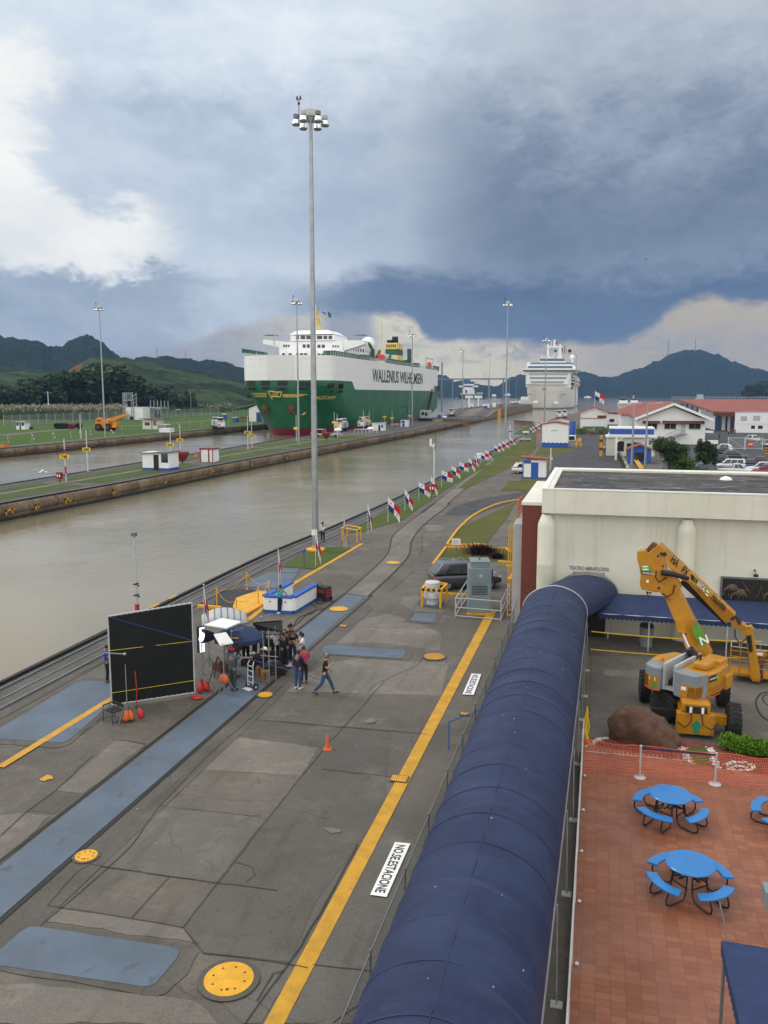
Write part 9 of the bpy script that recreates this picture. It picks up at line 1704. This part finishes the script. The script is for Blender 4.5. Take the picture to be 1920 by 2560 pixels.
for(xa_,xb_,m,nm)in((1303,1320,'glass_blue','door_panel'),(1320,1334,'bluepaint','doorway'),(1334,1346,'glass_blue','door_panel'),(1372,1384,'black','doorway'),(1404,1440,'glass_blue','door_panel')):
 a0=Q(*s4((xa_,470)),YW).x-x0;a1=Q(*s4((xb_,470)),YW).x-x0;q=MB();q.b2(a0,a1,-.12,-.03,0,zE*.92);q.build(nm,m,t)
for xx in(1548,1700):a0=Q(*s4((xx,490)),YW-6).x-x0;q=MB();q.b2(a0-.3,a0+.3,-6.3,-5.7,0,zE-.5);q.build('column','bluepaint',t)
q=MB();q.extr([(-1.5,-6.9,zE-.3),(Q(*s4((1440,0)),YW).x-x0,-6.9,zE-.3),(Q(*s4((1440,0)),YW).x-x0,-6.9,zE-1.6),(-1.5,-6.9,zE-1.2)],(0,.2,0));q.build('fascia','brown',t)
YW2=YW-3;x0=Q(*s4((1440,480)),YW2).x
t=hut('office_building','white two storey office with pale shutters under the workshop roof','office',*hp_(s4,1440,1700,486,352),2.4,'clean_white','lightgrey','flat',((.12,.28,.58,.82,'lightgrey','window'),(.44,.62,.60,.85,'lightgrey','window'),(.02,.98,.42,.46,'offwhite','ledge'),(.40,.50,.20,.36,'black','window'),(.58,.70,.20,.36,'black','window')),over=.1)
YG=G(*s4((640,672))).y;x0=Q(*s4((600,500)),YG).x;x1=Q(*s4((896,500)),YG).x;z0,z1=zAt(s4,600,497,YG),zAt(s4,600,460,YG);zt4=zAt(s4,600,442,YG)
t=thing('gate_canopy','flat entrance canopy with a bright blue fascia over the gate house','canopy',(x0,YG,0));q=MB();q.b2(0,x1-x0,0,7,z0,z1);q.build('fascia','bluepaint',t);q=MB();q.b2(-.1,x1-x0+.1,.1,7.1,z1,z1+.25);q.b2(-.2,x1-x0+.2,-.1,7.2,z0-.35,z0-.003);q.build('roof','clean_white',t)
xc=Q(*s4((640,672)),YG).x-x0;q=MB();q.b2(xc-.18,xc+.18,-.02,.34,0,z0-.35);q.beam((xc,.1,z0-1.6),(xc+1.2,.1,z0-.4),.15,.15);q.b2(x1-x0-1.2,x1-x0-.85,.5,.85,0,z0-.35);q.build('column','clean_white',t)
t=hut('gate_house','low cream gate house with dark windows under the blue canopy','gate house',*hp_(s4,578,900,640,520),8,'offwhite','white_paint','flat',((.22,.36,.25,.8,'black','window'),(.42,.52,.0,.7,'black','doorway'),(.55,.7,.3,.75,'dark_glass','window')),over=.3)
t=hut('kiosk','small blue kiosk with a red gable roof in front of the canopy','kiosk',*hp_(s4,722,875,690,600),4,'bluepaint','red_roof','gable',((.28,.70,.15,.8,'dark_glass','window'),),over=.4)
for(x_,yb,yt,lab)in((745,735,290,'left of two tall grey concrete poles by the kiosk'),(835,745,290,'right of two tall grey concrete poles by the kiosk')):
 l=G(*s4((x_,yb)));h_=Q(*s4((x_+4,yt)),l.y).z;t=thing('lamp_pole',lab,'lamp pole',tuple(l),0,'tall grey poles by the kiosk');q=MB();q.cyl((0,0,0),(0,0,h_),.20,.12,10);q.build('pole','galv',t);q=MB();q.beam((0,0,h_-.1),(1.8 if x_>800 else.8,0,h_+.05),.08,.08);q.b2(1.3 if x_>800 else.5,2.3 if x_>800 else 1.2,-.18,.18,h_-.02,h_+.16);q.build('lamp_head','lightgrey',t)
for k,(x0,x1)in enumerate(((752,790),(768,806))):
 a=G(*s4((x0,665)));b_=G(*s4((x1+18,750)));q=MB();v=b_-a;q.tube([(0,0,.5),(v.x,v.y,.5)],.17,10);o=q.build('yellow_pipe','yellow',None,smooth=40);o.location=a;tag(o,['left thick yellow pipe lying beyond the theatre roof edge','right thick yellow pipe lying beyond the theatre roof edge'][k],'pipe','yellow pipes beyond the theatre roof')
for(x_,yb,ty,lab)in((540,645,505,'tall yellow chequered marker column by the road, left of the gate house'),):l=G(*s4((x_,yb)));h_=Q(*s4((x_,ty)),l.y).z;q=MB();q.b2(-.3,.3,-.3,.3,0,h_);t=thing('marker_column',lab,'column',tuple(l));q.build('column','yellow',t,bevel=.04);q=MB();q.b2(-.34,.34,-.34,.34,h_*.3,h_*.42);q.b2(-.34,.34,-.34,.34,h_*.7,h_*.82);q.build('dark_band','brown',t)
l0,l1=G(*s4((660,645))),G(*s4((700,735)));q=MB();v=l1-l0
for k in range(9):p=v*(k/8);leaves(q,(p.x,p.y,.5),(.5,.5,.5),120,.12)
o=q.build('flower_hedge','leaf_mid',None);o.location=l0;tag(o,'low flowering hedge row between the road and the yellow pipes','hedge')
q=MB();[q.box((v.x*k/8,v.y*k/8-.45,.55),(.5,.06,.3),0)for k in range(9)];o=q.build('white_orange_kerb','offwhite',None);o.location=l0+Vector((.4,0,0));tag(o,'row of pale block edging along the flowering hedge','edging')
for i,(x_,lab)in enumerate(((395,''),(425,''),(520,''),(560,''))):
 l=G(*s4((x_,497)));q=MB();leaves(q,(0,0,.8),(1.5,.8,.9),260,.2);o=q.build('round_bush','leaf_dark',None);o.location=l;tag(o,['first clipped dark bush along the lawn by the asphalt road','second clipped dark bush along the lawn by the asphalt road','third clipped dark bush, right of the flag pole base','fourth clipped dark bush, farthest right on the lawn'][i],'bush','clipped bushes along the lawn')
l=G(*s4((483,500)));q=MB();q.b2(-1.1,1.1,-.6,.6,0,1.2);t=thing('stone_plinth','pale block at the foot of the big flag pole','plinth',tuple(l+Vector((0,-1.2,0))));q.build('plinth','concrete_light',t,bevel=.05);q=MB();q.b2(-.8,.8,-.63,-.61,.3,.9);q.build('plaque','brown',t)
a=G(*s4((1390,600)));h_=Q(*s4((1390,520)),a.y).z;b_=Q(*s4((1620,600)),a.y);t=thing('swing_gate','white framed mesh swing gate with diagonal braces across the parking lot','gate',tuple(a));W_=b_.x-a.x;q=MB()
for x_ in(0,W_*.48,W_*.5,W_):q.cyl((x_,0,0),(x_,0,h_*1.05),.09,n=6)
for z in(.3,h_):q.cyl((0,0,z),(W_,0,z),.05,n=5)
q.beam((0,0,h_),(W_*.48,0,.3),.06,.06);q.beam((W_,0,h_),(W_*.5,0,.3),.06,.06);q.build('gate_frame','steel_white',t);q=MB();q.add([(0,0,.3),(W_,0,.3),(W_,0,h_),(0,0,h_)],[(0,1,2,3)]);q.build('mesh_panel','far_mesh',t)
c_=Q(*s4((1542,563)),a.y-.2)-a;q=MB();q.cyl((c_.x,c_.y,c_.z),(c_.x,c_.y-.04,c_.z),.62,n=20);o=q.build('no_entry_sign','red_tape',t);q=MB();q.b2(c_.x-.42,c_.x+.42,c_.y-.07,c_.y-.05,c_.z-.1,c_.z+.1);q.build('sign_bar','clean_white',o)
l=G(*s4((1255,585)));t=thing('parking_sign','white board with a letter P in front of the main gable building','sign',tuple(l));h_=Q(*s4((1255,535)),l.y).z;q=MB();q.b2(-.9,2.2,-.06,0,h_*.45,h_);q.build('board','clean_white',t);q=MB();puttext(q,'P',1.1,(-.6,-.07,h_*.55),(1,0,0),(0,0,1),'LEFT',.02);q.build('letter','black',t);q=MB();[q.cyl((k,0,0),(k,0,h_*.5),.05,n=5)for k in(-.7,2)];q.build('leg','galv',t)
l=G(*s4((1647,625)));t=thing('striped_bollard','orange and black striped bollard at the right picture edge in the parking lot','bollard',tuple(l));h_=Q(*s4((1647,585)),l.y).z
for k in range(5):q=MB();q.cyl((0,0,h_*k/5),(0,0,h_*(k+1)/5),.28,n=10);q.build('band','crane_orange' if k%2==0 else 'black',t)
for(x_,y_,rz,lab,sh,pa)in((600,615,20,'man in black standing in front of the gate house','cloth_black','cloth_dark'),(563,620,-30,'person in white shirt at the left corner of the gate house','cloth_white','cloth_dark'),(1312,468,0,'worker in blue before the tall workshop doors','cloth_blue','cloth_navy'),(1395,500,40,'left person of the group in front of the workshop','cloth_white','cloth_navy'),(1413,498,-40,'person in red in the group in front of the workshop','cloth_red','cloth_navy'),(1437,500,10,'right person in dark red in the group in front of the workshop','cloth_red','cloth_dark'),(1427,492,90,'person in blue behind the two in red before the workshop','cloth_navy','cloth_navy'),(1333,530,0,'lone dark figure crossing the parking lot','cloth_dark','cloth_black'),(1362,455,0,'worker in red leaning at the white workshop door','cloth_red','cloth_red')):
 person(G(*s4((x_,y_))),R(rz),lab,sh,pa)
# ================= TREES =================
def limb(q,p0,p1,r0,r1):q.tube([p0,(Vector(p0)+Vector(p1))/2+Vector((random.uniform(-.1,.1),random.uniform(-.1,.1),0))*(Vector(p1)-Vector(p0)).length*.5,p1],[r0,(r0+r1)/2,r1],6)
def bigtree(l,h_,w_,label,leaf='leaf_dark',dens=5200,name='broadleaf_tree'):
 t=thing(name,label,'tree',tuple(l));q=MB();q.tube([(0,0,0),(.1,0,h_*.25),(0,.1,h_*.45)],[.28,.22,.18],8);q.build('trunk','bark',t,smooth=50)
 q=MB();cl=[]
 for k in range(16):
  a=k*2.4;rr=w_*random.uniform(.35,.85);z=h_*random.uniform(.42,.95);rr*=math.sqrt(max(.15,1-((z/h_-.55)/.5)**2));p=(math.cos(a)*rr,math.sin(a)*rr*.9,z);limb(q,(0,0,h_*.35),p,.12,.03);cl.append(p)
 q.build('limbs','bark',t);q=MB()
 for p in cl+[(0,0,h_*.7),(0,0,h_*.9)]:
  for j in range(3):
   c_=(p[0]+random.gauss(0,.35),p[1]+random.gauss(0,.35),p[2]+random.gauss(0,.25));leaves(q,c_,(w_*.30,w_*.28,h_*.13),dens//54,.17,shell=.3)
 q.build('crown',leaf,t);return t
random.seed(11)
l=G(*s4((990,770)));hT_=Q(*s4((990,535)),l.y).z;bigtree(l,hT_,(Q(*s4((1110,700)),l.y).x-Q(*s4((890,700)),l.y).x)/2*1.15,'dense broadleaf tree beyond the theatre roof, the bigger left one',dens=9000)
l=G(*s4((1235,765)));hT_=Q(*s4((1235,550)),l.y).z;bigtree(l,hT_,(Q(*s4((1310,700)),l.y).x-Q(*s4((1160,700)),l.y).x)/2,'narrower broadleaf tree beyond the theatre roof, next to the white van',dens=6000)
l=G(*s4((1080,775)));hT_=Q(*s4((1080,650)),l.y).z;bigtree(l,hT_,2.6,'low leafy tree filling the gap between the two trees beyond the theatre roof','leaf_mid',dens=3000)
def proto(h_,w_,seed):
 random.seed(seed);q=MB();n_=random.randint(9,13)
 for k in range(n_):
  a=random.uniform(0,6.28);rr=w_*random.uniform(0,.75);z=h_*random.uniform(.45,.92)
  leaves(q,(math.cos(a)*rr,math.sin(a)*rr,z),(w_*.45,w_*.45,h_*.16),150,1.0,shell=.5)
 me=q.mesh('crown');me.materials.append(MC['leaf_forest']);tq=MB();tq.tube([(0,0,0),(.3,0,h_*.5),(0,0,h_*.75)],[.5,.35,.15],6)
 for k in range(4):a=k*1.57;tq.tube([(0,0,h_*.45),(math.cos(a)*w_*.5,math.sin(a)*w_*.5,h_*.7)],[.25,.08],5)
 tm=tq.mesh('trunk');tm.materials.append(MC['bark']);return me,tm
protos=[proto(14,5.5,s_)for s_ in range(6)]
def ftree(l,s_,lab,grp,i):
 me,tm=protos[i%6];t=thing('forest_tree',lab,'tree',tuple(l),random.uniform(0,6.28),grp);t.scale=(s_*random.uniform(.9,1.3),)*2+(s_,)
 for nm,m_ in(('crown',me),('trunk',tm)):o=bpy.data.objects.new(nm,m_);COL.objects.link(o);o.parent=t
random.seed(21)
for i in range(110):
 x_=random.uniform(-60,480);f_=(x_+60)/700;yb=1030+random.uniform(-6,4)-f_*6;topy=(968 if x_<60 else 952 if x_<110 else 938 if x_<205 else 912 if x_<300 else 945+(x_-300)*.2)+random.uniform(-12,14)
 l=G(x_,yb+4);zt5=Q(x_,topy,l.y).z;ftree(l,zt5/14*random.uniform(.8,1.0),'dark leafy tree in the wood behind the reeds on the left','trees of the wood behind the reeds',i)
for i in range(26):
 x_=random.uniform(440,640);l=G(x_,1016+random.uniform(-2,2));zt5=Q(x_,1000+random.uniform(-6,5)-max(0,(x_-560))*.3,l.y).z;ftree(l,zt5/14,'small bushy tree at the river edge left of the ship bow','small trees at the river edge',i)
for i in range(30):
 x_=random.uniform(1862,2010);l=G(x_,1001+random.uniform(-2,2));zt5=Q(x_,955+random.uniform(-4,16)+max(0,1890-x_)*.5,l.y).z;ftree(l,zt5/14,'dark tree of the shore wood at the right picture edge','trees of the shore wood on the right',i)
random.seed(31);q=MB();qp=MB()
for i in range(15000):
 x_=random.uniform(-40,320)if random.random()<.85 else random.uniform(440,580);y_=(1044+random.uniform(-15,3)+(0 if x_<320 else-18));l=G(x_,y_+2);hh=(5.6+1.2*mnoise.noise(Vector((x_*.03,y_*.2,0))))*(1 if x_<320 else.8)*random.uniform(.6,1.1);a=random.uniform(0,3.14);w_=.32;dx=math.cos(a)*w_;lean=Vector((random.gauss(0,.7),random.gauss(0,.7),0))
 q.add([l+Vector((-dx,0,0)),l+Vector((dx,0,0)),l+lean*.5+Vector((dx*.7,0,hh*.6)),l+lean+Vector((0,0,hh)),l+lean*.5+Vector((-dx*.7,0,hh*.6))],[(0,1,2,3,4)])
 if random.random()<.16 and(y_>1030 or x_>320):p=l+lean*1.05+Vector((0,0,hh));qp.add([p+Vector((-.18,0,-.4)),p+Vector((.22,0,-.3)),p+Vector((.30,.1,.3)),p+Vector((.1,0,.7)),p+Vector((-.2,0,.3))],[(0,1,2,3,4)])
struct(q.build('reeds','reed'),'stuff');struct(qp.build('reed_plumes','plume'),'stuff')
# ================= HILLS =================
def hill(name,sky_,D0,D1,mname,amp=5,nx=260,ny=46,zb=-3,x0=None,x1=None,label=None,bump=1.0,fall=.9):
 """terrain ridge: the crest follows the listed sky line at distance D1, its foot lies at D0"""
 xs=[p[0]for p in sky_];x0=xs[0];x1=xs[-1]
 def sk(x_):
  for(a,ya_),(b_,yb_)in zip(sky_,sky_[1:]):
   if a<=x_<=b_:t_=(x_-a)/(b_-a);t_=t_*t_*(3-2*t_)*.5+t_*.5;return ya_+(yb_-ya_)*t_
  return sky_[-1][1]
 q=MB();rows=[]
 for j in range(ny+8):
  row=[]
  for i in range(nx+1):
   x_=x0+(x1-x0)*i/nx;r_=ray(x_,HY);hx=Vector((r_.x,r_.y)).normalized();
   t_=j/ny;D=D0+(D1-D0)*t_ if t_<=1 else D1+(D1-D0)*(t_-1)*2
   rr=ray(x_,sk(x_));k=D1/math.hypot(rr.x,rr.y);zc_=H+rr.z*k
   zz=zb+(zc_-zb)*(min(t_,1)**fall if t_<=1 else max(0,1-(t_-1)*2.2))
   nz_=mnoise.noise(Vector((hx.x*D*.004,hx.y*D*.004,1.7)))*amp*2.2*math.sin(min(1,t_)*math.pi)+(mnoise.noise(Vector((hx.x*D*.045,hx.y*D*.045,5.)))*amp*.7+mnoise.noise(Vector((hx.x*D*.13,hx.y*D*.13,9.)))*amp*.45)*bump*min(1,t_*3)
   row.append((hx.x*D,hx.y*D,zz+nz_-(amp*.3 if t_>.8 else 0)))
  rows.append(row)
 q.loft(rows,closed=False,cap=False);o=q.build(name,mname,None);
 for p in o.data.polygons:p.use_smooth=False
 return struct(o)
hill('far_hill',[(-150,815),(-60,832),(0,838),(40,843),(70,846),(105,852),(135,868),(160,862),(185,846),(210,838),(235,838),(260,850),(280,872),(310,893),(340,901),(380,905),(430,920)],1500,2300,'forest_dark',9,340,50)
hill('far_hill',[(330,905),(345,893),(380,890),(430,889),(500,898),(560,902),(600,915),(680,935),(780,960)],1500,2000,'forest_dark',7,240,40)
hill('mid_hill',[(150,960),(185,925),(205,903),(240,888),(270,890),(320,892),(400,906),(500,928),(560,945),(640,968),(700,990)],620,980,'forest_grass',4,300,60,fall=.8)
hill('low_hill',[(-150,915),(0,917),(60,920),(140,926),(200,940),(260,970)],700,1150,'forest_grass',3,180,40,fall=.7)
hill('right_hill',[(1040,938),(1085,940),(1100,934),(1112,936),(1122,942),(1133,953),(1150,950),(1165,948),(1180,954),(1190,961),(1240,964),(1258,955),(1275,941),(1300,934),(1318,932),(1360,934),(1400,930),(1445,926),(1470,930),(1500,939),(1530,941),(1570,926),(1600,917),(1640,900),(1680,880),(1710,872),(1750,873),(1790,885),(1830,903),(1880,918),(1920,926),(2000,925),(2100,940)],3300,4200,'forest_dark',14,460,46,bump=.8)
q=MB();pts=[];
def hp3(x_,y_,D):rr=ray(x_,y_);k=D/math.hypot(rr.x,rr.y);return CO+rr*k
mat('earth',(.26,.15,.085),1,nz=(.05,.25))
P_=[(160,940),(172,925),(190,914),(206,908),(208,935),(192,944),(175,940)]
q.add([hp3(x_,y_,690)for x_,y_ in P_]+[hp3(x_,y_+3,780)for x_,y_ in P_],[tuple(range(7)),tuple(range(7,14))]+[(k,(k+1)%7,7+(k+1)%7,7+k)for k in range(7)]);struct(q.build('earth_bank','earth'))
for(x_,yb,yt,D,lab)in((393,892,868,1900,'left distant transmission pylon on the hill ridge'),(465,892,877,1900,'right distant transmission pylon on the hill ridge'),(1670,885,848,4100,'thin radio mast left of the peak of the right hill'),(1738,874,846,4100,'thin radio mast on the peak of the right hill')):
 b_,tp=hp3(x_,yb+4,D),hp3(x_,yt,D);t=thing('transmission_tower',lab,'pylon',tuple(b_));h_=tp.z-b_.z;w_=h_*.14 if D<3000 else h_*.04;q=MB()
 for sx in(-1,1):q.tube([(sx*w_,0,0),(sx*w_*.25,0,h_*.7),(sx*w_*.15,0,h_)],.35 if D<3000 else 1.2,4)
 for k in range(6):z0,z1=h_*k/6,h_*(k+1)/6;f0,f1=w_*(1-.8*k/6),w_*(1-.8*(k+1)/6);q.beam((-f0,0,z0),(f1,0,z1),.4,.4);q.beam((f0,0,z0),(-f1,0,z1),.4,.4)
 if D<3000:[q.beam((-w_*1.1,0,z*h_),(w_*1.1,0,z*h_),.4,.4)for z in(.72,.85,.97)]
 q.build('lattice','galv',t)
for(x_,y_,w_,h_,lab)in((1230,986,10,3,'tiny white building on the far shore under the bridge'),(1262,984,14,3,'tiny pale jetty building on the far shore'),(1420,988,8,3,'tiny white shore building right of the cruise ship'),(1460,990,18,2,'pale low shore building right of the cruise ship')):
 D=3280;a,b_=hp3(x_,y_+5,D),hp3(x_+w_,y_+5-h_,D);q=MB();q.box((0,0,0),(b_.x-a.x,20,max(6,b_.z-a.z)));q.extr([(-(b_.x-a.x)/2,-10,max(6,b_.z-a.z)/2),((b_.x-a.x)/2,-10,max(6,b_.z-a.z)/2),(0,-10,max(6,b_.z-a.z)/2+4)],(0,20,0));o=q.build('shore_building','clean_white',None);o.location=(a+b_)/2;tag(o,lab,'building')
# ================= HAZE =================
q=MB();q.b2(-3600,2600,-60,5400,WZ-16,330);hz=q.build('haze','white_paint');hz.data.materials.clear()
m=bpy.data.materials.new('haze_air');m.use_nodes=True;nt=m.node_tree;nt.nodes.clear();ou=nt.nodes.new('ShaderNodeOutputMaterial');pv=nt.nodes.new('ShaderNodeVolumePrincipled');pv.inputs['Color'].default_value=(.24,.42,.80,1);pv.inputs['Density'].default_value=.0001;pv.inputs['Anisotropy'].default_value=0.0;nt.links.new(pv.outputs[0],ou.inputs['Volume']);hz.data.materials.append(m);hz['kind']='stuff'
